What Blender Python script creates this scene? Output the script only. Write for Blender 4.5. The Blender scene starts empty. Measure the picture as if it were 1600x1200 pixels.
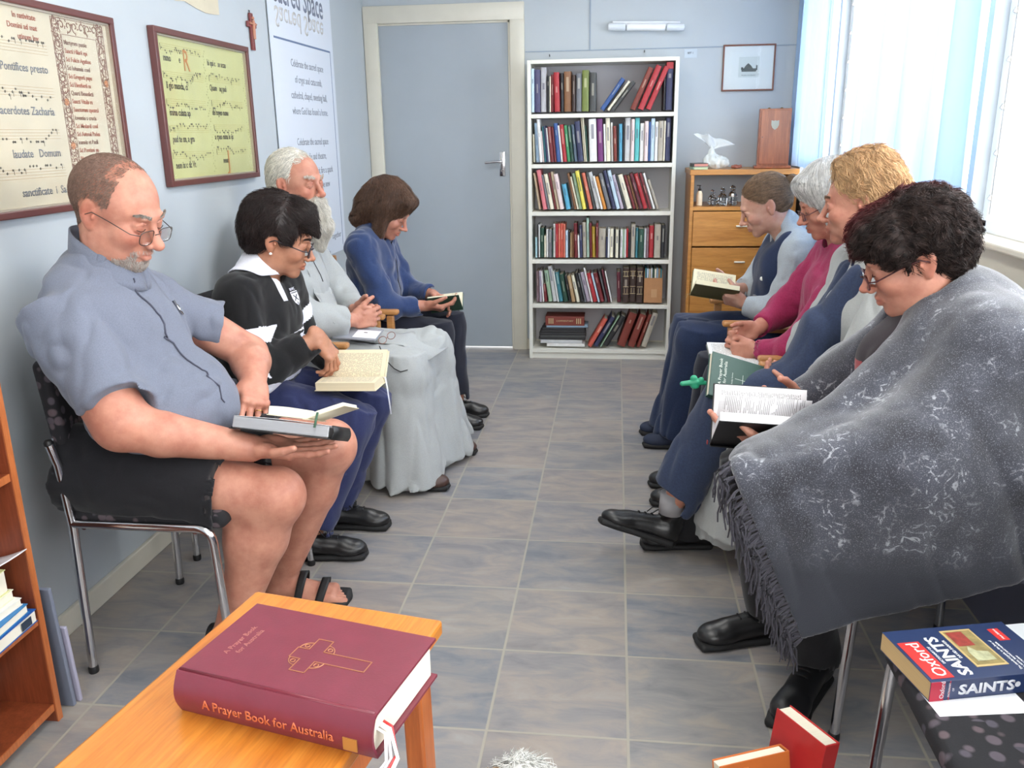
import bpy, bmesh, math, random
import numpy as np
from mathutils import Vector, Matrix, Euler

# ------------------------------------------------------------------ camera, world, lights, exposure
scene = bpy.context.scene
COL = scene.collection

def _camera():
    f, tilt, yaw, roll = 1337.7, .2829, -.1213, -.0152
    fw = Vector((math.sin(yaw) * math.cos(tilt), math.cos(yaw) * math.cos(tilt), -math.sin(tilt)))
    rt = Vector((math.cos(yaw), -math.sin(yaw), 0))
    up = rt.cross(fw)
    c, s = math.cos(roll), math.sin(roll)
    rt2 = rt * c + up * s
    up2 = rt * -s + up * c
    cd = bpy.data.cameras.new('camera')
    cd.sensor_fit = 'HORIZONTAL'
    cd.sensor_width = 36
    cd.lens = 36 * f / 1600
    cd.clip_start = .05
    co = bpy.data.objects.new('camera', cd)
    COL.objects.link(co)
    m = Matrix((rt2, up2, -fw)).transposed().to_4x4()
    m.translation = Vector((.62506, -5.12287, 1.38079))
    global PHOTO_M
    PHOTO_M = np.array(m)          # the photographer's standpoint, also used to place things measured off the photo
    co.matrix_world = m
    scene.camera = co
_camera()

scene.view_settings.view_transform = 'Standard'
scene.view_settings.look = 'None'
scene.view_settings.gamma = 1
scene.view_settings.use_curve_mapping = False
scene.view_settings.exposure = 0.22
scene.cycles.use_denoising = True
scene.cycles.max_bounces = 8
scene.cycles.diffuse_bounces = 5
scene.cycles.sample_clamp_indirect = 6

world = bpy.data.worlds.new('daylight')
scene.world = world
world.use_nodes = True
_bg = world.node_tree.nodes['Background']
_bg.inputs[0].default_value = (.95, .98, 1.0, 1)      # overcast bright sky outside the windows
_bg.inputs[1].default_value = 4.2

def area_light(name, loc, rot, sx, sy, power, color=(1, 1, 1)):
    l = bpy.data.lights.new(name, 'AREA')
    l.shape = 'RECTANGLE'
    l.size, l.size_y = sx, sy
    l.energy = power
    l.color = color
    o = bpy.data.objects.new(name, l)
    o.location = loc
    o.rotation_euler = rot
    COL.objects.link(o)
    return o
# daylight falling through the window bays of the right wall and of the wall behind the camera
WR = 1.70
area_light('daylight_side', (WR + .30, -1.85, 1.72), (0, math.radians(90), 0), 1.15, 4.2, 92, (.97, .985, 1))
area_light('daylight_side_rear', (WR + .30, -5.1, 1.72), (0, math.radians(90), 0), 1.15, 1.9, 34, (.97, .985, 1))
area_light('daylight_back', (.25, -7.05, 1.55), (math.radians(90), 0, 0), 2.4, 1.5, 52, (1, .97, .93))
# soft overhead fill added above the frame to brighten the room, no lamp seen there
area_light('overhead_fill', (.35, -3.6, 2.40), (0, 0, 0), .25, 1.3, 16, (1, .98, .95))
area_light('overhead_fill', (.35, -1.2, 2.40), (0, 0, 0), .25, 1.3, 14, (1, .98, .95))

# ------------------------------------------------------------------ materials
def s2l(c):
    c = c / 255.0
    return c / 12.92 if c <= .04045 else ((c + .055) / 1.055) ** 2.4
def rgb(r, g, b):
    return (s2l(r), s2l(g), s2l(b), 1)

_mats = {}
def nt_new(name):
    m = bpy.data.materials.new(name)
    m.use_nodes = True
    nt = m.node_tree
    b = nt.nodes['Principled BSDF']
    return m, nt, b
def N(nt, t, **kw):
    n = nt.nodes.new(t)
    for k, v in kw.items():
        if k.startswith('i_'):
            n.inputs[k[2:].replace('_', ' ')].default_value = v
        else:
            setattr(n, k, v)
    return n
def mixc(nt, fac, a, b, mode='MIX'):
    n = nt.nodes.new('ShaderNodeMix')
    n.data_type = 'RGBA'
    n.blend_type = mode
    for i, v in ((0, fac), (6, a), (7, b)):
        if hasattr(v, 'is_linked') or hasattr(v, 'links'):
            nt.links.new(v, n.inputs[i])
        else:
            n.inputs[i].default_value = v
    return n.outputs[2]
def noise_out(nt, scale, detail=4, rough=.55, coord='Object', stretch=None, dist=0.0):
    tc = nt.nodes.new('ShaderNodeTexCoord')
    src = tc.outputs[coord]
    if stretch:
        mp = nt.nodes.new('ShaderNodeMapping')
        mp.inputs['Scale'].default_value = stretch
        nt.links.new(src, mp.inputs[0])
        src = mp.outputs[0]
    n = nt.nodes.new('ShaderNodeTexNoise')
    n.inputs['Scale'].default_value = scale
    n.inputs['Detail'].default_value = detail
    n.inputs['Roughness'].default_value = rough
    n.inputs['Distortion'].default_value = dist
    nt.links.new(src, n.inputs['Vector'])
    return n.outputs['Fac']
def ramp(nt, src, stops):
    r = nt.nodes.new('ShaderNodeValToRGB')
    e = r.color_ramp.elements
    while len(e) < len(stops):
        e.new(.5)
    for k, (p, c) in enumerate(stops):
        e[k].position = p
        e[k].color = c
    nt.links.new(src, r.inputs[0])
    return r.outputs[0]
def bump(nt, b, src, strength=.3, dist=.002):
    n = nt.nodes.new('ShaderNodeBump')
    n.inputs['Strength'].default_value = strength
    n.inputs['Distance'].default_value = dist
    nt.links.new(src, n.inputs['Height'])
    nt.links.new(n.outputs[0], b.inputs['Normal'])

def mat(name, c, rough=.6, metal=0., var=.0, vscale=30, bmp=0., bscale=200, bdist=.001, spec=.5, sheen=0., alpha=1., trans=0., sss=0., coat=0., stretch=None):
    """plain procedural material: colour with a soft noise variation and an optional fine bump"""
    key = (name,) + tuple(c)
    if key in _mats:
        return _mats[key]
    m, nt, b = nt_new(name)
    col = rgb(*c)
    b.inputs['Base Color'].default_value = col
    b.inputs['Roughness'].default_value = rough
    b.inputs['Metallic'].default_value = metal
    b.inputs['Specular IOR Level'].default_value = spec
    if sheen:
        b.inputs['Sheen Weight'].default_value = sheen
    if coat:
        b.inputs['Coat Weight'].default_value = coat
        b.inputs['Coat Roughness'].default_value = .15
    if trans:
        b.inputs['Transmission Weight'].default_value = trans
    if alpha < 1:
        b.inputs['Alpha'].default_value = alpha
    if sss:
        b.inputs['Subsurface Weight'].default_value = sss
        b.inputs['Subsurface Scale'].default_value = .01
    if var:
        n = noise_out(nt, vscale, stretch=stretch)
        lo = tuple(max(0, x * (1 - var)) for x in col[:3]) + (1,)
        hi = tuple(min(1, x * (1 + var)) for x in col[:3]) + (1,)
        nt.links.new(ramp(nt, n, [(.3, lo), (.7, hi)]), b.inputs['Base Color'])
    if bmp:
        bump(nt, b, noise_out(nt, bscale, 3, stretch=stretch), bmp, bdist)
    _mats[key] = m
    return m

def wood(name, dark, light, scale=6, axis='x', rough=.35, coat=.2):
    key = (name, 'wood')
    if key in _mats:
        return _mats[key]
    m, nt, b = nt_new(name)
    st = {'x': (1, 14, 14), 'y': (14, 1, 14), 'z': (14, 14, 1)}[axis]
    n1 = noise_out(nt, scale, 5, .6, stretch=st, dist=.6)
    n2 = noise_out(nt, scale * 5, 3, .7, stretch=st)
    c1 = ramp(nt, n1, [(.3, rgb(*dark)), (.68, rgb(*light))])
    c2 = ramp(nt, n2, [(.35, (.82, .8, .78, 1)), (.6, (1, 1, 1, 1))])
    nt.links.new(mixc(nt, 1., c1, c2, 'MULTIPLY'), b.inputs['Base Color'])
    b.inputs['Roughness'].default_value = rough
    b.inputs['Coat Weight'].default_value = coat
    b.inputs['Coat Roughness'].default_value = .25
    bump(nt, b, n2, .08, .001)
    _mats[key] = m
    return m

def floor_material():
    m, nt, b = nt_new('vinyl_tile_floor')
    T = .33907
    tc = N(nt, 'ShaderNodeTexCoord')
    mp = N(nt, 'ShaderNodeMapping')
    mp.inputs['Scale'].default_value = (1 / T, 1 / T, 1)
    mp.inputs['Location'].default_value = (40, 40, 0)
    nt.links.new(tc.outputs['Object'], mp.inputs[0])
    sep = N(nt, 'ShaderNodeSeparateXYZ')
    nt.links.new(mp.outputs[0], sep.inputs[0])
    def M(op, a, b_=None):
        n = N(nt, 'ShaderNodeMath', operation=op)
        for i, v in enumerate((a, b_)):
            if v is None:
                continue
            if isinstance(v, (int, float)):
                n.inputs[i].default_value = v
            else:
                nt.links.new(v, n.inputs[i])
        return n.outputs[0]
    fx, fy = M('FRACT', sep.outputs[0]), M('FRACT', sep.outputs[1])
    ix, iy = M('FLOOR', sep.outputs[0]), M('FLOOR', sep.outputs[1])
    dx = M('MINIMUM', fx, M('SUBTRACT', 1.0, fx))
    dy = M('MINIMUM', fy, M('SUBTRACT', 1.0, fy))
    d = M('MINIMUM', dx, dy)
    cmb = N(nt, 'ShaderNodeCombineXYZ')
    nt.links.new(ix, cmb.inputs[0]); nt.links.new(iy, cmb.inputs[1])
    wn = N(nt, 'ShaderNodeTexWhiteNoise', noise_dimensions='3D')
    nt.links.new(cmb.outputs[0], wn.inputs['Vector'])
    base = ramp(nt, wn.outputs['Value'], [(0, rgb(112, 118, 130)), (.3, rgb(142, 138, 136)), (.55, rgb(160, 145, 136)), (.8, rgb(120, 126, 138)), (1., rgb(148, 142, 136))])
    # streaky stone clouds, shifted tile by tile
    off = N(nt, 'ShaderNodeVectorMath', operation='SCALE')
    off.inputs['Scale'].default_value = 7.3
    nt.links.new(wn.outputs['Color'], off.inputs[0])
    add = N(nt, 'ShaderNodeVectorMath', operation='ADD')
    nt.links.new(tc.outputs['Object'], add.inputs[0]); nt.links.new(off.outputs[0], add.inputs[1])
    mp2 = N(nt, 'ShaderNodeMapping')
    mp2.inputs['Scale'].default_value = (1, 2.6, 1)
    nt.links.new(add.outputs[0], mp2.inputs[0])
    n1 = N(nt, 'ShaderNodeTexNoise')
    n1.inputs['Scale'].default_value = 5.5; n1.inputs['Detail'].default_value = 7; n1.inputs['Roughness'].default_value = .62; n1.inputs['Distortion'].default_value = .5
    nt.links.new(mp2.outputs[0], n1.inputs['Vector'])
    cloud = ramp(nt, n1.outputs['Fac'], [(.30, rgb(104, 107, 114)), (.46, rgb(134, 133, 134)), (.58, rgb(158, 148, 138)), (.72, rgb(168, 163, 156))])
    c = mixc(nt, .62, base, cloud)
    g = N(nt, 'ShaderNodeMapRange', interpolation_type='SMOOTHSTEP')
    g.inputs['From Min'].default_value = .006; g.inputs['From Max'].default_value = .014
    nt.links.new(d, g.inputs['Value'])
    c2 = mixc(nt, g.outputs[0], rgb(162, 156, 144), c)
    nt.links.new(c2, b.inputs['Base Color'])
    b.inputs['Roughness'].default_value = .38
    b.inputs['Specular IOR Level'].default_value = .4
    hgt = M('ADD', M('MULTIPLY', g.outputs[0], .6), M('MULTIPLY', n1.outputs['Fac'], .5))
    bump(nt, b, hgt, .25, .002)
    return m

def M_skin(name, tone, blotch):
    key = (name, 'skin')
    if key in _mats:
        return _mats[key]
    m, nt, b = nt_new(name)
    n = noise_out(nt, 22, 4, .6)
    base = ramp(nt, n, [(.32, rgb(*blotch)), (.66, rgb(*tone))])
    at = N(nt, 'ShaderNodeAttribute', attribute_name='tint')
    c = mixc(nt, 1., base, at.outputs['Color'], 'MULTIPLY')
    nt.links.new(c, b.inputs['Base Color'])
    b.inputs['Roughness'].default_value = .48
    b.inputs['Specular IOR Level'].default_value = .4
    b.inputs['Subsurface Weight'].default_value = .12
    b.inputs['Subsurface Scale'].default_value = .012
    b.inputs['Subsurface Radius'].default_value = (1, .35, .2)
    bump(nt, b, noise_out(nt, 260, 3), .25, .0008)
    _mats[key] = m
    return m

def fabric(name, c, weave=900, var=.1, rough=.9, wr=.25, wscale=14, wdist=.006, stretch=None, sheen=.15, mottle=None):
    """cloth: fine weave bump and larger soft creases"""
    key = (name, 'fabric') + tuple(c)
    if key in _mats:
        return _mats[key]
    m, nt, b = nt_new(name)
    col = rgb(*c)
    n0 = noise_out(nt, weave / 3, 2, .6)
    lo = tuple(x * (1 - var) for x in col[:3]) + (1,)
    hi = tuple(min(1, x * (1 + var)) for x in col[:3]) + (1,)
    base = ramp(nt, n0, [(.3, lo), (.7, hi)])
    if mottle:
        mc, sc, lo_, hi_ = mottle
        base = mixc(nt, ramp(nt, noise_out(nt, sc, 4, .7), [(lo_, (0, 0, 0, 1)), (hi_, (1, 1, 1, 1))]), base, rgb(*mc))
    nt.links.new(base, b.inputs['Base Color'])
    b.inputs['Roughness'].default_value = rough
    b.inputs['Specular IOR Level'].default_value = .25
    b.inputs['Sheen Weight'].default_value = sheen
    b1 = N(nt, 'ShaderNodeBump')
    b1.inputs['Strength'].default_value = wr; b1.inputs['Distance'].default_value = wdist
    nt.links.new(noise_out(nt, wscale, 3, .5, stretch=stretch, dist=.8), b1.inputs['Height'])
    b2 = N(nt, 'ShaderNodeBump')
    b2.inputs['Strength'].default_value = .35; b2.inputs['Distance'].default_value = .0008
    nt.links.new(noise_out(nt, weave, 2, .6), b2.inputs['Height'])
    nt.links.new(b1.outputs[0], b2.inputs['Normal'])
    nt.links.new(b2.outputs[0], b.inputs['Normal'])
    _mats[key] = m
    return m

# ------------------------------------------------------------------ object helpers
def tag(o, label=None, cat=None, group=None, kind=None):
    if label: o['label'] = label
    if cat: o['category'] = cat
    if group: o['group'] = group
    if kind: o['kind'] = kind
    return o
def thing(name, label, cat, loc=(0, 0, 0), rotz=0., group=None):
    o = bpy.data.objects.new(name, None)
    o.empty_display_size = .1
    COL.objects.link(o)
    o.location = loc
    o.rotation_euler = (0, 0, rotz)
    return tag(o, label, cat, group)

class MB:
    """collects shapes into one mesh"""
    def __init__(self):
        self.bm = bmesh.new()
    def _xf(self, vs, M):
        if M is not None:
            for v in vs:
                v.co = M @ v.co
    def box(self, c, s, rot=None, bev=0., seg=2, M=None):
        """c centre, s full size, rot euler"""
        b = bmesh.new()
        bmesh.ops.create_cube(b, size=1)
        for v in b.verts:
            v.co = Vector((v.co.x * s[0], v.co.y * s[1], v.co.z * s[2]))
        if bev > 0:
            bev = min(bev, min(s) * .49)
            bmesh.ops.bevel(b, geom=b.edges[:], offset=bev, segments=seg, profile=.5, affect='EDGES')
        X = Matrix.Translation(Vector(c))
        if rot is not None:
            X = X @ (rot.to_4x4() if isinstance(rot, Matrix) else Euler(rot).to_matrix().to_4x4())
        if M is not None:
            X = M @ X
        self._add(b, X)
        return self
    def _add(self, b, X=None):
        if X is not None:
            bmesh.ops.transform(b, matrix=X, verts=b.verts)
        me = bpy.data.meshes.new('tmp')
        b.to_mesh(me)
        b.free()
        self.bm.from_mesh(me)
        bpy.data.meshes.remove(me)
    def tube(self, pts, r, seg=10, cap=True, radii=None, flat=None):
        pts = [Vector(p) for p in pts]
        n = len(pts)
        if n < 2: return self
        rings = []
        t0 = (pts[1] - pts[0]).normalized()
        ref = Vector((0, 0, 1)) if abs(t0.z) < .9 else Vector((1, 0, 0))
        u = t0.cross(ref).normalized()
        for i, p in enumerate(pts):
            a = pts[max(i - 1, 0)]; c = pts[min(i + 1, n - 1)]
            t = (c - a)
            if t.length < 1e-9: t = t0
            t.normalize()
            u = (u - t * u.dot(t))
            if u.length < 1e-6: u = t.orthogonal()
            u.normalize()
            w = t.cross(u)
            rr = radii[i] if radii else r
            fl = flat if flat else 1.
            rings.append([self.bm.verts.new(p + (u * math.cos(2 * math.pi * k / seg) + w * math.sin(2 * math.pi * k / seg) * fl) * rr) for k in range(seg)])
        for i in range(n - 1):
            for k in range(seg):
                self.bm.faces.new((rings[i][k], rings[i][(k + 1) % seg], rings[i + 1][(k + 1) % seg], rings[i + 1][k]))
        if cap:
            self.bm.faces.new(rings[0][::-1]); self.bm.faces.new(rings[-1])
        return self
    def lathe(self, prof, seg=20, M=None):
        rings = []
        for r, z in prof:
            rings.append([self.bm.verts.new(Vector((r * math.cos(2 * math.pi * k / seg), r * math.sin(2 * math.pi * k / seg), z))) for k in range(seg)])
        for i in range(len(rings) - 1):
            for k in range(seg):
                self.bm.faces.new((rings[i][k], rings[i][(k + 1) % seg], rings[i + 1][(k + 1) % seg], rings[i + 1][k]))
        self.bm.faces.new(rings[0][::-1]); self.bm.faces.new(rings[-1])
        self._xf([v for R in rings for v in R], M)
        return self
    def prism(self, pts, depth, M=None):
        """2D outline in xy extruded along z"""
        a = [self.bm.verts.new(Vector((x, y, 0))) for x, y in pts]
        b = [self.bm.verts.new(Vector((x, y, depth))) for x, y in pts]
        n = len(pts)
        self.bm.faces.new(a[::-1]); self.bm.faces.new(b)
        for k in range(n):
            self.bm.faces.new((a[k], a[(k + 1) % n], b[(k + 1) % n], b[k]))
        self._xf(a + b, M)
        return self
    def grid(self, fn, nu, nv, thick=0.):
        """surface fn(u,v) -> Vector, given a thickness along its own normal"""
        P = [[Vector(fn(i / nu, j / nv)) for j in range(nv + 1)] for i in range(nu + 1)]
        top = [[self.bm.verts.new(P[i][j]) for j in range(nv + 1)] for i in range(nu + 1)]
        if thick:
            low = []
            for i in range(nu + 1):
                row = []
                for j in range(nv + 1):
                    a = P[min(i + 1, nu)][j] - P[max(i - 1, 0)][j]
                    b = P[i][min(j + 1, nv)] - P[i][max(j - 1, 0)]
                    nn = a.cross(b)
                    nn = nn.normalized() if nn.length > 1e-12 else Vector((0, 0, 1))
                    row.append(self.bm.verts.new(P[i][j] - nn * thick))
                low.append(row)
        for i in range(nu):
            for j in range(nv):
                self.bm.faces.new((top[i][j], top[i + 1][j], top[i + 1][j + 1], top[i][j + 1]))
                if thick:
                    self.bm.faces.new((low[i][j + 1], low[i + 1][j + 1], low[i + 1][j], low[i][j]))
        if thick:
            for i in range(nu):
                self.bm.faces.new((top[i + 1][0], top[i][0], low[i][0], low[i + 1][0]))
                self.bm.faces.new((top[i][nv], top[i + 1][nv], low[i + 1][nv], low[i][nv]))
            for j in range(nv):
                self.bm.faces.new((top[0][j], top[0][j + 1], low[0][j + 1], low[0][j]))
                self.bm.faces.new((top[nu][j + 1], top[nu][j], low[nu][j], low[nu][j + 1]))
        return self
    def build(self, name, m, parent=None, smooth=False, loc=None, rot=None, world=False):
        bmesh.ops.recalc_face_normals(self.bm, faces=self.bm.faces)
        me = bpy.data.meshes.new(name)
        self.bm.to_mesh(me)
        self.bm.free()
        for mm in (m if isinstance(m, (list, tuple)) else [m]):
            me.materials.append(mm)
        if smooth:
            me.shade_smooth()
            if smooth != 'all':
                me.set_sharp_from_angle(angle=math.radians(38))
        o = bpy.data.objects.new(name, me)
        COL.objects.link(o)
        if parent is not None:
            o.parent = parent
            if world:            # vertices were given in world space
                pm = Matrix.LocRotScale(parent.location, parent.rotation_euler, None)
                me.transform(pm.inverted())
        if loc is not None: o.location = loc
        if rot is not None: o.rotation_euler = rot
        return o

def recentre(o):
    """move a top-level mesh's origin to the base of its bounding box"""
    me = o.data
    co = np.empty(len(me.vertices) * 3, 'f'); me.vertices.foreach_get('co', co); co = co.reshape(-1, 3)
    c = Vector(((co[:, 0].min() + co[:, 0].max()) / 2, (co[:, 1].min() + co[:, 1].max()) / 2, co[:, 2].min()))
    me.transform(Matrix.Translation(-c))
    o.location = o.location + c
    return o

def plane_M(o, x, y):
    x = Vector(x).normalized(); y = Vector(y); y = (y - x * y.dot(x)).normalized(); z = x.cross(y)
    m = Matrix((x, y, z)).transposed().to_4x4(); m.translation = Vector(o)
    return m
_fontcache = {}
def text_into(mb, s, size, M, align='LEFT', depth=.0006, sx=1., bold=0.):
    """lettering, written with its baseline at M's origin along M's x axis"""
    key = (s, align, bold)
    if key not in _fontcache:
        cu = bpy.data.curves.new('t', 'FONT')
        cu.body = s; cu.size = 1; cu.align_x = align; cu.resolution_u = 2; cu.offset = bold
        ob = bpy.data.objects.new('t', cu)
        COL.objects.link(ob)
        dg = bpy.context.evaluated_depsgraph_get()
        me = bpy.data.meshes.new_from_object(ob.evaluated_get(dg))
        bpy.data.objects.remove(ob); bpy.data.curves.remove(cu)
        _fontcache[key] = me
    me = _fontcache[key]
    b = bmesh.new(); b.from_mesh(me)
    if len(b.faces):
        r = bmesh.ops.extrude_face_region(b, geom=b.faces[:])
        for v in [g for g in r['geom'] if isinstance(g, bmesh.types.BMVert)]:
            v.co.z += 1.
        bmesh.ops.transform(b, matrix=M @ Matrix.Diagonal((size * sx, size, depth, 1)), verts=b.verts)
        mb._add(b)
    else:
        b.free()
ORD = 'first second third fourth fifth sixth seventh eighth ninth tenth eleventh twelfth thirteenth fourteenth fifteenth sixteenth seventeenth eighteenth nineteenth twentieth'.split()
_T = {20: 'twenty', 30: 'thirty', 40: 'forty'}
def ordinal(n):
    if n <= 20: return ORD[n - 1]
    t, u = n // 10 * 10, n % 10
    return _T[t] + '-' + ORD[u - 1] if u else _T[t][:-1] + 'ieth'
# ------------------------------------------------------------------ the room
XL, YF, YB, ZC = -.945, .444, -7.0, 2.42
m_wall = mat('pale_blue_wall_paint', (184, 191, 196), rough=.55, var=.02, vscale=3, bmp=.06, bscale=180, bdist=.001)
m_wall_dk = mat('slate_blue_wall_paint', (104, 108, 128), rough=.6, var=.02, vscale=4)
m_cream = mat('cream_gloss_trim', (216, 211, 196), rough=.35, var=.03, vscale=8)
m_door = mat('grey_blue_door_paint', (166, 174, 181), rough=.4, var=.02, vscale=5, bmp=.05, bscale=120)
m_white = mat('white_laminate', (225, 224, 214), rough=.4, var=.02, vscale=6)
m_ceil = mat('white_ceiling', (235, 235, 230), rough=.8, var=.01)
m_chrome = mat('chrome', (205, 205, 208), rough=.16, metal=1.)
m_dark = mat('dark_gap', (60, 62, 66), rough=.8)
def struct(name, mb, m, parent=None, smooth=False):
    o = mb.build(name, m, parent, smooth)
    if parent is None: o['kind'] = 'structure'
    return o

struct('floor', MB().box(((XL + WR) / 2, (YF + YB) / 2, -.05), (WR - XL + .2, YF - YB + .2, .1)), floor_material())
struct('ceiling', MB().box(((XL + WR) / 2, (YF + YB) / 2, ZC + .04), (WR - XL + .2, YF - YB + .2, .08)), m_ceil)
struct('wall_left', MB().box((XL - .05, (YF + YB) / 2, ZC / 2), (.1, YF - YB, ZC)), m_wall)
# far wall with the doorway left open
DX0, DX1, DZ = -.885, -.03, 2.052
mb = MB()
mb.box(((XL + DX0) / 2 - .05, YF + .05, ZC / 2), (DX0 - XL + .1, .1, ZC))
mb.box(((DX1 + WR) / 2 + .05, YF + .05, ZC / 2), (WR - DX1 + .1, .1, ZC))
mb.box(((DX0 + DX1) / 2, YF + .05, (DZ + ZC) / 2), (DX1 - DX0, .1, ZC - DZ))
struct('wall_far', mb, m_wall)
# wall behind the camera, with its window opening
mb = MB()
mb.box((-.45, YB - .05, ZC / 2), (1.0, .1, ZC)).box((1.55, YB - .05, ZC / 2), (.3, .1, ZC))
mb.box((.73, YB - .05, .4), (1.36, .1, .8)).box((.73, YB - .05, 2.35), (1.36, .1, .14))
struct('wall_rear', mb, m_wall)
# right wall: low slate-blue dado, window band above it between posts
SILL, HEAD = 1.03, 2.24
WY = [(.24, -.43), (-.47, -2.27), (-2.31, -3.9), (-4.2, -5.9)]     # window bays (y from, to)
mb = MB()
mb.box((WR + .06, (YF + YB) / 2, .46), (.12, YF - YB, .92))
struct('wall_right', mb, m_wall_dk)
mb = MB()
mb.box((WR + .06, (YF + YB) / 2, (HEAD + ZC) / 2), (.12, YF - YB, ZC - HEAD))
ys = [YF] + [y for a in WY for y in a] + [YB]
for a, b in zip(ys[::2], ys[1::2]):
    mb.box((WR + .06, (a + b) / 2, (SILL + HEAD) / 2), (.12, a - b, HEAD - SILL))
struct('wall_right_upper', mb, m_wall)
struct('trim_1', MB().box((WR + .05, (YF + YB) / 2, .99), (.10, YF - YB, .14), bev=.006).box((WR + .03, (YF + YB) / 2, 1.065), (.14, YF - YB, .022), bev=.006), m_cream)
m_alu = mat('white_window_frame', (232, 234, 236), rough=.35)
m_glass = mat('window_glass', (235, 242, 246), rough=.02, trans=1., alpha=.25)
for k, (a, b) in enumerate(WY):
    w = thing('window_%d' % (k + 1), 'white framed window bay', 'window'); del w['label']; del w['category']; w['kind'] = 'structure'
    mb = MB()
    for z in (1.095, HEAD - .02): mb.box((WR + .07, (a + b) / 2, z), (.06, a - b, .04), bev=.004)
    for y in (a - .02, b + .02, (a + b) / 2): mb.box((WR + .07, y, (1.09 + HEAD) / 2), (.06, .04, HEAD - 1.09), bev=.004)
    mb.build('window_frame', m_alu, w)
    # louvre blade clips down the jambs (the toothed line seen beside the curtains)
    mb = MB()
    for y in (a - .048, b + .048):
        mb.box((WR + .045, y, (1.12 + HEAD) / 2), (.006, .008, HEAD - 1.14))
        for i in range(8): mb.box((WR + .040, y + .004, 1.18 + i * .13), (.012, .010, .016), rot=(0, .5, 0), bev=.002)
    mb.build('louvre_clips', mat('grey_louvre_clip', (178, 176, 172), rough=.4), w)
    mb = MB()
    mb.box((WR + .09, (a + b) / 2, (1.1 + HEAD) / 2), (.004, a - b - .06, HEAD - 1.14))
    mb.build('pane', m_glass, w)
# baseboards
mb = MB().box((XL + .008, (YF + YB) / 2, .036), (.016, YF - YB, .072), bev=.004)
struct('baseboard_left', mb, m_cream)
mb = MB().box(((.055 + WR) / 2, YF - .008, .036), (WR - .055, .016, .072), bev=.004)
struct('baseboard_far', mb, m_cream)
# picture-rail joint lines on the far wall
struct('trim_2', MB().box(((.06 + WR) / 2, YF - .002, 1.868), (WR - .06, .004, .006)).box((.453, YF - .003, (1.868 + ZC) / 2), (.008, .006, ZC - 1.868)), mat('wall_joint_line_paint', (150, 163, 178), rough=.6))
for x, z in ((.21, 1.84), (.78, 1.85)):
    tag(recentre(MB().tube([(x, YF, z), (x, YF - .02, z - .003), (x, YF - .026, z + .008)], .0025, 6).build('wall_hook', m_dark)),
        'small dark hook on the far wall above the %s end of the bookcase' % ('left' if x < .5 else 'right'), 'hook')
o = MB().box((1.055, YF - .002, 1.835), (.075, .003, .05)).build('notice_slip', mat('pale_paper', (196, 206, 214), rough=.7)); recentre(o)
mb = MB(); text_into(mb, 'SET 1', .016, plane_M((-.02, -.0035, .022), (1, 0, 0), (0, 0, 1)))
mb.build('lettering', m_dark, o)
tag(o, 'small paper label with faint letters on far wall right of bookcase top', 'label')

# door_1: frame, leaf, handle, hinges
d = thing('door_1', 'x', 'door', (0, YF, 0)); del d['label']; del d['category']; d['kind'] = 'structure'
mb = MB()
fw_ = .062
mb.box((DX0 - .013, -.012, 1.03), (fw_ + .026, .03, 2.06), bev=.003)
mb.box((DX1 + .042, -.012, 1.03), (fw_ + .026, .03, 2.06), bev=.003)
mb.box(((DX0 + DX1) / 2 + .0145, -.012, 2.1005), (DX1 - DX0 + .143, .031, .10), bev=.003)
mb.box((DX0 + .008, .03, 1.03), (.016, .06, 2.06)).box((DX1 - .008, .03, 1.03), (.016, .06, 2.06)).box(((DX0 + DX1) / 2, .03, 2.048), (DX1 - DX0, .06, .016))
mb.build('door_frame', m_cream, d, smooth=True)
dl = MB().box(((DX0 + DX1) / 2, .03, 1.026), (DX1 - DX0 - .038, .036, 2.032), bev=.002).build('door_leaf', m_door, d)
mb = MB()
mb.box((-.095, .008, 1.205), (.036, .006, .15), bev=.002)
mb.tube([(-.095, .01, 1.22), (-.095, -.035, 1.22)], .008, 10)
mb.tube([(-.095, -.035, 1.22), (-.12, -.038, 1.222), (-.20, -.036, 1.214)], .0085, 10)
mb.lathe([(.009, 0), (.009, .01)], 10, Matrix.Translation((-.095, .005, 1.165)) @ Matrix.Rotation(math.pi / 2, 4, 'X'))
mb.build('door_handle', m_chrome, dl, smooth=True)
for z in (1.83, .25):
    MB().box((DX0 + .018, .008, z), (.02, .012, .1), bev=.003).tube([(DX0 + .02, .002, z - .055), (DX0 + .02, .002, z + .055)], .006, 8).build('hinge', mat('painted_hinge', (165, 168, 168), rough=.4, metal=.4), dl)

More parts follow.
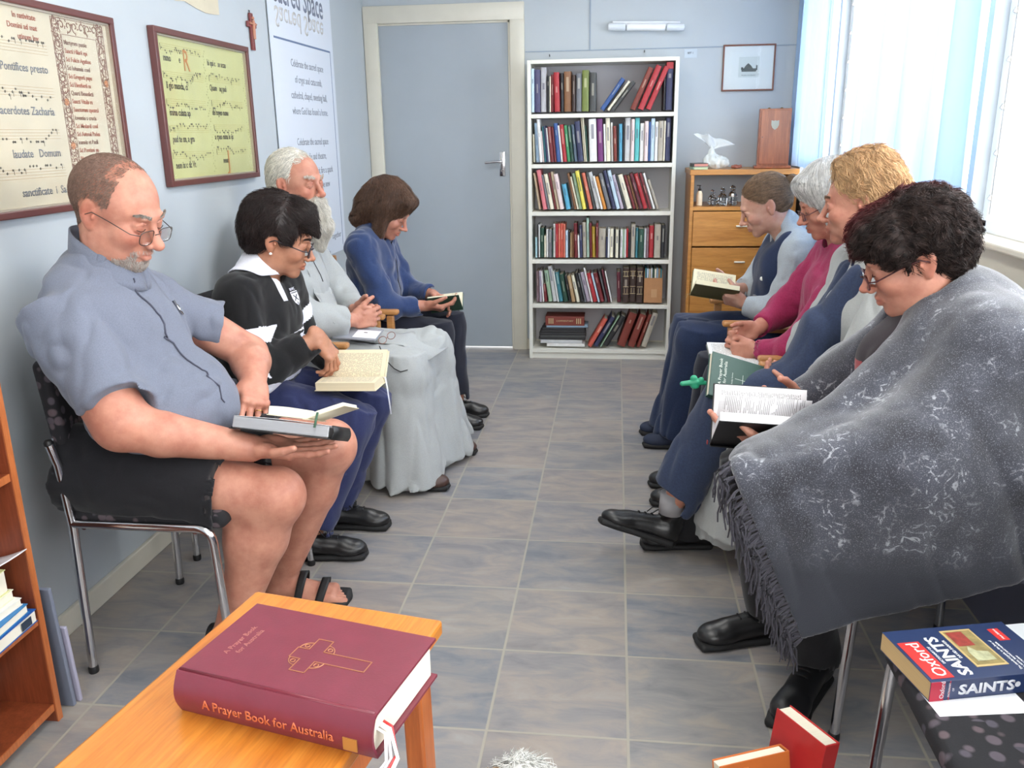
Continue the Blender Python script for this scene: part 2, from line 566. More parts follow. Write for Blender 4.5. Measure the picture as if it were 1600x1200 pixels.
# ------------------------------------------------------------------ curtains
m_curt = bpy.data.materials.new('pale_blue_curtain_cloth'); m_curt.use_nodes = True
_nt = m_curt.node_tree; _b = _nt.nodes['Principled BSDF']
_b.inputs['Base Color'].default_value = rgb(192, 214, 238); _b.inputs['Roughness'].default_value = .9
_tr = _nt.nodes.new('ShaderNodeBsdfTranslucent'); _tr.inputs[0].default_value = rgb(214, 230, 246)
_mx = _nt.nodes.new('ShaderNodeMixShader'); _mx.inputs[0].default_value = .5
_nt.links.new(_b.outputs[0], _mx.inputs[1]); _nt.links.new(_tr.outputs[0], _mx.inputs[2])
_nt.links.new(_mx.outputs[0], _nt.nodes['Material Output'].inputs[0])
def curtain(y0, y1, folds, label, seed, z0=.96, hem=True, bulge=.02):
    rnd = random.Random(seed)
    ph = [rnd.uniform(0, 6) for _ in range(4)]
    def fn(u, v):
        y = y0 + (y1 - y0) * u
        z = z0 + (2.21 - z0) * v
        a = .6 + .4 * (1 - v)
        x = WR - (.055 if bulge > .01 else .042) - a * (1.5 * bulge * math.sin(u * folds * 2 * math.pi + ph[0] + .5 * math.sin(v * 2)) + .008 * math.sin(u * folds * 4.7 * math.pi + ph[1]))
        y += .012 * a * math.sin(u * folds * 2 * math.pi * 1.5 + ph[2])
        return (x, y, z)
    o = MB().grid(fn, folds * 14, 14, .0015).build('curtain', m_curt, None, smooth='all')
    recentre(o)
    MB_ = MB()
    def fn2(u, v):
        x, y, z = fn(u, 1.)
        return (x - .012, y, 2.155 + .075 * v + .006 * math.sin(u * folds * 11))
    MB_.grid(fn2, folds * 14, 2, .003)
    q = MB_.build('valance', mat('bright_blue_curtain_band', (96, 150, 214), rough=.8), o); q.data.transform(Matrix.Translation(-o.location))
    return tag(o, label, 'curtain', 'pale blue curtains')
curtain(.36, -.46, 5, 'pale blue sunlit curtain nearest the far wall corner', 1, z0=1.185, bulge=.008)
curtain(-1.0, -2.35, 9, 'wide pale blue sunlit curtain behind the four seated women', 2)
MB_r = MB().tube([(WR - .022, .4, 2.232), (WR - .022, -4.4, 2.232)], .011, 10)
tag(recentre(MB_r.build('curtain_rod', m_alu)), 'white curtain rod along the top of the windows', 'curtain rod')
# ------------------------------------------------------------------ bookcase and its books
FY = .192                    # front plane of the bookcase
bc = thing('bookcase', 'tall white open bookcase of six shelves against the far wall', 'bookcase', (.535, FY, 0))
def bcx(x): return x - .535
D = .245
for x in (.105, .965):
    MB().box((bcx(x), D / 2, .9), (.022, D, 1.8), bev=.0015).build('side_panel', m_white, bc)
SH = [1.497, 1.208, .925, .632, .352, .062]
for z in SH:
    MB().box((0, D / 2 - .002, z - .011), (.838, D - .006, .024), bev=.0015).build('shelf', m_white, bc)
MB().box((0, D / 2, 1.79), (.838, D, .022), bev=.0015).build('top_board', m_white, bc)
MB().box((0, D - .004, .9), (.838, .006, 1.79)).build('back_panel', mat('grey_hardboard', (196, 194, 198), rough=.7), bc)
MB().box((0, .02, .024), (.838, .016, .048)).build('plinth', m_white, bc)

PAL = dict(lblue=(190, 212, 228), navy=(52, 56, 88), purplenavy=(72, 70, 104), silver=(178, 178, 182), black=(38, 38, 42), cream=(226, 220, 198), dred=(112, 38, 44), red=(170, 44, 52),
    brown=(128, 88, 58), dbrown=(62, 46, 42), grey=(110, 112, 118), olive=(112, 124, 62), char=(66, 68, 68), blue=(52, 84, 140), white=(228, 228, 226), dgreen=(40, 74, 62), steel=(134, 156, 176),
    teal=(60, 120, 132), green=(64, 142, 96), slate=(88, 104, 122), purple=(112, 48, 112), sky=(86, 164, 196), pinkw=(226, 206, 204), bteal=(88, 178, 178), lgrey=(196, 198, 200), pink=(214, 120, 128),
    beige=(196, 178, 150), tan=(170, 140, 104), yellow=(226, 214, 92), salmon=(206, 112, 92), orange=(204, 134, 58), lilac=(180, 168, 184), maroon=(92, 34, 46), cyan=(170, 206, 212), mint=(176, 206, 190),
    gold=(190, 160, 60), mauve=(128, 104, 112), pgreen=(150, 176, 150), coral=(206, 96, 80), gb=(172, 164, 150), rb=(124, 54, 44))
CN = dict(lblue='pale blue', purplenavy='purplish navy', silver='silver grey', dred='dark red', dbrown='dark brown', olive='olive green', char='charcoal', dgreen='dark green', steel='steel blue',
    slate='slate blue', sky='sky blue', pinkw='pinkish white', bteal='bright teal', lgrey='light grey', pink='pink', mint='mint green', pgreen='pale green', gb='grey-beige', rb='red-brown', cyan='pale cyan')
m_pages = mat('book_page_edges', (222, 214, 194), rough=.8, var=.06, vscale=8, stretch=(60, 1, 1))
S = .00086
# (left x of the foot, thickness, top, sideways lean of the head, colour) read in one common scale; floor line per shelf
ROWS = [
 (1.509, 500, 'top shelf', [(130,20,215,0,'lblue'),(152,43,222,0,'purplenavy'),(197,43,208,0,'silver'),(243,18,265,0,'black'),(262,9,268,0,'cream'),(272,22,255,0,'dred'),(300,40,243,-8,'red'),(344,22,248,-4,'black'),(370,54,238,-4,'brown'),
   (427,26,262,-2,'dbrown'),(456,40,252,0,'grey'),(499,50,232,0,'olive'),(554,48,248,0,'char'),
   (632,40,300,150,'blue'),(682,22,315,150,'cream'),(712,36,320,150,'char'),(850,42,232,125,'rb'),(905,44,222,125,'red'),(962,40,228,125,'red'),(1084,14,262,0,'black'),(1102,48,195,0,'navy')]),
 (1.220, 850, 'second shelf', [(140,10,660,-3,'cream'),(160,24,585,-12,'steel'),(188,22,560,-22,'white'),(213,8,640,-18,'pinkw'),(224,14,610,-20,'teal'),(240,13,605,-22,'navy'),(255,12,620,-22,'white'),(269,27,612,-24,'dred'),(298,16,615,-24,'dred'),(316,30,590,-26,'blue'),(348,14,605,-28,'white'),(364,28,600,-28,'red'),(394,24,605,-28,'green'),(420,24,605,-28,'dgreen'),(447,24,600,-28,'slate'),(474,40,580,-30,'navy'),(518,10,540,-30,'cream'),(530,9,545,-28,'cream'),(542,10,610,-22,'dgreen'),
   (560,56,565,-12,'white'),(622,42,565,-14,'purple'),(668,14,600,-12,'white'),(684,32,560,-12,'cream'),(720,14,590,-10,'white'),(738,24,615,-10,'rb'),(765,8,600,-5,'black'),(775,24,600,-4,'sky'),(801,13,580,0,'black'),(816,42,560,0,'lgrey'),(860,25,570,0,'pinkw'),(888,34,562,0,'bteal'),(926,30,598,0,'white'),(958,28,585,0,'pinkw'),(988,14,590,0,'blue'),(1004,27,568,0,'lblue'),(1033,22,590,0,'white'),(1057,38,585,0,'gb'),(1097,12,585,0,'cream'),(1111,38,565,0,'navy')]),
 (.937, 1190, 'third shelf', [(178,16,935,-42,'beige'),(212,30,915,-50,'pink'),(246,16,950,-50,'grey'),(265,30,945,-50,'cream'),(299,14,935,-50,'dred'),(316,20,930,-50,'beige'),(340,32,945,-50,'pinkw'),(388,34,1015,-36,'sky'),(448,16,940,-56,'brown'),(468,14,965,-56,'cream'),(486,22,940,-58,'pgreen'),(512,28,925,-60,'yellow'),(544,14,940,-60,'black'),(562,26,940,-62,'salmon'),(592,20,935,-64,'char'),(616,28,935,-66,'lgrey'),(648,16,960,-66,'white'),(668,24,965,-68,'orange'),(697,32,945,-72,'grey'),
   (734,26,925,-76,'navy'),(764,28,925,-76,'lblue'),(797,24,955,-72,'lilac'),(826,14,955,-74,'char'),(844,38,955,-76,'cream'),(888,22,960,-76,'dred'),(914,16,960,-76,'brown'),(934,26,945,-80,'maroon'),(966,34,950,-80,'red'),(1006,22,945,-82,'dred'),(1036,16,945,-84,'white'),(1062,20,990,-76,'gb')]),
 (.644, 360, 'fourth shelf', [(150,14,215,0,'cyan'),(166,8,125,0,'black'),(175,9,125,0,'white'),(187,29,150,0,'dgreen'),(218,12,205,0,'cream'),(234,14,158,0,'white'),(250,27,160,0,'grey'),(279,8,170,0,'dgreen'),(288,17,120,0,'white'),(306,19,118,0,'red'),(326,17,120,0,'salmon'),(344,21,118,0,'coral'),(366,14,120,0,'salmon'),(382,18,165,0,'lblue'),(402,14,175,0,'black'),(417,14,185,0,'tan'),(432,14,180,0,'brown'),(452,25,115,-8,'dred'),(479,12,200,-6,'white'),(493,20,130,-8,'navy'),(516,26,110,-8,'gb'),
   (546,20,80,-8,'mint'),(570,16,115,-8,'dred'),(588,24,140,-7,'gold'),(614,17,115,-2,'dred'),(633,55,155,0,'gb'),(690,12,210,0,'navy'),(703,14,155,0,'white'),(719,27,155,0,'cream'),(748,12,160,0,'black'),(762,22,160,0,'cream'),(786,10,165,0,'black'),(798,17,158,0,'white'),(816,13,160,0,'pgreen'),(830,11,160,0,'white'),(843,14,155,0,'red'),(859,16,180,0,'black'),(878,33,125,0,'gb'),(913,18,150,0,'teal'),(933,41,155,0,'dgreen'),(976,15,155,0,'lgrey'),(993,18,150,0,'mauve'),(1013,37,135,0,'red'),(1052,48,125,0,'gb'),(1102,30,130,0,'black')]),
 (.364, 680, 'fifth shelf', [(158,20,455,-3,'mauve'),(181,17,450,-3,'lilac'),(206,10,455,-14,'white'),(220,20,550,-12,'dred'),(250,30,450,-34,'pgreen'),(286,32,420,-42,'lgrey'),(322,10,455,-38,'white'),(336,30,465,-38,'teal'),(370,36,480,-38,'dgreen'),(410,20,490,-36,'black'),(433,28,490,-38,'tan'),(472,24,485,-46,'cream'),(506,24,470,-52,'black'),(534,12,470,-54,'grey'),(550,30,465,-56,'lilac'),(584,12,430,-64,'white'),(602,30,470,-58,'red'),(636,14,470,-58,'lblue'),(656,30,470,-60,'dred'),(694,14,460,-58,'grey'),(713,16,445,-56,'maroon'),(734,10,455,-52,'white'),
   (782,30,460,-8,'maroon'),(822,50,430,0,'dbrown'),(874,52,430,0,'dbrown'),(928,50,430,0,'dbrown')]),
 (.074, 1000, 'bottom shelf', [(560,36,790,125,'coral'),(606,38,780,135,'navy'),(656,12,765,140,'pgreen'),(678,50,778,138,'black'),(790,66,752,92,'rb'),(872,56,760,90,'rb'),(940,26,755,88,'rb'),(976,44,748,84,'gb')]),
]
CX0 = .093; PX = S
def crop_x(X): return .1195 + (X - 132) * (.831 / (1158 - 132))
rnd = random.Random(7)
def shelf_book(x0, z0, t, h, ang, col, depth, name='book'):
    """book with its spine to the room (towards -y); ang tilts its head sideways"""
    o = thing('book', None, None, (x0, FY + .012 + rnd.uniform(0, .02), z0))
    cm = mat('cover_' + col, PAL[col], rough=.5, var=.08, vscale=40)
    # cover: rounded spine, two boards
    mb = MB()
    bt = min(.0022, t * .2)
    nseg = 6
    prof = []
    for k in range(nseg + 1):
        a = math.pi * k / nseg
        prof.append((t / 2 - math.cos(a) * t / 2, -math.sin(a) * min(.005, t * .25) + .004))
    outer = prof + [(t, depth), (t - bt, depth), (t - bt, .006), (bt, .006), (bt, depth), (0, depth)]
    mb.prism(outer, h)
    mb.build('cover', cm, o, smooth=True)
    MB().box((t / 2, (.007 + depth - .003) / 2, h / 2), (t - 2 * bt - .0002, depth - .010, h - .006)).build('page_block', m_pages, o)
    if t > .013:
        mb = MB()
        lc = (235, 228, 205) if sum(PAL[col]) < 420 else (60, 60, 80)
        k = 1
        zt = h * rnd.uniform(.55, .8)
        for i in range(k):
            hh = rnd.uniform(.02, min(.09, h * .45))
            mb.box((t / 2, -.0008, zt), (t * rnd.uniform(.18, .4), .002, hh))
            zt -= hh + rnd.uniform(.006, .03)
            if zt < .03: break
        mb.build('spine_title', mat('spine_print', tuple(int(a * .45 + b_ * .55) for a, b_ in zip(lc, PAL[col])), rough=.5), o)
    # lean: pivot about the foot corner on the side it leans to
    if ang > 0:
        o.location.x = x0 + t * math.cos(ang)
        for c in o.children:
            c.location.x = -t
    o.rotation_euler = (0, ang, 0)
    return o
# re-using the transform above: every child keeps its own mesh
for z0, fl, sname, rows in ROWS:
    for i, (X, w, top, dx, col) in enumerate(rows):
        H = (fl - top) * .00086 * 1.0
        dxm = dx * .00081
        ang = math.atan2(dxm, H)
        L = math.hypot(H, dxm)
        t = w * .00081 * math.cos(ang) * .96
        Lmax = {'top shelf': .262, 'bottom shelf': .255}.get(sname, .262)
        L = min(L, (Lmax - t * abs(math.sin(ang))) / math.cos(ang))
        x0 = crop_x(X)
        o = shelf_book(x0, z0 + .0005, t, L, ang, col, rnd.uniform(.13, .19))
        size = ('tall ' if L > .235 else 'short ' if L < .17 else '') + ('thick' if t > .027 else 'slim' if t < .013 else 'mid-sized')
        extra = ' leaning right' if ang > .12 else ' leaning left' if ang < -.12 else ''
        lab = '%s %s book%s, %s from left on %s' % (size, CN.get(col, col), extra, ordinal(i + 1), sname)
        if sname == 'bottom shelf':
            lab = '%s %s book%s, %s from left among those leaning on bottom shelf' % (size.strip(), CN.get(col, col), '', ordinal(i + 1))
        tag(o, lab, 'book', 'books on the %s of the bookcase' % sname)
        if col == 'navy' and sname == 'top shelf':
            MB().box((t / 2, .06, L - .017), (t + .0015, .128, .036)).build('cover_band', mat('cover_red', PAL['red']), o)
            o['label'] = 'tall thick navy book with bright red top band at right end of top shelf'
        if col == 'dbrown' and sname == 'fifth shelf':
            mb = MB()
            for zz in (.055, .10, .165, .195): mb.box((t / 2, -.0009, zz), (t * .9, .0022, .003))
            for zz in (.075, .18): mb.box((t / 2 - t * .22, -.0009, zz), (.002, .0022, .03)).box((t / 2 + t * .22, -.0009, zz), (.002, .0022, .03))
            mb.build('gilt_bands', mat('gilt', (196, 178, 136), rough=.35, metal=.3), o)
# the lettering on the three big red-brown volumes at the bottom right
# cardboard magazine file with booklets, fifth shelf
x0 = crop_x(985)
o = thing('cardboard_file', 'open brown cardboard file box at right end of fifth shelf', 'file box', (x0, FY + .012, .3645))
mb = MB()
w_ = .112
mb.box((w_ / 2, .002, .078), (w_, .003, .155)).box((.0015, .09, .1), (.003, .175, .20)).box((w_ - .0015, .09, .1), (.003, .175, .20)).box((w_ / 2, .178, .1), (w_, .003, .2)).box((w_ / 2, .09, .0015), (w_, .176, .003))
mb.build('box_body', mat('brown_cardboard', (176, 128, 88), rough=.8, var=.06), o)
MB().box((w_ * .55, -.0005, .06), (.035, .001, .05)).build('paper_label', mat('tan_paper', (190, 148, 108), rough=.8), o)
for i in range(9):
    c = ['teal', 'lblue', 'beige', 'lgrey', 'dgreen', 'cream', 'steel', 'tan', 'teal'][i]
    q = MB().box((0, 0, .105), (.0095, .15, .21 - .004 * (i % 3)), bev=.001).build('booklet', mat('cover_' + c, PAL[c]), None, loc=(x0 + .009 + i * .0118, FY + .012 + .09, .3678))
    tag(q, 'thin %s booklet, %s from left inside the brown cardboard file box' % (CN.get(c, c), ordinal(i + 1)), 'booklet', 'booklets in the cardboard file box')
# horizontal pile, bottom shelf left
pile = [('white', 235, 300, .021, 0, 'pale blue-white book at the bottom of the flat pile'), ('lgrey', 185, 330, .022, .02, 'light grey magazine bundle second from bottom of the flat pile'),
    ('black', 172, 368, .014, -.01, 'black album third from bottom of the flat pile'), ('char', 180, 360, .014, .01, 'charcoal album fourth from bottom of the flat pile'),
    ('black', 176, 362, .016, 0, 'black album fifth from bottom of the flat pile'), ('black', 188, 350, .016, .015, 'black album sixth from bottom of the flat pile'),
    ('black', 200, 335, .016, -.01, 'black album with small white marks near top of flat pile'),
    ('steel', 232, 325, .012, .01, 'steel blue folder under the big maroon volume'), ('rb', 225, 305, .058, 0, 'big maroon volume with gilt spine lettering on top of flat pile')]
z = .0745
for c, X, w, t, rz, lab in pile:
    x0 = crop_x(X); W = w * .00081
    o = thing('book', lab + ', bottom shelf', 'book', (x0 + W / 2, FY + .10, z), rz * .5, 'books piled flat on the bottom shelf')
    cm = mat('cover_' + c, PAL[c], rough=.5, var=.08, vscale=40)
    MB().box((0, -.072, t / 2), (W, .012, t - .0006), bev=.003).box((0, -.002, .0012), (W, .15, .0022)).box((0, -.002, t - .0014), (W, .15, .0022)).build('cover', cm, o)
    MB().box((0, 0, t / 2), (W - .008, .136, t - .0052)).build('page_block', m_pages, o)
    if c == 'rb':
        mb = MB()
        for s_ in (-1, 1):
            for k in range(3): mb.box((s_ * (.1 - k * .012), -.0787, t / 2), (.006, .002, t * .6))
        text_into(mb, 'COMMENTARY', .016, plane_M((-.055, -.0782, t * .42), (1, 0, 0), (0, 0, 1)), depth=.001)
        mb.build('gilt_lettering', mat('gilt', (196, 178, 136), rough=.35, metal=.3), o)
    z += t + .0008
# ------------------------------------------------------------------ lamp on far wall, print, cabinet
o = thing('wall_light', 'white tubular wall light fitting high on the far wall above the bookcase', 'wall light', (.785, YF, 1.985))
XM = Matrix.Rotation(math.pi / 2, 4, 'Y')
mb = MB()
mb.box((0, -.014, .02), (.40, .028, .03), bev=.004)
mb.build('backplate', mat('white_enamel', (226, 230, 236), rough=.3), o)
MB().lathe([(.001, -.115), (.019, -.113), (.0205, -.11), (.0205, .11), (.019, .113), (.001, .115)], 20, Matrix.Translation((.0, -.045, .0)) @ XM).build('diffuser', mat('milky_diffuser', (240, 242, 246), rough=.3), o, smooth=True)
for s_ in (-1, 1):
    a, b = s_ * .118, s_ * .226
    MB().lathe([(.001, min(a, b)), (.02, min(a, b) + .004), (.022, min(a, b) + .012), (.022, max(a, b) - .012), (.02, max(a, b) - .004), (.001, max(a, b))], 20, Matrix.Translation((0, -.045, 0)) @ XM).build('end_cap', mat('white_enamel', (218, 224, 232), rough=.3), o, smooth=True)
o.rotation_euler = (0, .03, 0)

def picture(name, label, o_, xd, yd, W, H, fw, fd, fm, inner=None, cat='picture'):
    """framed flat work: origin lower left on the wall, xd/yd along it"""
    Mx = plane_M(o_, xd, yd)
    t = bpy.data.objects.new(name, None); COL.objects.link(t); t.matrix_world = Mx
    tag(t, label, cat)
    mb = MB()
    mb.box((W / 2, fw / 2, fd / 2), (W, fw, fd), bev=.003).box((W / 2, H - fw / 2, fd / 2), (W, fw, fd), bev=.003)
    mb.box((fw / 2, H / 2, fd / 2 - .0004), (fw - .0004, H - 1.2 * fw, fd - .001), bev=.002).box((W - fw / 2, H / 2, fd / 2 - .0004), (fw - .0004, H - 1.2 * fw, fd - .001), bev=.002)
    mb.build('frame', fm, t)
    if inner:
        iw = fw * .25
        mb = MB()
        for (cx, cy, sx, sy) in ((W / 2, fw + iw / 2, W - 2 * fw, iw), (W / 2, H - fw - iw / 2, W - 2 * fw, iw), (fw + iw / 2, H / 2, iw, H - 2 * fw), (W - fw - iw / 2, H / 2, iw, H - 2 * fw)):
            mb.box((cx, cy, fd * .4), (sx, sy, fd * .5))
        mb.build('inner_slip', inner, t)
    return t
m_fr = mat('dark_red_brown_frame', (98, 52, 48), rough=.35, coat=.3)
m_slip = mat('silver_slip', (188, 176, 160), rough=.35, metal=.5)
t = picture('framed_print', 'small framed engraving with wide white mount on the far wall right of bookcase', (1.245, YF, 1.615), (1, 0, 0), (0, 0, 1), .305, .262, .009, .016, mat('thin_brown_frame', (122, 70, 52), rough=.35))
MB().box((.1525, .131, .004), (.29, .247, .004)).build('mount', mat('ivory_mount', (224, 230, 230), rough=.7), t)
m_pr = mat('grey_print', (176, 184, 180), rough=.7)
MB().box((.155, .135, .0065), (.12, .115, .001)).build('paper', mat('pale_print_paper', (208, 216, 214), rough=.7), t)
m_ink = mat('grey_engraving_ink', (98, 102, 98), rough=.8, var=.35, vscale=160)
mb = MB()
mb.box((.155, .118, .0075), (.085, .018, .0012)).prism([(.125, .127), (.135, .142), (.15, .157), (.158, .15), (.168, .142), (.178, .127)], .0012, Matrix.Translation((0, 0, .007)))
mb.box((.2, .13, .0075), (.008, .03, .0012)).box((.115, .127, .0075), (.012, .015, .0012))
mb.build('engraving', m_ink, t)
mb = MB(); text_into(mb, 'St John the Baptist', .011, Matrix.Translation((.155, .086, .007)), 'CENTER', .0006); mb.build('lettering', m_ink, t)
MB().box((.1525, .131, .0125), (.288, .245, .0012)).build('glass', mat('picture_glass', (240, 245, 245), rough=.03, trans=1., alpha=.12), t)

# cabinet
m_oak = wood('honey_veneer', (172, 112, 50), (206, 146, 76), 3, 'x')
cb = thing('cabinet', 'honey wood cabinet with open top shelf and drawers against the far wall', 'cabinet', (1.355, .045, 0))
CW, CD = .60, .385
mb = MB()
for s_ in (-1, 1): mb.box((s_ * (CW / 2 - .01), CD / 2, .578), (.02, CD, 1.156), bev=.002)
mb.box((0, CD / 2, .965 - .012), (CW - .04, CD - .002, .022)).box((0, CD / 2, .055), (CW - .04, CD - .01, .02))
mb.box((0, CD - .006, .50), (CW - .04, .008, .90)).build('carcass', m_oak, cb)
MB().box((0, CD / 2 - .002, 1.158), (CW + .012, CD + .006, .030), bev=.003).build('top_board', m_oak, cb)
MB().box((0, .02, .022), (CW - .05, .016, .044)).build('plinth', m_oak, cb)
m_ivory = mat('ivory_handle', (226, 222, 206), rough=.35)
zz = .938
for h in (.205, .205, .205, .205):
    dr = MB().box((0, .004, zz - h / 2), (CW - .044, .018, h - .005), bev=.002).build('drawer', m_oak, cb)
    MB().box((0, -.012, zz - .085), (.062, .016, .009), bev=.003).tube([(-.024, .0, zz - .085), (-.024, -.012, zz - .085)], .0035, 6).tube([(.024, .0, zz - .085), (.024, -.012, zz - .085)], .0035, 6).build('handle', m_ivory, dr)
    zz -= h + .004
# wooden tabernacle-like box with shield
m_mah = wood('red_brown_varnished_wood', (138, 70, 40), (176, 98, 58), 3, 'z', rough=.3)
bx = thing('wooden_box', 'upright varnished wooden cupboard box with metal shield plate on top of cabinet', 'box', (1.53, .20, 1.1735), -.12)
MB().box((0, 0, .172), (.175, .15, .318), bev=.002).box((0, 0, .008), (.205, .175, .016), bev=.004).build('body', m_mah, bx)
dr = MB().box((0, -.079, .174), (.158, .010, .298), bev=.002).build('door', m_mah, bx)
MB().prism([(-.021, .022), (-.021, -.004), (-.014, -.020), (0, -.030), (.014, -.020), (.021, -.004), (.021, .022), (.008, .018), (0, .022), (-.008, .018)], .003, plane_M((.0, -.084, .245), (1, 0, 0), (0, 0, 1))).build('shield_plate', mat('dull_pewter', (150, 150, 140), rough=.4, metal=.6), dr)
MB().lathe([(.001, 0), (.003, .001), (.003, .004)], 8, Matrix.Translation((-.066, -.084, .175)) @ Matrix.Rotation(math.pi / 2, 4, 'X')).build('keyhole', m_dark, dr)
for s_ in (-1, 1): MB().lathe([(.008, 0), (.009, .003), (.004, .006), (.001, .007)], 12, Matrix.Translation((s_ * .035, -.02, .331))).build('brass_stud', mat('brass', (150, 130, 80), rough=.35, metal=.9), bx)
# two small books, crumpled brown cloth, plastic bag on the cabinet
for k, (c, z, nm) in enumerate((('pgreen', 1.1735, 'pale green small book under the red one on the cabinet'), ('salmon', 1.1885, 'small red book with dark spine on the cabinet beside plastic bag'))):
    o = thing('book', nm, 'book', (1.105, .13, z), .1)
    MB().box((.0, 0, .001), (.085, .12, .002)).box((0, 0, .0135 + k * .005), (.085, .12, .002)).box((-.0415, 0, .007 + k * .0025), (.004, .12, .0145 + k * .005), bev=.001).build('cover', mat('cover_' + (c if k == 0 else 'char'), PAL[c if k == 0 else 'char']), o)
    MB().box((.002, 0, .0072 + k * .0027), (.077, .114, .0098 + k * .005)).build('page_block', mat('page_edges_red' if k else 'page_edges_green', (206, 140, 128) if k else (196, 206, 170), rough=.7), o)
# bottle
o = thing('pump_bottle', 'cream lotion bottle with black pump in the cabinet shelf', 'bottle', (1.115, .12, .9645))
MB().lathe([(.001, 0), (.017, .001), (.018, .005), (.018, .068), (.012, .082), (.007, .088), (.001, .089)], 20).build('bottle_body', mat('cream_plastic', (222, 206, 180), rough=.35), o, smooth=True)
MB().lathe([(.009, .086), (.009, .098), (.004, .1), (.003, .112), (.007, .113), (.007, .119), (.001, .12)], 12).box((-.008, 0, .117), (.02, .006, .005)).build('pump', mat('black_plastic', (30, 30, 32), rough=.35), o, smooth=True)
# cut-glass cruets
m_cut = mat('cut_glass', (225, 230, 235), rough=.05, trans=1.)
m_cut.node_tree.nodes['Principled BSDF'].inputs['IOR'].default_value = 1.5
rnd = random.Random(3)
for k in range(6):
    x, y = 1.195 + (k % 3) * .058, .12 + (k // 3) * .065
    o = thing('glass_cruet', 'cut glass cruet, %s one from left in the %s row on the cabinet shelf' % (['first', 'second', 'third'][k % 3], 'front' if k < 3 else 'back'), 'glassware', (x, y, .9645), k * .4, 'cut glass cruets in the cabinet')
    h = .07 + .012 * ((k * 7) % 3)
    MB().lathe([(.001, 0), (.02, .001), (.024, .012), (.025, h * .55), (.016, h * .75), (.009, h * .82), (.012, h * .92), (.001, h * .922)], 8).build('vessel', m_cut, o)
    MB().lathe([(.001, h * .925), (.007, h * .93), (.013, h + .004), (.009, h + .014), (.001, h + .02)], 8).build('stopper', m_cut, o)
    if k % 2 == 0:
        MB().lathe([(.0215, .018), (.0262, .02), (.0262, .026), (.0215, .028)], 16).build('silver_band', m_chrome, o)
# ------------------------------------------------------------------ things on the left wall
rndw = random.Random(11)
m_parch = mat('aged_parchment_print', (206, 196, 172), rough=.55, var=.07, vscale=7)
m_parch_g = mat('yellow_green_parchment_print', (198, 198, 140), rough=.55, var=.05, vscale=9)
m_inkb = mat('faded_black_ink', (78, 74, 70), rough=.7)
m_inkr = mat('faded_red_ink', (166, 96, 78), rough=.7)
m_inko = mat('orange_initial', (190, 122, 62), rough=.7)
m_inkl = mat('thin_staff_ink', (168, 142, 110), rough=.7)
m_inkg = mat('grey_ink', (120, 124, 132), rough=.7)
def staff(lines, notes, x0, x1, y, gap=.0055, nn=7, z=.0075, seed=0):
    r = random.Random(seed)
    for k in range(4): lines.box(((x0 + x1) / 2, y + k * gap, z), (x1 - x0, .0008, .0006))
    x = x0 + .012
    lvl = r.randint(0, 3)
    notes.box((x0 + .004, y + gap * 1.5, z), (.0022, gap * 3, .0006))
    while x < x1 - .008:
        lvl = max(-1, min(4, lvl + r.choice((-1, -1, 0, 1, 1))))
        notes.box((x, y + lvl * gap, z + .0003), (.0058, .0052, .0006), rot=(0, 0, r.choice((0, .6))))
        if r.random() < .3: notes.box((x + .0032, y + lvl * gap - .006, z + .0003), (.0009, .012, .0006))
        x += r.choice((.0075, .014, .024))
def frieze(mb, x0, y0, x1, y1, r, z, seed):
    """running leaf scrolls"""
    R_ = random.Random(seed)
    n = max(1, int(max(abs(x1 - x0), abs(y1 - y0)) / (r * 1.7)))
    for k in range(n):
        cx = x0 + (x1 - x0) * (k + .5) / n; cy = y0 + (y1 - y0) * (k + .5) / n
        sg = 1 if k % 2 else -1; a0 = R_.uniform(0, 6)
        pts = [(cx + math.cos(a0 + sg * t) * r * (1 - t / 7.5), cy + math.sin(a0 + sg * t) * r * (1 - t / 7.5), z) for t in np.linspace(0, 6, 14)]
        mb.tube(pts, r * .11, 5)
        for t in (0, 2, 4):
            p = (cx + math.cos(a0 + sg * t) * r * 1.05, cy + math.sin(a0 + sg * t) * r * 1.05, z)
            mb.box(p, (r * .5, r * .22, .0008), rot=(0, 0, a0 + t))
WX = XL + .001
def wall_M(y, z): return (WX, y, z)
# large framed manuscript; local x runs along +y of the room, local y is up
W1, H1 = 1.02, .555
t = picture('framed_manuscript', 'large framed manuscript page with red-bordered text panel, behind the grey-shirted man', wall_M(-2.44 - W1, 1.19), (0, 1, 0), (0, 0, 1), W1, H1, .020, .024, m_fr, m_slip)
MB().box((W1 / 2, H1 / 2, .004), (W1 - .03, H1 - .03, .005)).build('parchment', m_parch, t)
lines, notes, red, txt, brd, goldm = MB(), MB(), MB(), MB(), MB(), MB()
Z = .007
px0, px1 = .05, .70      # left page with chant
for k, (s_, y) in enumerate((('Pontifices presto', .372), ('et sacerdotes Zacharia', .262), ('laudate   Domum', .152), ('sanctificate  i  Sa', .052))):
    text_into(txt, s_, .030, Matrix.Translation((px1 - .02, y, Z)), 'RIGHT', .0006, sx=.95, bold=.012)
for k, y in enumerate((.42, .31, .20, .098)):
    staff(lines, notes, px0, px1 - .01, y, .0078, z=Z, seed=k + 3)
for k, s_ in enumerate(('In nativitate', 'Domini ad mat', 'utinum Inv')):
    text_into(red, s_, .020, Matrix.Translation((px1 - .04, .505 - k * .026, Z)), 'RIGHT', .0006, bold=.015)
bx0, bx1, by0, by1 = .725, .975, .035, .525
for (a, b_, c_, d_) in ((bx0 + .018, by0, bx0 + .018, by1), (bx1 - .018, by0, bx1 - .018, by1)):
    frieze(brd, a, b_, c_, d_, .0165, Z, 3)
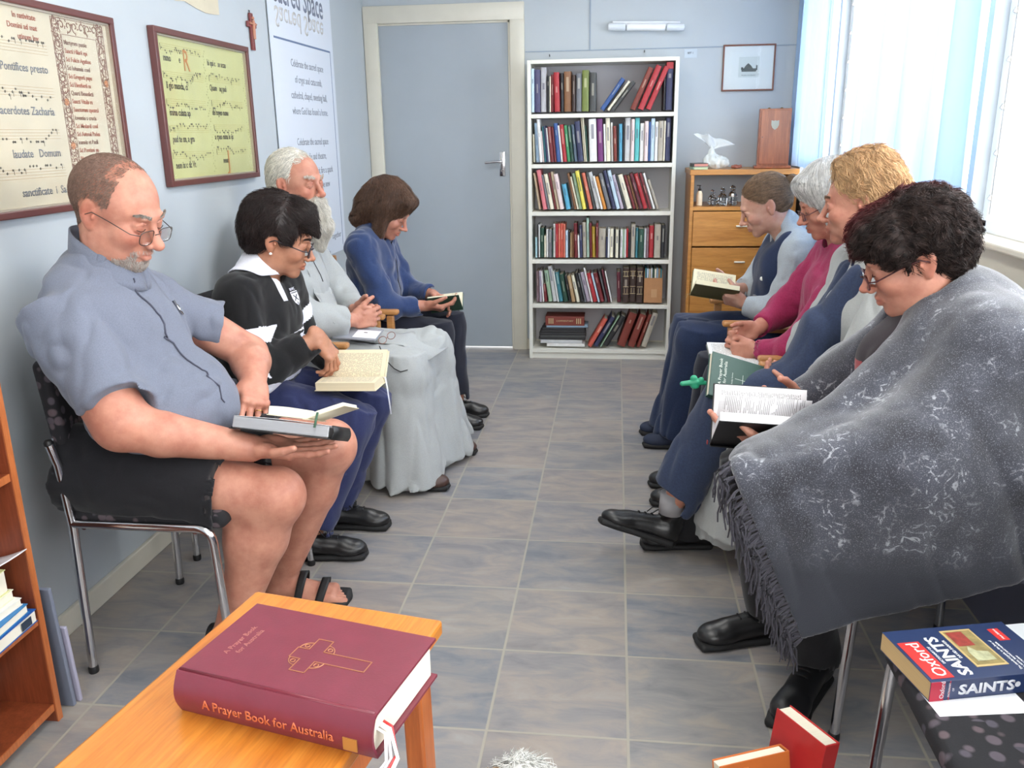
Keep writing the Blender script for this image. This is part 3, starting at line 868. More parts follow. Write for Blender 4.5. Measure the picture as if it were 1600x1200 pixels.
for xx in (bx0 + .009, bx0 + .030, bx1 - .009, bx1 - .030): frieze(brd, xx, by0, xx, by1, .008, Z, int(xx * 1000))
frieze(brd, bx0 + .03, by1 - .018, bx1 - .03, by1 - .018, .0165, Z, 5); frieze(brd, bx0 + .03, by0 + .018, bx1 - .03, by0 + .018, .0165, Z, 6)
for (cx, cy, sx, sy) in (((bx0 + bx1) / 2, by0, bx1 - bx0, .0016), ((bx0 + bx1) / 2, by1, bx1 - bx0, .0016), (bx0, (by0 + by1) / 2, .0016, by1 - by0), (bx1, (by0 + by1) / 2, .0016, by1 - by0)):
    brd.box((cx, cy, Z), (sx, sy, .0008))
ix0, ix1, iy0, iy1 = bx0 + .040, bx1 - .040, by0 + .042, by1 - .042
for (cx, cy, sx, sy) in (((ix0 + ix1) / 2, iy0, ix1 - ix0, .0016), ((ix0 + ix1) / 2, iy1, ix1 - ix0, .0016), (ix0, (iy0 + iy1) / 2, .0016, iy1 - iy0), (ix1, (iy0 + iy1) / 2, .0016, iy1 - iy0)):
    brd.box((cx, cy, Z), (sx, sy, .0008))
for k, s_ in enumerate(('Martyrum passio', 'Sancti Hilarii epi', 'Sci Felicis Agathes', 'Sci Iohannis conf', 'Sci Gregorii pape', 'Sci Eleutherii m', 'Quarti Benedicti', 'Sancti Vitalis m', 'Sanctorum apostol', 'Inventio s crucis', 'Sci Medardi conf', 'Sci Antonii Padua', 'Ioannis et Pauli', 'Sci Pontiani pp', 'Natale martyrum', 'Vincula s Petri', 'Assumptio Marie')):
    text_into(red if k % 3 else brd, s_, .0178, Matrix.Translation((ix0 + .006, iy1 - .026 - k * .0228, Z)), 'LEFT', .0006, sx=.92, bold=.01)
lines.build('staff_lines', m_inkl, t); notes.build('chant_notes', m_inkb, t); red.build('red_lettering', m_inkr, t); txt.build('black_lettering', m_inkg, t)
brd.build('scroll_border', mat('brown_red_scroll_ink', (132, 96, 84), rough=.7), t)
for k, (x, y) in enumerate(((bx0 + .018, .30), (bx0 + .018, .18), (bx1 - .018, .36), (bx1 - .018, .12), (.85, by0 + .018))):
    MB().lathe([(.0001, 0), (.010, 0), (.010, .0012), (.0001, .0014)], 14, Matrix.Translation((x, y, Z))).build('coloured_medallion', mat('orange_medallion', (192, 128, 84), rough=.6), t)
MB().box((W1 / 2, H1 / 2, .016), (W1 - .04, H1 - .04, .0012)).build('glass', mat('picture_glass', (240, 245, 245), rough=.03, trans=1., alpha=.12), t)
# green framed chant
W2_, H2_ = .775, .530
t = picture('framed_manuscript', 'smaller framed yellow-green chant manuscript in dark red-brown frame below the cross', wall_M(-2.205, 1.222), (0, 1, 0), (0, 0, 1), W2_, H2_, .021, .026, m_fr, m_slip)
MB().box((W2_ / 2, H2_ / 2, .004), (W2_ - .03, H2_ - .03, .005)).build('parchment', m_parch_g, t)
lines, notes, txt, spk, ini = MB(), MB(), MB(), MB(), MB()
L_ = ('mmo        e', 'li gio munda, ci', 'imma culata ap', 'pud te un, a gra', 'nem ix c di: Vt')
for k, s_ in enumerate(L_):
    y = .425 - k * .091
    text_into(txt, s_, .033, Matrix.Translation((.075, y, Z)), 'LEFT', .0006, sx=.78, bold=.014)
    staff(lines, notes, .06, .365, y + .034, .0072, z=Z, seed=k + 20)
for k, s_ in enumerate(('hi qui c   se ncan', 'Quum   aq pad', 'de ruyeo nunu', 'a rpuo nuna in ijs', '        nnun')):
    y = .425 - k * .091
    text_into(txt, s_, .031, Matrix.Translation((.41, y + .008, Z)), 'LEFT', .0006, sx=.78, bold=.014)
    if k: staff(lines, notes, .41, .70, y + .041, .0072, z=Z, seed=k + 40)
text_into(ini, 'R', .105, Matrix.Translation((.215, .40, Z + .0004)), 'LEFT', .0007, sx=.8, bold=.0)
text_into(ini, 'J', .105, Matrix.Translation((.50, .045, Z + .0004)), 'LEFT', .0007, sx=1., bold=.0)
for x in (.035, .385, .735):
    for k in range(46):
        spk.box((x + rndw.uniform(-.012, .012), .04 + k * .0098, Z), (rndw.uniform(.002, .007), rndw.uniform(.001, .003), .0006), rot=(0, 0, rndw.uniform(0, 3)))
lines.build('staff_lines', mat('ochre_staff', (176, 160, 96), rough=.7), t); notes.build('chant_notes', m_inkb, t); txt.build('black_lettering', m_inkb, t)
spk.build('marginal_leaf_scrolls', mat('olive_ink', (136, 138, 92), rough=.7), t); ini.build('orange_initials', m_inko, t)
MB().box((W2_ / 2, H2_ / 2, .017), (W2_ - .042, H2_ - .042, .0012)).build('glass', mat('picture_glass', (240, 245, 245), rough=.03, trans=1., alpha=.12), t)
# unframed sheet above, cut by the frame
t = bpy.data.objects.new('parchment_sheet', None); COL.objects.link(t); t.matrix_world = plane_M((WX, -2.03, 1.853), (0, 1, 0), (0, 0, 1)); tag(t, 'unframed torn parchment sheet pinned high on left wall above the green manuscript', 'paper')
mb = MB(); mb.prism([(0, .01), (.05, .004), (.12, .012), (.2, .0), (.28, -.008), (.36, -.004), (.40, .0), (.40, .3), (0, .3)], .0012, Matrix.Translation((0, 0, .001))); mb.build('paper', m_parch, t)
mb = MB()
for k in range(14): mb.box((.04 + rndw.uniform(0, .32), .03 + rndw.uniform(0, .2), .003), (.006, .005, .0006))
mb.build('ink_marks', m_inkb, t)
# crucifix
t = bpy.data.objects.new('wall_cross', None); COL.objects.link(t); t.matrix_world = plane_M((WX, -1.335, 1.822), (0, 1, 0), (0, 0, 1)); tag(t, 'small red-brown wooden wall cross between green manuscript and tall banner', 'cross')
MB().box((0, 0, .008), (.026, .150, .012), bev=.003).box((0, .028, .008), (.085, .024, .012), bev=.003).build('cross_body', mat('red_brown_wood', (122, 56, 56), rough=.4), t)
mb = MB(); mb.tube([(0, .045, .017), (0, .02, .018), (0, -.03, .017)], .0075, 8); mb.tube([(-.034, .032, .016), (0, .030, .018), (.034, .032, .016)], .0045, 8); mb.lathe([(.0001, 0), (.008, .004), (.007, .012), (.0001, .016)], 12, Matrix.Translation((0, .046, .016)) @ Matrix.Rotation(-math.pi / 2, 4, 'X'))
mb.build('painted_figure', mat('painted_figure', (186, 128, 104), rough=.5), t, smooth=True)
MB().tube([(0, .075, .004), (-.004, .086, .004), (.004, .086, .004), (0, .075, .004)], .0015, 5).build('hanging_loop', m_black_ := mat('dark_wire', (60, 50, 46)), t)
# banner
BW, BH = .895, 1.62
t = bpy.data.objects.new('poster_banner', None); COL.objects.link(t); t.matrix_world = plane_M((WX + .004, -1.135, .76), (0, 1, 0), (0, 0, 1)); tag(t, 'tall white hanging banner with grey verses about sacred space behind the monk', 'banner')
MB().box((BW / 2, BH / 2, .003), (BW, BH, .004)).build('sheet', mat('white_banner_vinyl', (214, 220, 230), rough=.5), t)
mb = MB()
ty = 1.975 - .76
text_into(mb, 'Sacred Space', .165, Matrix.Translation((.07, ty + .01, .0052)), 'LEFT', .0006, sx=.80, bold=.012)
mb.build('title', m_bt_ := mat('slate_title_ink', (124, 130, 148), rough=.6), t)
mb = MB(); text_into(mb, 'Sacred Space', .13, Matrix.Translation((.07, ty - .01, .0052)) @ Matrix.Diagonal((1, -1, 1, 1)), 'LEFT', .0006, sx=1.0, bold=.008)
mb.build('title_reflection', mat('pale_sand_ink', (204, 202, 200), rough=.6), t)
mb = MB(); mb.box((.44, 1.068, .0055), (.80, .009, .001)); mb.box((.842, .55, .0055), (.005, 1.04, .001)); mb.build('blue_rule', mat('steel_blue_rule', (104, 122, 154), rough=.6), t)
m_vk = mat('grey_verse_ink', (128, 134, 146), rough=.6)
vs = (('Celebrate the sacred space', 0), ('of crypt and catacomb,', 0), ('cathedral, chapel, meeting hall,', 0), ('where God has found a home.', 0), ('', 0), ('Celebrate the sacred space', 0), ('of studio and theatre,', 0), ('where gift and Spirit fire a spark', 0), ('and bring a creative new', 0), ('', 0), ('Celebrate the space,', 0), ('the grace of her for his', 0), ('and her sacred', 0), ('song together in', 0), ('the sacred call', 0))
for k, (s_, _) in enumerate(vs):
    if s_: mb = MB(); text_into(mb, s_, .050, Matrix.Translation((.47, .955 - k * .0735, .0052)), 'CENTER', .0006, sx=.86, bold=-.004); mb.build('verse_line', m_vk, t)
mb = MB(); text_into(mb, 'together', .045, Matrix.Translation((.66, .08, .0052)), 'LEFT', .0006); mb.build('verse_line', m_vk, t)
# ------------------------------------------------------------------ smooth solid modelling (distance fields -> meshes)
def _h3(ix, iy, iz, seed):
    n = (ix * 374761393 + iy * 668265263 + iz * 2147483647 + seed * 1274126177) & 0xffffffff
    n = ((n ^ (n >> 13)) * 1274126177) & 0xffffffff
    n = (n ^ (n >> 16)) & 0xffff
    return n.astype(np.float32) / 65535.0
def vnoise(P, freq, seed=0):
    """value noise in [-1,1]; P (...,3), freq scalar or 3-vector"""
    Q = P * np.asarray(freq, np.float32)
    I = np.floor(Q)
    F = Q - I
    F = F * F * (3 - 2 * F)
    I = I.astype(np.int64)
    ix, iy, iz = I[..., 0], I[..., 1], I[..., 2]
    fx, fy, fz = F[..., 0], F[..., 1], F[..., 2]
    r = 0
    for dx in (0, 1):
        wx = fx if dx else 1 - fx
        for dy in (0, 1):
            wy = fy if dy else 1 - fy
            for dz in (0, 1):
                wz = fz if dz else 1 - fz
                r = r + wx * wy * wz * _h3(ix + dx, iy + dy, iz + dz, seed)
    return r * 2 - 1

def V3(p): return np.array([p[0], p[1], p[2]], np.float32)
def unit(v):
    v = np.asarray(v, np.float64); return v / (np.linalg.norm(v) + 1e-12)
def frame_R(f, u):
    """3x3 with columns f, l, u (forward, left, up)"""
    f = unit(f); l = unit(np.cross(u, f)); u = np.cross(f, l)
    return np.stack([f, l, u], 1).astype(np.float32)

class Field:
    def __init__(self):
        self.p = []
        self.disp = None
    def _push(self, fn, c, rad, k, op):
        self.p.append((fn, V3(c), float(rad) + k + .004, float(k), op))
        return self
    def cap(self, a, b, ra, rb=None, k=.01, op=1, sq=None):
        """tapered capsule; sq=(axis, factor) flattens it across that axis"""
        a, b = V3(a), V3(b); rb = ra if rb is None else rb
        ab = b - a; L2 = float(ab @ ab) + 1e-12
        n = None
        if sq: n, s = unit(sq[0]).astype(np.float32), float(sq[1])
        def fn(P):
            d = P - a
            if n is not None:
                q = d @ n
                d = d + n * (q * (1 / s - 1))[..., None]
                ab2 = ab + n * (float(ab @ n) * (1 / s - 1)); l2 = float(ab2 @ ab2) + 1e-12
            else:
                ab2, l2 = ab, L2
            t = np.clip((d @ ab2) / l2, 0, 1)
            e = d - t[..., None] * ab2
            r = np.sqrt((e * e).sum(-1)) - (ra + (rb - ra) * t)
            return r * (min(s, 1.) ** .5 if n is not None else 1)
        return self._push(fn, (a + b) / 2, math.sqrt(L2) / 2 + max(ra, rb) * (max(1, sq[1]) if sq else 1), k, op)
    def ell(self, c, r, R=None, k=.01, op=1):
        c = V3(c); r = np.array(r if hasattr(r, '__len__') else (r, r, r), np.float32)
        R_ = None if R is None else np.asarray(R, np.float32)
        def fn(P):
            d = P - c
            if R_ is not None: d = d @ R_
            q = d / r
            k0 = np.sqrt((q * q).sum(-1)) + 1e-9
            k1 = np.sqrt(((d / (r * r)) ** 2).sum(-1)) + 1e-9
            return k0 * (k0 - 1) / k1
        return self._push(fn, c, float(r.max()), k, op)
    def box(self, c, h, R=None, rnd=.005, k=.01, op=1):
        c = V3(c); h = np.array(h, np.float32)
        R_ = None if R is None else np.asarray(R, np.float32)
        def fn(P):
            d = P - c
            if R_ is not None: d = d @ R_
            q = np.abs(d) - (h - rnd)
            return np.sqrt((np.maximum(q, 0) ** 2).sum(-1)) + np.minimum(q.max(-1), 0) - rnd
        return self._push(fn, c, float(np.linalg.norm(h)), k, op)
    def chain(self, pts, radii, k=.01, op=1, sq=None):
        for i in range(len(pts) - 1):
            self.cap(pts[i], pts[i + 1], radii[i], radii[i + 1], k, op, sq)
        return self
    def cut(self, fn, k=.004):
        """intersect the whole so far with the region where fn(P)<0"""
        self.p.append((fn, V3((0, 0, 0)), 1e6, float(k), 0))
        return self
    def ev(self, P, prims=None):
        P = np.asarray(P, np.float32)
        d = np.full(P.shape[:-1], 10., np.float32)
        for (fn, c, rad, k, op) in (self.p if prims is None else prims):
            e = fn(P)
            d = self._comb(d, e, k, op)
        if self.disp is not None:
            m = np.abs(d) < .05
            if m.any():
                d = d.copy(); d[m] = d[m] + self.disp(P[m])
        return d
    @staticmethod
    def _comb(d, e, k, op):
        if op == 1:
            if k <= 0: return np.minimum(d, e)
            h = np.clip(.5 + .5 * (d - e) / k, 0, 1)
            return d + (e - d) * h - k * h * (1 - h)
        if op == -1:
            e = -e
        h = np.clip(.5 - .5 * (d - e) / k, 0, 1)
        return d + (e - d) * h + k * h * (1 - h)
    def grad(self, P, e=.002):
        g = np.zeros_like(P)
        for i in range(3):
            o = np.zeros(3, np.float32); o[i] = e
            g[:, i] = self.ev(P + o) - self.ev(P - o)
        return g / (np.linalg.norm(g, axis=1, keepdims=True) + 1e-9)
    def bounds(self, pad=.01):
        lo = np.min([c - r for f, c, r, k, op in self.p if op == 1], 0)
        hi = np.max([c + r for f, c, r, k, op in self.p if op == 1], 0)
        return lo - pad, hi + pad
    def mesh(self, res, box=None):
        lo, hi = self.bounds() if box is None else (V3(box[0]), V3(box[1]))
        B = 12
        nb = np.maximum(1, np.ceil((hi - lo) / (res * B)).astype(int))
        n = nb * B + 1
        G = np.full(n, 1., np.float32)
        bi = np.stack(np.meshgrid(*[np.arange(x) for x in nb], indexing='ij'), -1).reshape(-1, 3)
        cen = lo + (bi * B + B / 2) * res
        half = B * res / 2 * 1.7321
        dc = np.full(len(cen), 10., np.float32)
        for (fn, c, rad, k, op) in self.p:
            dc = self._comb(dc, fn(cen.astype(np.float32)), k, op)
        act = np.abs(dc) < half * 1.5 + .012
        ab = bi[act]; ac = cen[act].astype(np.float32)
        # plain blocks: sign only
        for b, d in zip(bi[~act], dc[~act]):
            if d < 0:
                s = b * B
                G[s[0]:s[0] + B + 1, s[1]:s[1] + B + 1, s[2]:s[2] + B + 1] = -1
        r = np.arange(B + 1)
        off = (np.stack(np.meshgrid(r, r, r, indexing='ij'), -1) * res).astype(np.float32)
        CH = 400
        for s0 in range(0, len(ab), CH):
            bb = ab[s0:s0 + CH]; cc = ac[s0:s0 + CH]
            P = (lo + bb * B * res).astype(np.float32)[:, None, None, None, :] + off[None]
            d = np.full(P.shape[:-1], 10., np.float32)
            for (fn, c, rad, k, op) in self.p:
                m = np.linalg.norm(cc - c, axis=1) < rad + half + .02
                if not m.any(): continue
                if m.all(): d = self._comb(d, fn(P), k, op)
                else: d[m] = self._comb(d[m], fn(P[m]), k, op)
            if self.disp is not None:
                m = np.abs(d) < .03
                if m.any(): d[m] += self.disp(P[m])
            for q, b in enumerate(bb):
                s = b * B
                G[s[0]:s[0] + B + 1, s[1]:s[1] + B + 1, s[2]:s[2] + B + 1] = d[q]
        return surface_nets(G, lo, res)

def surface_nets(G, lo, res):
    I = G < 0
    C = I[:-1, :-1, :-1].astype(np.int8)
    tot = np.zeros_like(C)
    cs = [(i, j, k) for i in (0, 1) for j in (0, 1) for k in (0, 1)]
    nx, ny, nz = G.shape
    for (i, j, k) in cs:
        tot += I[i:nx - 1 + i, j:ny - 1 + j, k:nz - 1 + k]
    act = (tot > 0) & (tot < 8)
    idx = np.argwhere(act)
    if len(idx) == 0: return np.zeros((0, 3), np.float32), np.zeros((0, 4), np.int32)
    cm = np.full(act.shape, -1, np.int32)
    cm[act] = np.arange(len(idx))
    vals = {c: G[idx[:, 0] + c[0], idx[:, 1] + c[1], idx[:, 2] + c[2]] for c in cs}
    acc = np.zeros((len(idx), 3), np.float32); cnt = np.zeros(len(idx), np.float32)
    for c in cs:
        for ax in range(3):
            if c[ax] == 0:
                e = list(c); e[ax] = 1; e = tuple(e)
                a, b = vals[c], vals[e]
                m = (a < 0) != (b < 0)
                t = np.where(m, a / (a - b + 1e-20), 0)
                p = np.tile(np.array(c, np.float32), (len(idx), 1)); p[:, ax] = t
                acc[m] += p[m]; cnt[m] += 1
    V = (idx + acc / cnt[:, None]) * res + lo
    F = []
    for ax in range(3):
        o1, o2 = (ax + 1) % 3, (ax + 2) % 3
        sl0 = [slice(None)] * 3; sl1 = [slice(None)] * 3
        sl0[ax] = slice(0, -1); sl1[ax] = slice(1, None)
        A = I[tuple(sl0)]; Bb = I[tuple(sl1)]
        e = np.argwhere(A != Bb)
        ok = (e[:, o1] > 0) & (e[:, o2] > 0) & (e[:, o1] < G.shape[o1] - 1) & (e[:, o2] < G.shape[o2] - 1)
        e = e[ok]
        s = A[e[:, 0], e[:, 1], e[:, 2]]
        q = []
        for (d1, d2) in ((-1, -1), (0, -1), (0, 0), (-1, 0)):
            p = e.copy(); p[:, o1] += d1; p[:, o2] += d2
            q.append(cm[p[:, 0], p[:, 1], p[:, 2]])
        q = np.stack(q, 1)
        q[~s] = q[~s][:, ::-1]
        F.append(q)
    F = np.concatenate(F)
    F = F[(F >= 0).all(1)]
    return V.astype(np.float32), F.astype(np.int32)

def np_mesh(name, V, F, mats, parent=None, tint=None, fm=None, origin=None):
    me = bpy.data.meshes.new(name)
    V = np.asarray(V, np.float32)
    if origin is not None: V = V - V3(origin)
    nf = len(F); fs = F.shape[1]
    me.vertices.add(len(V)); me.vertices.foreach_set('co', V.ravel())
    me.loops.add(nf * fs); me.loops.foreach_set('vertex_index', F.astype(np.int32).ravel())
    me.polygons.add(nf)
    me.polygons.foreach_set('loop_start', np.arange(0, nf * fs, fs, dtype=np.int32))
    me.polygons.foreach_set('loop_total', np.full(nf, fs, np.int32))
    me.polygons.foreach_set('use_smooth', np.ones(nf, bool))
    for m in (mats if isinstance(mats, (list, tuple)) else [mats]): me.materials.append(m)
    if fm is not None: me.polygons.foreach_set('material_index', fm.astype(np.int32))
    me.update(calc_edges=True); me.validate()
    m0 = mats[0] if isinstance(mats, (list, tuple)) else mats
    if tint is None and m0.get('hair'):
        tint = np.repeat(np.random.RandomState(len(V) % 999).uniform(.62, 1.25, len(V) // 15 + 1), 15)[:len(V), None] * np.ones((1, 3))
    if tint is not None:
        a = me.color_attributes.new('tint', 'FLOAT_COLOR', 'POINT')
        t = np.ones((len(V), 4), np.float32); t[:, :3] = tint
        a.data.foreach_set('color', t.ravel())
    o = bpy.data.objects.new(name, me)
    COL.objects.link(o)
    if parent is not None: o.parent = parent
    return o

def biggest(V, F, frac=.04):
    """drop stray crumbs: keep only connected pieces with at least frac of the vertices"""
    n = len(V)
    if n == 0: return V, F
    lab = np.arange(n)
    E = np.concatenate([F[:, [i, (i + 1) % F.shape[1]]] for i in range(F.shape[1])])
    a, b = E[:, 0], E[:, 1]
    while True:
        m = np.minimum(lab[a], lab[b])
        new = lab.copy()
        np.minimum.at(new, a, m); np.minimum.at(new, b, m)
        new = new[new]; new = new[new]
        if (new == lab).all(): break
        lab = new
    cnt = np.bincount(lab, minlength=n)
    ok = cnt[lab] >= frac * n
    F = F[ok[F].all(1)]
    u = np.unique(F); mp = np.full(n, -1); mp[u] = np.arange(len(u))
    return V[u], mp[F]
def relax(V, F, it=2, f=.5):
    """light Laplacian smoothing"""
    E = np.concatenate([F[:, [i, (i + 1) % F.shape[1]]] for i in range(F.shape[1])])
    for _ in range(it):
        s = np.zeros_like(V); c = np.zeros(len(V), np.float32)
        for a, b in ((0, 1), (1, 0)):
            for ax in range(3): s[:, ax] += np.bincount(E[:, a], V[E[:, b], ax], len(V))
            c += np.bincount(E[:, a], minlength=len(V))
        V = V + f * (s / np.maximum(c, 1)[:, None] - V)
    return V

def tubes_np(paths, radii, seg=3):
    """many thin strands at once: paths (N,S,3), radii (N,S) -> V,F"""
    Np, S, _ = paths.shape
    t = np.gradient(paths, axis=1)
    t /= np.linalg.norm(t, axis=2, keepdims=True) + 1e-9
    ref = np.where(np.abs(t[..., 2:3]) < .9, np.array([0, 0, 1.]), np.array([1., 0, 0]))
    u = np.cross(t, ref); u /= np.linalg.norm(u, axis=2, keepdims=True) + 1e-9
    w = np.cross(t, u)
    rings = [paths + (u * math.cos(2 * math.pi * k / seg) + w * math.sin(2 * math.pi * k / seg)) * radii[..., None] for k in range(seg)]
    V = np.stack(rings, 2).reshape(-1, 3)
    base = (np.arange(Np) * S * seg)[:, None, None] + (np.arange(S - 1) * seg)[None, :, None] + np.arange(seg)[None, None, :]
    nxt = (np.arange(Np) * S * seg)[:, None, None] + (np.arange(S - 1) * seg)[None, :, None] + ((np.arange(seg) + 1) % seg)[None, None, :]
    F = np.stack([base, nxt, nxt + seg, base + seg], -1).reshape(-1, 4)
    return V.astype(np.float32), F.astype(np.int32)

def grow(core, V, Nn, n, flow, length, steps, lift, rad, seed, mask=None, curl=0., jitter=.35, drop=0.):
    """strands rooted on a surface, combed along flow(P, normal) and kept just off the core"""
    rs = np.random.RandomState(seed)
    idx = np.arange(len(V)) if mask is None else np.where(mask(V, Nn))[0]
    if len(idx) == 0: return np.zeros((0, 3), np.float32), np.zeros((0, 4), np.int32)
    r = rs.choice(idx, n)
    P = V[r].copy() + rs.normal(0, .0012, (n, 3)).astype(np.float32)
    L = length * rs.uniform(.6, 1.15, n)
    off0 = rs.uniform(0, 1, n)
    jd = rs.normal(0, jitter, (n, 3))
    path = [P.copy()]
    for s in range(1, steps):
        nrm = core.grad(P)
        f = flow(P, nrm) + jd * .5
        if curl:
            f = f + curl * np.stack([vnoise(P, 60, 1 + seed), vnoise(P, 60, 2 + seed), vnoise(P, 60, 3 + seed)], 1)
        f = f - nrm * (f * nrm).sum(1, keepdims=True) * .9
        f /= np.linalg.norm(f, axis=1, keepdims=True) + 1e-9
        P = P + f * (L / (steps - 1))[:, None]
        d = core.ev(P)
        tgt = lift * off0 * (s / (steps - 1)) + .0006
        g = core.grad(P)
        P = P + g * (np.clip(tgt - d, -.02, .02))[:, None] * (1 - drop)
        P[:, 2] -= drop * .002
        path.append(P.copy())
    path = np.stack(path, 1)
    tt = np.linspace(0, 1, steps)
    R = rad * (1 - .75 * tt ** 2)[None, :] * rs.uniform(.7, 1.3, (n, 1))
    return tubes_np(path, R)
def join_np(*parts):
    Vs, Fs, o = [], [], 0
    for V, F in parts:
        Vs.append(V); Fs.append(F + o); o += len(V)
    return np.concatenate(Vs), np.concatenate(Fs)

# ------------------------------------------------------------------ heads and hands
class HF:
    """local frame: x forward, y left, z up"""
    def __init__(self, o, R, s=1.):
        self.o, self.R, self.s = V3(o), np.asarray(R, np.float32), s
    def __call__(self, x, y, z):
        return self.o + self.R @ (np.array([x, y, z], np.float32) * self.s)
    def r(self, *a): return tuple(x * self.s for x in a)
    def loc(self, P): return ((P - self.o) @ self.R) / self.s
def head_frame(o, yaw, pitch, roll=0., s=1.):
    """yaw about z (0 = facing +x), pitch>0 bows the face down"""
    R = Matrix.Rotation(yaw, 3, 'Z') @ Matrix.Rotation(pitch, 3, 'Y') @ Matrix.Rotation(roll, 3, 'X')
    return HF(o, np.array(R), s)

def add_head(F, h, fat=1., nose=1., jaw=1., ears=True, open_eyes=False):
    R, s = h.R, h.s
    E = lambda c, r, k=.012, op=1, RR=None: F.ell(h(*c), h.r(*r), R if RR is None else R @ RR, k * s, op)
    Cp = lambda a, b, ra, rb=None, k=.01, op=1: F.cap(h(*a), h(*b), ra * s, (rb if rb is not None else ra) * s, k * s, op)
    E((-.018, 0, .034), (.098, .077, .088))
    E((.018, 0, .010), (.070, .068, .085), .02)
    E((.028, 0, -.045), (.060, .056 * fat, .052), .02)
    E((.030, 0, -.075), (.048, .046 * fat * jaw, .034), .02)
    for y in (-1, 1):
        E((-.002, y * .048 * fat, -.055), (.032, .018, .036), .02)
        E((.058, y * .040, -.028), (.028, .022 * fat, .024), .018)
    E((.068, 0, -.060), (.024, .032, .028), .014)
    E((.066, 0, -.098), (.022, .024 * jaw, .018), .016)
    Cp((.086, -.03, .020), (.086, .03, .020), .010, k=.014)
    for y in (-1, 1):
        E((.098, y * .033, .000), (.018, .019, .013), .012, -1)
    for y in (-1, 1):
        E((.0745, y * .0325, -.001), (.0150, .0160, .0140), .0035)
        # upper lid fold and lower lid rim
        Cp((.0880, y * .020, .0055), (.0880, y * .034, .0090), .0020, .0024, .004)
        Cp((.0880, y * .034, .0090), (.0815, y * .047, .0050), .0024, .0018, .004)
        Cp((.0875, y * .021, -.0070), (.0875, y * .034, -.0115), .0014, .0018, .004)
        Cp((.0875, y * .034, -.0115), (.0815, y * .046, -.0065), .0018, .0014, .004)
    Cp((.088, 0, .010), (.108 * 1, 0, -.028), .0075, .0088 * nose, .010)
    E((.113, 0, -.036), (.0125 * nose, .0115 * nose, .0105 * nose), .006)
    for y in (-1, 1):
        E((.101, y * .0125 * nose, -.0405), (.0100, .0072, .0078), .005)
        E((.107, y * .0065, -.0475), (.0045, .0028, .003), .002, -1)
    # lips
    Cp((.0935, -.006, -.0625), (.0935, .006, -.0625), .0058, k=.004)
    for y in (-1, 1):
        Cp((.0935, y * .006, -.0625), (.083, y * .024, -.0675), .0055, .003, .004)
        Cp((.0925, y * .005, -.0745), (.083, y * .022, -.0690), .0062, .003, .004)
    Cp((.0925, -.005, -.0745), (.0925, .005, -.0745), .0064, k=.004)
    for y in (-1, 1):
        Cp((.1005, 0, -.0682), (.0885, y * .026, -.0682), .0016, .0012, .0025, -1)
        # naso-labial fold
        Cp((.096, y * .022, -.046), (.083, y * .034, -.068), .0018, .001, .006, -1)
    if ears:
        for y in (-1, 1):
            RE = np.array(Matrix.Rotation(-y * .35, 3, 'Z') @ Matrix.Rotation(-.18, 3, 'Y'), np.float32)
            E((-.014, y * .077, .000), (.0185, .0075, .031), .004, 1, RE)
            E((-.010, y * .0745, -.026), (.010, .0065, .012), .004, 1, RE)
            E((-.009, y * .0845, .000), (.0095, .006, .017), .004, -1, RE)
            E((-.012, y * .0845, .016), (.010, .0035, .008), .003, -1, RE)
            E((-.001, y * .080, -.004), (.004, .005, .006), .003, 1, RE)

def head_tint(h, V, ruddy=.5, lips=1.):
    """natural colouring of a face: ruddy nose, cheeks, ears and lips (multiplies the skin tone)"""
    L = h.loc(V)
    t = np.ones((len(V), 3), np.float32)
    def blob(c, r, col, amt):
        d = np.linalg.norm((L - np.array(c)) / np.array(r), axis=1)
        w = np.clip(1 - d, 0, 1) ** .7 * amt
        t[:] = t * (1 - w[:, None]) + t * np.array(col, np.float32) * w[:, None]
    rd = (1.0, .72, .68)
    blob((.112, 0, -.035), (.022, .022, .022), rd, ruddy)
    for y in (-1, 1):
        blob((.07, y * .045, -.03), (.04, .035, .032), rd, ruddy * .8)
        blob((-.012, y * .082, 0), (.03, .02, .04), rd, ruddy * .9)
        blob((.09, y * .011, -.0685), (.013, .02, .0105), (.86, .52, .52), lips)
        blob((.09, y * .033, -.004), (.02, .02, .014), (.86, .72, .70), .55)
    return t

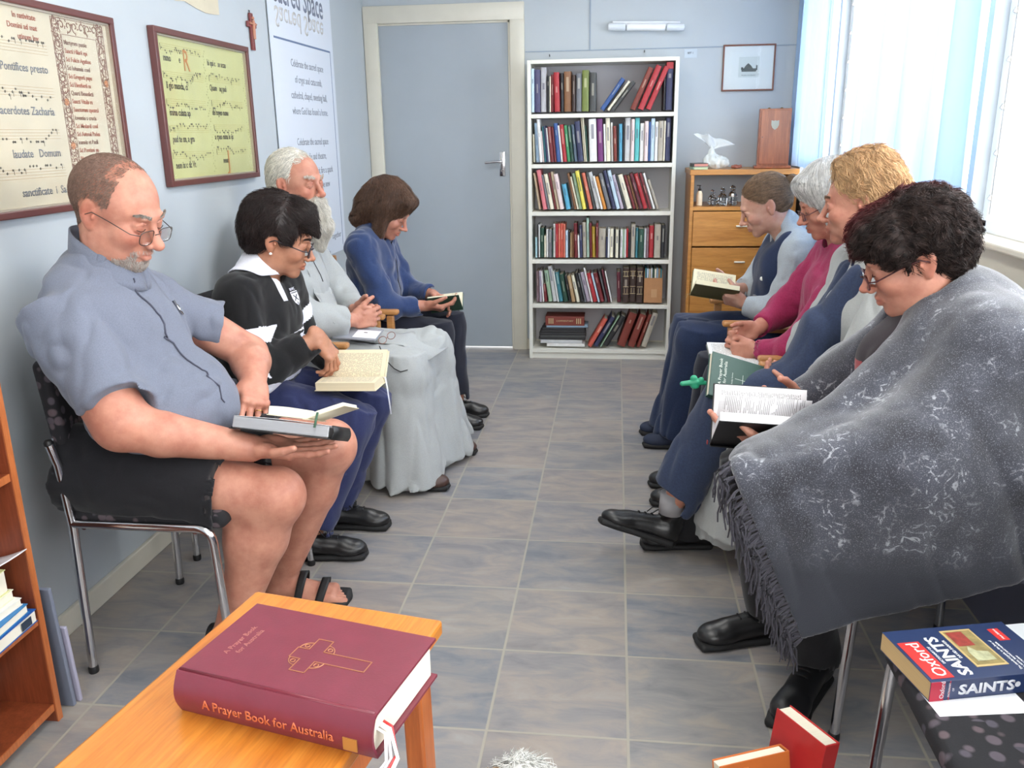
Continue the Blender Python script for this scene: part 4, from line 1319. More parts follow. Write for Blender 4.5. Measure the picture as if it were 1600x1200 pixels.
def add_hand(F, w, f, n, side, curl=(.3, .35, .4, .45), thumb=.4, s=1., spread=.06, bend2=1.1, thumb_out=.7):
    """w wrist, f finger direction, n the way the palm faces, side=+1 thumb on n x f side"""
    f = unit(f); n = unit(n - f * np.dot(n, f)); t = np.cross(n, f) * side
    w = np.asarray(w, np.float64)
    P = lambda a, b, c: w + (f * a + t * b + n * c) * s
    R = np.stack([f, t, n], 1)
    F.cap(P(-.02, 0, 0), P(.015, 0, 0), .026 * s, .027 * s, .015, sq=(n, .78))
    F.box(P(.050, .000, .0), np.array([.044, .038, .0125]) * s, R, .012 * s, .014)
    F.ell(P(.030, .028, .010), np.array([.030, .018, .016]) * s, R, .012)
    F.ell(P(.035, -.026, .007), np.array([.034, .014, .014]) * s, R, .010)
    roots = [(.090, .029), (.094, .0095), (.090, -.0105), (.082, -.029)]
    lens = [(.043, .026, .021), (.047, .030, .023), (.043, .028, .022), (.034, .021, .019)]
    rads = [.0092, .0094, .009, .0080]
    nails = []
    for i in range(4):
        a0 = curl[i]
        sp = (1.5 - i) * spread
        p = P(roots[i][0] - .012, roots[i][1], .001)
        F.ell(P(roots[i][0] - .004, roots[i][1], -.004), .0098 * s, None, .006)
        ang = a0
        r = rads[i] * s
        for j, l in enumerate(lens[i]):
            L = l + (.012 if j == 0 else 0)
            d = (f * math.cos(ang) + n * math.sin(ang)) * math.cos(sp) + t * math.sin(sp)
            q = p + d * L * s
            r2 = r * (.92 if j < 2 else .82)
            F.cap(p, q, r, r2, .006)
            F.ell(q, r2 * 1.0, None, .004)
            p, r = q, r2
            ang += a0 * bend2
        nn = -(n * math.cos(ang - a0 * bend2) - f * math.sin(ang - a0 * bend2))
        nails.append((p - d * .004 * s + nn * r * .55, d, nn, r))
    p = P(.022, .030, .006)
    d = unit(f * .75 + t * thumb_out + n * .25)
    for j, (L, r, r2) in enumerate(((.040, .0135, .0110), (.032, .0108, .0100), (.026, .0098, .0080))):
        q = p + d * L * s
        F.cap(p, q, r * s, r2 * s, .008 if j == 0 else .003)
        p = q
        d = unit(d + (n * .5 + f * .5 - t * .45) * thumb)
    return nails

def limb(F, a, b, c, r, k=.02, sq=None):
    """a-b-c joint chain with 5 radii (upper start, upper belly, joint, lower belly, end)"""
    a, b, c = map(np.asarray, (a, b, c))
    F.cap(a, a + (b - a) * .4, r[0], r[1], k, sq=sq); F.cap(a + (b - a) * .4, b, r[1], r[2], k, sq=sq)
    m = b + (c - b) * .3
    F.cap(b, m, r[2], r[3], k); F.cap(m, c, r[3], r[4], k)
# ------------------------------------------------------------------ where a point of the photograph lies in the room
_cm = PHOTO_M
_cR, _cP = _cm[:3, :3], _cm[:3, 3]
def _ray(u, v): return _cR @ np.array([(u - 800) / 1337.7, -(v - 600) / 1337.7, -1.])
def at(u, v, y):
    d = _ray(u, v); return _cP + d * (y - _cP[1]) / d[1]
def atz(u, v, z):
    d = _ray(u, v); return _cP + d * (z - _cP[2]) / d[2]
def A(*a): return np.array(a, float)

# ------------------------------------------------------------------ books held open
def page_material(name, paper, ink=(120, 116, 112), pitch=.0042, mx=(.012, .10), my=.085):
    key = (name, 'pg', mx, my)
    if key in _mats: return _mats[key]
    m, nt, b = nt_new(name)
    tc = N(nt, 'ShaderNodeTexCoord'); sp = N(nt, 'ShaderNodeSeparateXYZ'); nt.links.new(tc.outputs['Object'], sp.inputs[0])
    def M(op, a, b_=None, c_=None):
        n = N(nt, 'ShaderNodeMath', operation=op)
        for i, v in enumerate((a, b_, c_)):
            if v is None: continue
            if isinstance(v, (int, float)): n.inputs[i].default_value = v
            else: nt.links.new(v, n.inputs[i])
        return n.outputs[0]
    x, y, z = sp.outputs
    ys = M('DIVIDE', y, pitch)
    row = M('FLOOR', ys)
    line = M('LESS_THAN', M('FRACT', ys), .42)
    cb = N(nt, 'ShaderNodeCombineXYZ'); nt.links.new(M('MULTIPLY', x, 260.), cb.inputs[0]); nt.links.new(M('MULTIPLY', row, 3.7), cb.inputs[1])
    nz = N(nt, 'ShaderNodeTexNoise'); nz.inputs['Scale'].default_value = 1.; nz.inputs['Detail'].default_value = 1
    nt.links.new(cb.outputs[0], nz.inputs['Vector'])
    word = M('GREATER_THAN', nz.outputs['Fac'], .43)
    ax = M('ABSOLUTE', x)
    inx = M('MULTIPLY', M('GREATER_THAN', ax, mx[0]), M('LESS_THAN', ax, mx[1]))
    iny = M('LESS_THAN', M('ABSOLUTE', y), my)
    up = M('GREATER_THAN', z, .0045)
    f = M('MULTIPLY', M('MULTIPLY', M('MULTIPLY', line, word), M('MULTIPLY', inx, iny)), up)
    f = M('MULTIPLY', f, .75)
    # thin sheets along the edges
    ed = noise_out(nt, 1., 2, .5, stretch=(6, 6, 900))
    pc = mixc(nt, M('MULTIPLY', ed, .35), rgb(*paper), rgb(*[int(c * .78) for c in paper]))
    nt.links.new(mixc(nt, f, pc, rgb(*ink)), b.inputs['Base Color'])
    b.inputs['Roughness'].default_value = .75
    _mats[key] = m
    return m
def basis(o, x, y):
    """matrix with local x, local y (made square to x) and z = x cross y"""
    return plane_M(tuple(o), tuple(x), tuple(y))
def open_book(label, M, w, h, tL, tR, aL, aR, cover, paper=(232, 226, 206), cat='book', name='open_book', my=None, ruffle=0):
    t = bpy.data.objects.new(name, None); COL.objects.link(t); t.matrix_world = M
    tag(t, label, cat)
    pm = page_material('printed_page_%d_%d' % (paper[0], paper[2]), paper, mx=(.014, w - .012), my=my or h / 2 - .014)
    YX = Matrix(((1, 0, 0, 0), (0, 0, -1, h / 2), (0, 1, 0, 0), (0, 0, 0, 1)))     # prism xy -> xz, extruded along -y
    for s_, T, ang, nm in ((-1, tL, aL, 'left_pages'), (1, tR, aR, 'right_pages')):
        n = 14
        top = []
        for k in range(n + 1):
            u = k / n
            z = T * (1 - (1 - min(1, u / .32)) ** 2.2) * (1 + .10 * math.sin(u * math.pi)) + .0012
            top.append((s_ * (.0008 + u * w), z + .0015))
        pts = [(s_ * .0008, .0018)] + [(s_ * w, .0018)] + top[::-1]
        mb = MB(); mb.prism(pts, h, YX)
        o = mb.build(nm, pm, t, smooth=True); o.rotation_euler = (0, -s_ * ang, 0)
        mb = MB(); mb.box((s_ * (w + .004) / 2, 0, .0006), (w + .004, h + .007, .0022), bev=.0008)
        c = mb.build('cover_board', cover, t); c.rotation_euler = (0, -s_ * ang, 0)
    MB().box((0, 0, -.0004), (max(.008, (tL + tR) * .7), h + .007, .0022), bev=.0008).build('spine', cover, t)
    for k in range(ruffle):
        a = -.5 + 1.0 * (k + .5) / ruffle
        mb = MB()
        mb.grid(lambda u, v: (math.sin(a) * u * w * .95 + .01 * math.sin(u * 3) * (1 if a > 0 else -1), (v - .5) * h * .98, .004 + math.cos(a) * u * w * .95), 8, 2, .0002)
        mb.build('loose_page', pm, t, smooth='all')
    return t
def ribbon(name, pts, w, m, parent, M=None):
    """flat bookmark ribbon along pts, given in the parent's frame"""
    pts = [Vector(p) for p in pts]
    mb = MB(); mb.tube(pts, w / 2, 8, flat=.12)
    return mb.build(name, m, parent, smooth='all')

# ------------------------------------------------------------------ people
SK = {'ruddy': ((206, 156, 134), (190, 132, 114)), 'pale': ((206, 162, 142), (190, 140, 122)), 'olive': ((184, 132, 106), (162, 110, 86)), 'pink': ((198, 142, 120), (176, 116, 97))}
class Person:
    def __init__(self, label, origin, skin):
        self.o = A(*origin); self.label = label
        self.F = Field(); self.fine = []; self.skin = M_skin('skin_' + skin, *SK[skin]); self.root = None; self.h = None; self.ruddy = .5; self.lips = 1.
        self.nails = []
    def body(self, J, fat=1., arm=1., leg=1., head=True, depth=.11):
        F = self.F
        J = {k: np.asarray(v, float) for k, v in J.items()}; self.J = J
        hc = (J['hipR'] + J['hipL']) / 2; sc = (J['shR'] + J['shL']) / 2
        fwd = unit((J['knR'] + J['knL']) / 2 - hc); fwd[2] = 0; fwd = unit(fwd)
        lat = unit(J['shL'] - J['shR']); self.fwd, self.lat, self.hc, self.sc = fwd, lat, hc, sc
        R = frame_R(fwd, (0, 0, 1)); self.R = R
        F.ell(hc + A(0, 0, .03), (.10 * fat, .145 * fat, .09 * fat), R, .03)
        F.cap(hc + A(0, 0, .05), sc - A(0, 0, .12) - fwd * .02, .088 * fat, .085 * fat, .04)
        F.ell(sc - A(0, 0, .13) - fwd * .02, (.082 * fat, .125 * fat, .12), R, .04)
        F.cap(J['shR'] * .93 + J['shL'] * .07, J['shL'] * .93 + J['shR'] * .07, .045, .045, .04)
        for s in 'RL':
            limb(F, J['sh' + s], J['el' + s], J['wr' + s], [x * arm for x in (.046, .044, .037, .040, .0255)], .015)
            limb(F, J['hip' + s], J['kn' + s], J['an' + s], [x * leg for x in (.082, .076, .058, .056, .034)], .02)
        if head:
            h = self.h
            F.cap(h(-.022, 0, -.045), sc + A(0, 0, .015) - fwd * .005, .054 * h.s * (.75 + .25 * fat), .058 * (.8 + .2 * fat), .025)
            # collar bones / nape
            F.cap(sc + A(0, 0, -.005), J['shR'] * .6 + sc * .4, .045, .04, .03); F.cap(sc + A(0, 0, -.005), J['shL'] * .6 + sc * .4, .045, .04, .03)
    def hand(self, which, w, f, n, side, **kw):
        nl = add_hand(self.F, w, f, n, side, **kw); self.nails += nl
        c = np.asarray(w) + unit(f) * .09 * kw.get('s', 1)
        self.fine.append((c - .135, c + .135))
    def foot(self, an, d, s=1.):
        """bare foot with toes under ankle an, pointing d"""
        d = unit(A(d[0], d[1], 0)); l = np.cross(A(0, 0, 1), d); F = self.F; an = np.asarray(an, float)
        b = A(an[0], an[1], 0)
        P = lambda x, y, z: b + (d * x + l * y) * s + A(0, 0, z * s)
        F.cap(an, P(-.01, 0, .06), .034, .034, .02)
        F.ell(P(-.035, 0, .032), (.034 * s, .03 * s, .028 * s), frame_R(d, (0, 0, 1)), .02)
        F.cap(P(-.01, 0, .05), P(.10, 0, .028), .036 * s, .026 * s, .03)
        F.box(P(.10, 0, .020), (.055 * s, .044 * s, .017 * s), frame_R(d, (0, 0, 1)), .016 * s, .02)
        for i, (y, L, r) in enumerate(((.03, .175, .013), (.012, .172, .0095), (-.003, .165, .009), (-.018, .157, .0085), (-.032, .147, .008))):
            sg = 1 if self._bigtoe > 0 else -1
            F.cap(P(.13, y * sg, .018), P(L, y * sg, .011), r * 1.05 * s, r * s, .004)
        self.fine.append((P(.04, 0, .03) - .15, P(.04, 0, .03) + .15))
    def finish(self, coarse=.006, fine=.0028, headbox=True, name='person'):
        F = self.F; parts = []
        boxes = []
        if headbox:
            h = self.h; c = h(0, 0, 0); boxes.append((c - .175 * h.s, c + .175 * h.s))
        boxes += self.fine
        for i, (lo, hi) in enumerate(boxes):
            V, Q = F.mesh(fine, (lo, hi))
            fc = V[Q].mean(1); keep = np.ones(len(Q), bool)
            for (l2, h2) in boxes[:i]: keep &= ~((fc > l2) & (fc < h2)).all(1)
            parts.append((V, Q[keep]))
        V, Q = F.mesh(coarse)
        fc = V[Q].mean(1); keep = np.ones(len(Q), bool)
        for (l2, h2) in boxes: keep &= ~((fc > np.asarray(l2) + .004) & (fc < np.asarray(h2) - .004)).all(1)
        parts.append((V, Q[keep]))
        V, Q = join_np(*parts)
        u = np.unique(Q); mp = np.full(len(V), -1); mp[u] = np.arange(len(u)); V = V[u]; Q = mp[Q]
        tint = head_tint(self.h, V, self.ruddy, self.lips) if self.h is not None else np.ones((len(V), 3), np.float32)
        if self.tintfn is not None: tint = self.tintfn(V, tint)
        o = np_mesh(name, V, Q, self.skin, tint=tint, origin=self.o)
        o.location = self.o
        tag(o, self.label, 'person')
        self.root = o
        # finger nails
        return o
    tintfn = None
    _bigtoe = 1
    def add(self, name, V, Q, m, label=None, parent=None, fm=None):
        o = np_mesh(name, V, Q, m, parent=self.root if parent is None else parent, origin=self.o, fm=fm)
        if label: o['label'] = label
        return o
    def mb(self, mb, name, m, smooth='all', label=None, parent=None):
        o = mb.build(name, m, self.root if parent is None else parent, smooth=smooth)
        o.data.transform(Matrix.Translation(Vector(-self.o)))
        if label: o['label'] = label
        return o
    def cloth(self, name, F, res, m, disp=None, sm=1, label=None, fmf=None, box=None, parent=None):
        if disp is not None: F.disp = disp
        V, Q = biggest(*F.mesh(res, box))
        if sm: V = relax(V, Q, sm, .5)
        fm = fmf(V[Q].mean(1)) if fmf else None
        return self.add(name, V, Q, m, label, parent, fm)

def creases(*layers):
    """layers: (amp, freq3, seed, kind) kind 'n' soft noise or 'r' ridged folds"""
    def f(P):
        r = np.zeros(len(P), np.float32)
        for amp, fr, sd, kd in layers:
            w = P + .02 * np.stack([vnoise(P, 9, sd + 31), vnoise(P, 9, sd + 32), vnoise(P, 9, sd + 33)], -1)
            v = vnoise(w, fr, sd)
            if kd == 'r': v = 1 - 2.2 * np.abs(v)
            r += amp * v
        return r
    return f
def rotfreq(fn, R):
    """evaluate a crease layer in a rotated frame (columns of R are its axes)"""
    R = np.asarray(R, np.float32)
    return lambda P: fn(P @ R)
def on_surface(F, pts, off=.001, it=6):
    P = np.asarray(pts, np.float32).reshape(-1, 3).copy()
    for _ in range(it):
        d = F.ev(P); g = F.grad(P)
        P = P - g * (d - off)[:, None]
    return P
def plane_cut(p, n):
    p, n = V3(p), unit(n).astype(np.float32)
    return lambda P: (P - p) @ n
def cone(F, a, b, ra, rb, k=.02, sq=None, hollow=0, wall=.006):
    """sleeve / trouser leg: round at a, cut flat at b, open there"""
    a, b = A(*a), A(*b); ab = b - a; L = np.linalg.norm(ab); u = ab / L
    af, uf = V3(a), V3(u); n = s = None
    if sq: n, s = unit(sq[0]).astype(np.float32), float(sq[1])
    def rad(P):
        d = P - af; x = d @ uf; e = d - x[..., None] * uf
        if n is not None: e = e + n * ((e @ n) * (1 / s - 1))[..., None]
        return x, np.sqrt((e * e).sum(-1)) - (ra + (rb - ra) * np.clip(x / L, 0, 1.2))
    def fn(P):
        x, r = rad(P)
        return np.maximum(np.maximum(r, x - L), -x - ra * .8)
    F._push(fn, (a + b) / 2, L / 2 + max(ra, rb) * 1.3, k, 1)
    if hollow:
        def fh(P):
            x, r = rad(P)
            return np.maximum(np.maximum(r + wall, (L - hollow) - x), x - L - .03)
        F._late = getattr(F, '_late', []) + [(fh, V3(b), hollow + max(ra, rb) + .03, .003, -1)]
def late(F):
    """apply the hollows collected by cone()"""
    F.p += getattr(F, '_late', []); F._late = []

def shoe(Pn, heel, d, mats, L=.27, pitch=0., roll=0., laces=True, name='shoe', s=1., tall=.0):
    """lace-up shoe: heel = ground point under the heel, d = toe direction"""
    d = unit(d); up0 = A(0, 0, 1)
    R = frame_R(d, up0)
    if pitch:                                   # toe raised by pitch
        R = R @ np.array(Matrix.Rotation(-pitch, 3, 'Y'), np.float32)
    if roll: R = R @ np.array(Matrix.Rotation(roll, 3, 'X'), np.float32)
    heel = A(*heel)
    P = lambda x, y, z: heel + R @ A(x * s, y * s, z * s)
    k = L / .27
    F = Field()
    F.ell(P(.035, 0, .05), (.042 * s, .036 * s, .042 * s), R, .02)
    F.cap(P(.05, 0, .055), P(.17 * k, 0, .038), .038 * s, .036 * s, .03)
    F.ell(P(.205 * k, 0, .032), (.055 * s, .044 * s, .030 * s), R, .02)
    F.cap(P(.035, 0, .07), P(.03, 0, .095 + tall), .036 * s, .037 * s, .02)
    F.cut(plane_cut(P(0, 0, .012), -R[:, 2]), .004)
    F.ell(P(.035, 0, .125 + tall), (.032 * s, .029 * s, .035 * s), R, .005, -1)
    V, Q = F.mesh(.004); V = relax(V, Q, 1)
    o = Pn.add(name, V, Q, mats[0])
    S_ = Field()
    S_.box(P(.135 * k, 0, .011), (.125 * k * s, .040 * s, .010 * s), R, .009 * s, .01)
    S_.ell(P(.205 * k, 0, .012), (.06 * s, .047 * s, .012 * s), R, .01)
    S_.ell(P(.04, 0, .012), (.045 * s, .036 * s, .013 * s), R, .01)
    V, Q = S_.mesh(.004); Pn.add('sole', V, Q, mats[1], parent=None).parent = o
    if laces:
        mb = MB()
        for i in range(4):
            x = .085 + i * .022
            pts = on_surface(F, [P(x, y, .10) for y in np.linspace(-.022, .022, 7)], .002)
            mb.tube(pts, .0022, 6)
        c = P(.082, 0, .10)
        for sg in (-1, 1):
            pts = [c, P(.085, sg * .02, .112), P(.10, sg * .035, .105), P(.115, sg * .03, .085)]
            mb.tube(pts, .0018, 6)
        q = Pn.mb(mb, 'laces', mats[2] if len(mats) > 2 else mats[0]); q.parent = o
    return o

def neckband(Pn, F, c, r0, r1, a0, a1, m, name='collar', off=.005, thick=.004, fwd=None, tilt=0., stretch=1.15):
    """collar leaf lying on the garment F around the neck centre c, between radii r0 and r1"""
    f = Pn.fwd if fwd is None else fwd; l = np.cross(A(0, 0, 1), f); n = 30; k = 4
    P = np.array([[c + (f * math.cos(a) * stretch + l * math.sin(a)) * r + A(0, 0, .05 - (r - r0) * 1.1 - tilt * max(0, math.cos(a)) * .05) for r in np.linspace(r0, r1, k + 1)] for a in np.linspace(a0, a1, n + 1)])
    S_ = on_surface(F, P.reshape(-1, 3), off, 8).reshape(n + 1, k + 1, 3)
    S_[:, 0, 2] += .006
    for _ in range(3): S_[1:-1] = (S_[:-2] + 2 * S_[1:-1] + S_[2:]) / 4
    def fn(u, v): return tuple(S_[int(round(u * n)), int(round(v * k))])
    return Pn.mb(MB().grid(fn, n, k, thick), name, m)

def spectacles(Pn, h, m, lens=(.025, .017), y=.033, x=.106, z=-.006, drop=0., rim=.0013, glass=True, oval=False, mat_l=None):
    mb = MB(); gl = MB()
    def P(a, b, c): return h(a, b, c - drop)
    for sy in (-1, 1):
        pts = []
        for k in range(25):
            a = 2 * math.pi * k / 24
            cx, cz = math.cos(a), math.sin(a)
            e = 1 if oval else .62
            px = math.copysign(abs(cx) ** e, cx) * lens[0]; pz = math.copysign(abs(cz) ** e, cz) * lens[1]
            pts.append(P(x - .06 * (abs(px) / .03) ** 2 * .1, sy * y + px, z + pz))
        mb.tube(pts, rim * h.s, 6, cap=False)
        ring = [gl.bm.verts.new(Vector(p)) for p in pts[:-1]]
        gl.bm.faces.new(ring)
        ring2 = [gl.bm.verts.new(Vector(p) + Vector(h.R[:, 0]) * .0012) for p in pts[:-1]]
        gl.bm.faces.new(ring2[::-1])
        for q in range(len(ring)): gl.bm.faces.new((ring[q], ring[(q + 1) % len(ring)], ring2[(q + 1) % len(ring)], ring2[q]))
        mb.tube([P(x - .004, sy * (y + lens[0]), z + lens[1] * .4), P(x - .02, sy * (y + lens[0] + .012), z + lens[1] * .4), P(.04, sy * .079, z + .008 + drop), P(-.002, sy * .083, z + .014 + drop), P(-.02, sy * .083, z + .002 + drop)], rim * h.s * 1.05, 6)
    mb.tube([P(x, -(y - lens[0]), z + .004), P(x + .006, 0, z + .009), P(x, y - lens[0], z + .004)], rim * h.s, 6)
    o = Pn.mb(mb, 'spectacles', m)
    if glass:
        q = Pn.mb(gl, 'lens', mat('spectacle_lens', (235, 240, 245), rough=.02, trans=1., alpha=.22) if mat_l is None else mat_l, smooth=False); q.parent = o
    return o
def brows(Pn, h, col, thick=.0035, n=160, seed=1, cfn=None):
    rs = np.random.RandomState(seed); paths = []
    for sy in (-1, 1):
        paths = []
        for i in range(n):
            t = rs.rand()
            y = .014 + t * .036; z = .022 + .006 * math.sin(t * 2.4) + rs.normal(0, thick * .5); x = .0965 - t * t * .018
            L = .008
            paths.append([h(x, sy * y, z), h(x + .0015, sy * (y + L * .5), z + .002), h(x - .001, sy * (y + L), z + .001)])
        V, Q = tubes_np(np.array(paths), np.full((len(paths), 3), .0006 * h.s))
        Pn.add('eyebrow', V, Q, col)
def lashes(Pn, h, m):
    for sy in (-1, 1):
        mb = MB()
        pts = [h(.0885, sy * .019, -.0045), h(.0908, sy * .027, -.0075), h(.0903, sy * .036, -.0078), h(.0865, sy * .046, -.0045)]
        mb.tube(pts, .0009 * h.s, 6)
        Pn.mb(mb, 'eyelashes', m)
def hair_mat(name, c, c2=None, rough=.5):
    key = (name, 'hair')
    if key in _mats: return _mats[key]
    m, nt, b = nt_new(name)
    n = noise_out(nt, 70, 4, .7)
    c2 = c2 or tuple(int(x * .6) for x in c)
    at_ = N(nt, 'ShaderNodeAttribute', attribute_name='tint')
    nt.links.new(mixc(nt, 1., ramp(nt, n, [(.22, rgb(*c2)), (.6, rgb(*c))]), at_.outputs['Color'], 'MULTIPLY'), b.inputs['Base Color'])
    m['hair'] = 1
    b.inputs['Roughness'].default_value = rough
    b.inputs['Specular IOR Level'].default_value = .35
    _mats[key] = m
    return m
def hairdo(Pn, h, core, m, flow, n=3000, length=.06, steps=7, lift=.006, rad=.0009, seed=1, mask=None, curl=0., res=.004, name='hair', disp=None, keepcore=True, jitter=.35, drop=0.):
    if disp is not None: core.disp = disp
    V, Q = core.mesh(res)
    Nn = core.grad(V)
    SV, SQ = grow(core, V, Nn, n, flow, length, steps, lift, rad, seed, mask, curl, jitter, drop)
    parts = ([(V, Q)] if keepcore else []) + [(SV, SQ)]
    VV, QQ = join_np(*parts)
    ns = len(SV) // max(n, 1)
    tn = np.repeat(np.random.RandomState(seed + 5).uniform(.55, 1.3, n), ns) if n else np.ones(0)
    if keepcore: tn = np.concatenate([np.full(len(V), .72), tn])
    o = np_mesh(name, VV, QQ, m, parent=Pn.root, tint=tn[:, None] * np.ones((1, 3)), origin=Pn.o)
    return o
# ------------------------------------------------------------------ person 1: bearded man in grey clerical shirt and shorts
m_black = mat('black_trim', (26, 26, 28), rough=.6)
m_wire = mat('gunmetal_wire', (92, 84, 80), rough=.3, metal=.8)
m_brow_grey = hair_mat('grey_brow', (150, 140, 130))
m_lash = mat('dark_lash', (70, 50, 42), rough=.8)

P1 = Person('heavy bearded man in grey short-sleeved shirt and black shorts reading a bible on chrome chair', (-.62, -3.04, 0), 'pink')
P1.ruddy = .75; P1.lips = .6
P1.h = h = head_frame((-.628, -3.050, 1.209), -.12, .37, .03, 1.12)
add_head(P1.F, h, fat=1.16, nose=1.25, jaw=1.15)
P1.F.ell(h(.02, 0, -.095), h.r(.05, .05, .035), h.R, .03)
J = dict(shR=A(-.70, -3.21, .935), shL=A(-.67, -2.88, .955), elR=at(190, 668, -3.26), wrR=at(392, 700, -3.14), elL=A(-.455, -2.745, .765), wrL=at(396, 598, -2.87),
    hipR=A(-.69, -3.14, .54), hipL=A(-.69, -2.95, .54), knR=at(424, 778, -3.13), knL=at(508, 700, -2.9), anR=A(-.405, -3.145, .09), anL=A(-.375, -2.85, .09))
P1.body(J, fat=1.15, arm=1.42, leg=1.32)
P1.hand('R', J['wrR'] + A(.01, .01, 0), A(1, .15, -.10), A(0, -.15, 1), -1, curl=(.12, .12, .14, .2), thumb=.3, s=1.08, thumb_out=.5)
P1.hand('L', J['wrL'], A(.35, -.80, -.42), A(-.05, -.45, -.85), 1, curl=(.42, .5, .55, .6), thumb=.5, s=1.05)
P1._bigtoe = 1; P1.foot(J['anR'], (1, -.05), 1.08)
P1._bigtoe = -1; P1.foot(J['anL'], (1, .12), 1.08)
P1.F.cap(J['shR'] + (J['elR'] - J['shR']) * .3, J['elR'] + A(0, 0, .02), .066, .070, .03)
# belly of muscle on the calves and knee caps
for s_ in 'RL':
    k_, a_ = J['kn' + s_], J['an' + s_]
    P1.F.ell(k_ * .68 + a_ * .32 + A(-.03, 0, 0), (.062, .066, .10), None, .03)
    P1.F.ell(k_ + A(.028, 0, .01), (.060, .062, .068), None, .03)
def _t1(V, t):
    for s_ in 'RL':
        d = np.linalg.norm((V - (P1.J['kn' + s_] + A(.05, 0, 0))) / A(.07, .08, .09), axis=1)
        w = np.clip(1 - d, 0, 1)[:, None] * .35
        t = t * (1 - w) + t * A(1, .74, .68) * w
    d = np.linalg.norm(V - P1.J['elR'], axis=1); w = (np.clip(1 - d / .13, 0, 1) * .35)[:, None]
    t = t * (1 - w) + t * A(1, .76, .68) * w
    L = P1.h.loc(V); m_ = (L[:, 2] > .0 + .9 * np.maximum(L[:, 0] + .02, -.05)) & (L[:, 0] < .022) & (np.abs(L).max(1) < .2); t[m_] = t[m_] * A(.84, .78, .75)      # brown root colour of the cropped scalp
    return t
P1.tintfn = _t1
P1.finish()
# shirt
m_shirt = fabric('grey_chambray', (112, 117, 132), weave=1100, var=.1, wr=.35, wscale=9, wdist=.006)
F = Field(); R = P1.R
F.ell(A(-.565, -3.04, .70), (.185, .205, .155), R, .05)
F.ell(A(-.64, -3.035, .71), (.14, .20, .16), R, .05)
F.ell(A(-.665, -3.035, .87), (.150, .205, .165), R, .06)
F.cap(J['shR'] + A(.0, .02, -.01), J['shL'] + A(0, -.02, -.01), .078, .078, .05)
nb = P1.sc + A(.005, 0, .115)
F.cap(nb, J['shR'] + A(0, .02, .01), .074, .070, .05); F.cap(nb, J['shL'] + A(0, -.02, .01), .074, .070, .05)
F.cap(nb, nb + A(.010, 0, .040), .080, .074, .02); F.ell(A(-.755, -3.04, .99), (.08, .17, .13), R, .06)
seR, seL = at(182, 642, -3.275), at(366, 512, -2.765)
cone(F, J['shR'] + A(0, .01, -.01), seR, .088, .090, .05, hollow=.022)
cone(F, J['shL'] + A(0, -.01, -.01), seL, .080, .072, .05, hollow=.04)
F.cut(lambda P: .555 - P[..., 2], .01)
late(F)
F.cap(P1.sc + A(.035, 0, .10), h(.0, 0, -.05), .062, .070, .008, -1)
cr = creases((.0085, (10, 7, 6), 3, 'r'), (.0045, (22, 16, 18), 5, 'r'), (.006, (5, 5, 7), 9, 'n'))
shirtF = F
P1.cloth('shirt', F, .0045, m_shirt, cr)
# stand collar with overlapping grey band
def ringgrid(c, ax, f, r0, r1, hgt, dip=.0, a0=0., a1=2 * math.pi, sy=1.):
    ax = unit(ax); f = unit(np.asarray(f) - ax * np.dot(f, ax)); l = np.cross(ax, f)
    def fn(u, v):
        a = a0 + (a1 - a0) * u
        r = r0 + (r1 - r0) * v
        return tuple(c + f * math.cos(a) * r + l * math.sin(a) * r * sy + ax * (hgt * (v - .5)) - ax * dip * max(0, math.cos(a)) )
    return fn
nc = h(-.018, 0, -.098)
P1.mb(MB().grid(lambda u, v: tuple(nc + A(math.cos(2 * math.pi * u) * (.080 + .012 * (1 - v)) + .010, -math.sin(2 * math.pi * u) * (.078 + .016 * (1 - v)), .014 - .046 * math.cos(2 * math.pi * u) - .075 * (1 - v))), 48, 4, .004), 'collar', m_shirt)
# placket, pocket flap edge and pens
pl = [at(u, v, -3.08) for u, v in ((213, 432), (232, 455), (252, 475), (268, 495), (292, 515), (318, 535), (338, 560), (356, 590), (368, 620))]
pl = [pl[0] + (pl[-1] - pl[0]) * 0 + (pl[min(int(t), len(pl) - 2)] - pl[0]) * 1 + (pl[min(int(t), len(pl) - 2) + 1] - pl[min(int(t), len(pl) - 2)]) * (t - int(t)) for t in np.linspace(0, len(pl) - 1.001, 60)]
pp = on_surface(shirtF, pl, .0022)
P1.mb(MB().tube([tuple(p) for p in pp], .0022, 6), 'placket', mat('dark_grey_seam', (70, 72, 88), rough=.8))
pk = on_surface(shirtF, [at(u, v, -2.95) for u, v in ((286, 468), (300, 462), (314, 457))], .0015)
P1.mb(MB().tube([tuple(p) for p in pk], .0016, 6), 'pocket_edge', mat('dark_grey_seam', (70, 72, 88), rough=.8))
for k, (u, v) in enumerate(((291, 466), (301, 462))):
    a = on_surface(shirtF, [at(u, v, -2.95)], .004)[0]; b = on_surface(shirtF, [at(u + 10, v + 20, -2.95)], .004)[0]
    P1.mb(MB().tube([tuple(a), tuple(b)], .0028, 8), 'pen', m_chrome)
# shorts
m_shorts = fabric('black_cotton', (26, 26, 30), weave=900, var=.15, wr=.3, wscale=12)
F = Field()
F.ell(A(-.685, -3.04, .56), (.145, .20, .115), R, .04)
for s_, hp in (('R', at(362, 768, -3.13)), ('L', at(448, 712, -2.92))):
    d = unit(J['kn' + s_] - J['hip' + s_])
    cone(F, J['hip' + s_] + A(0, 0, -.005), hp, .130, .132, .03, hollow=.02, wall=.004)
F.cut(lambda P: .452 - P[..., 2] - .35 * np.maximum(P[..., 0] + .45, 0), .015)
F.cut(lambda P: P[..., 2] - .70, .01)
late(F)
P1.cloth('shorts', F, .005, m_shorts, creases((.0035, (9, 16, 14), 3, 'r'), (.002, (22, 25, 22), 6, 'r')))
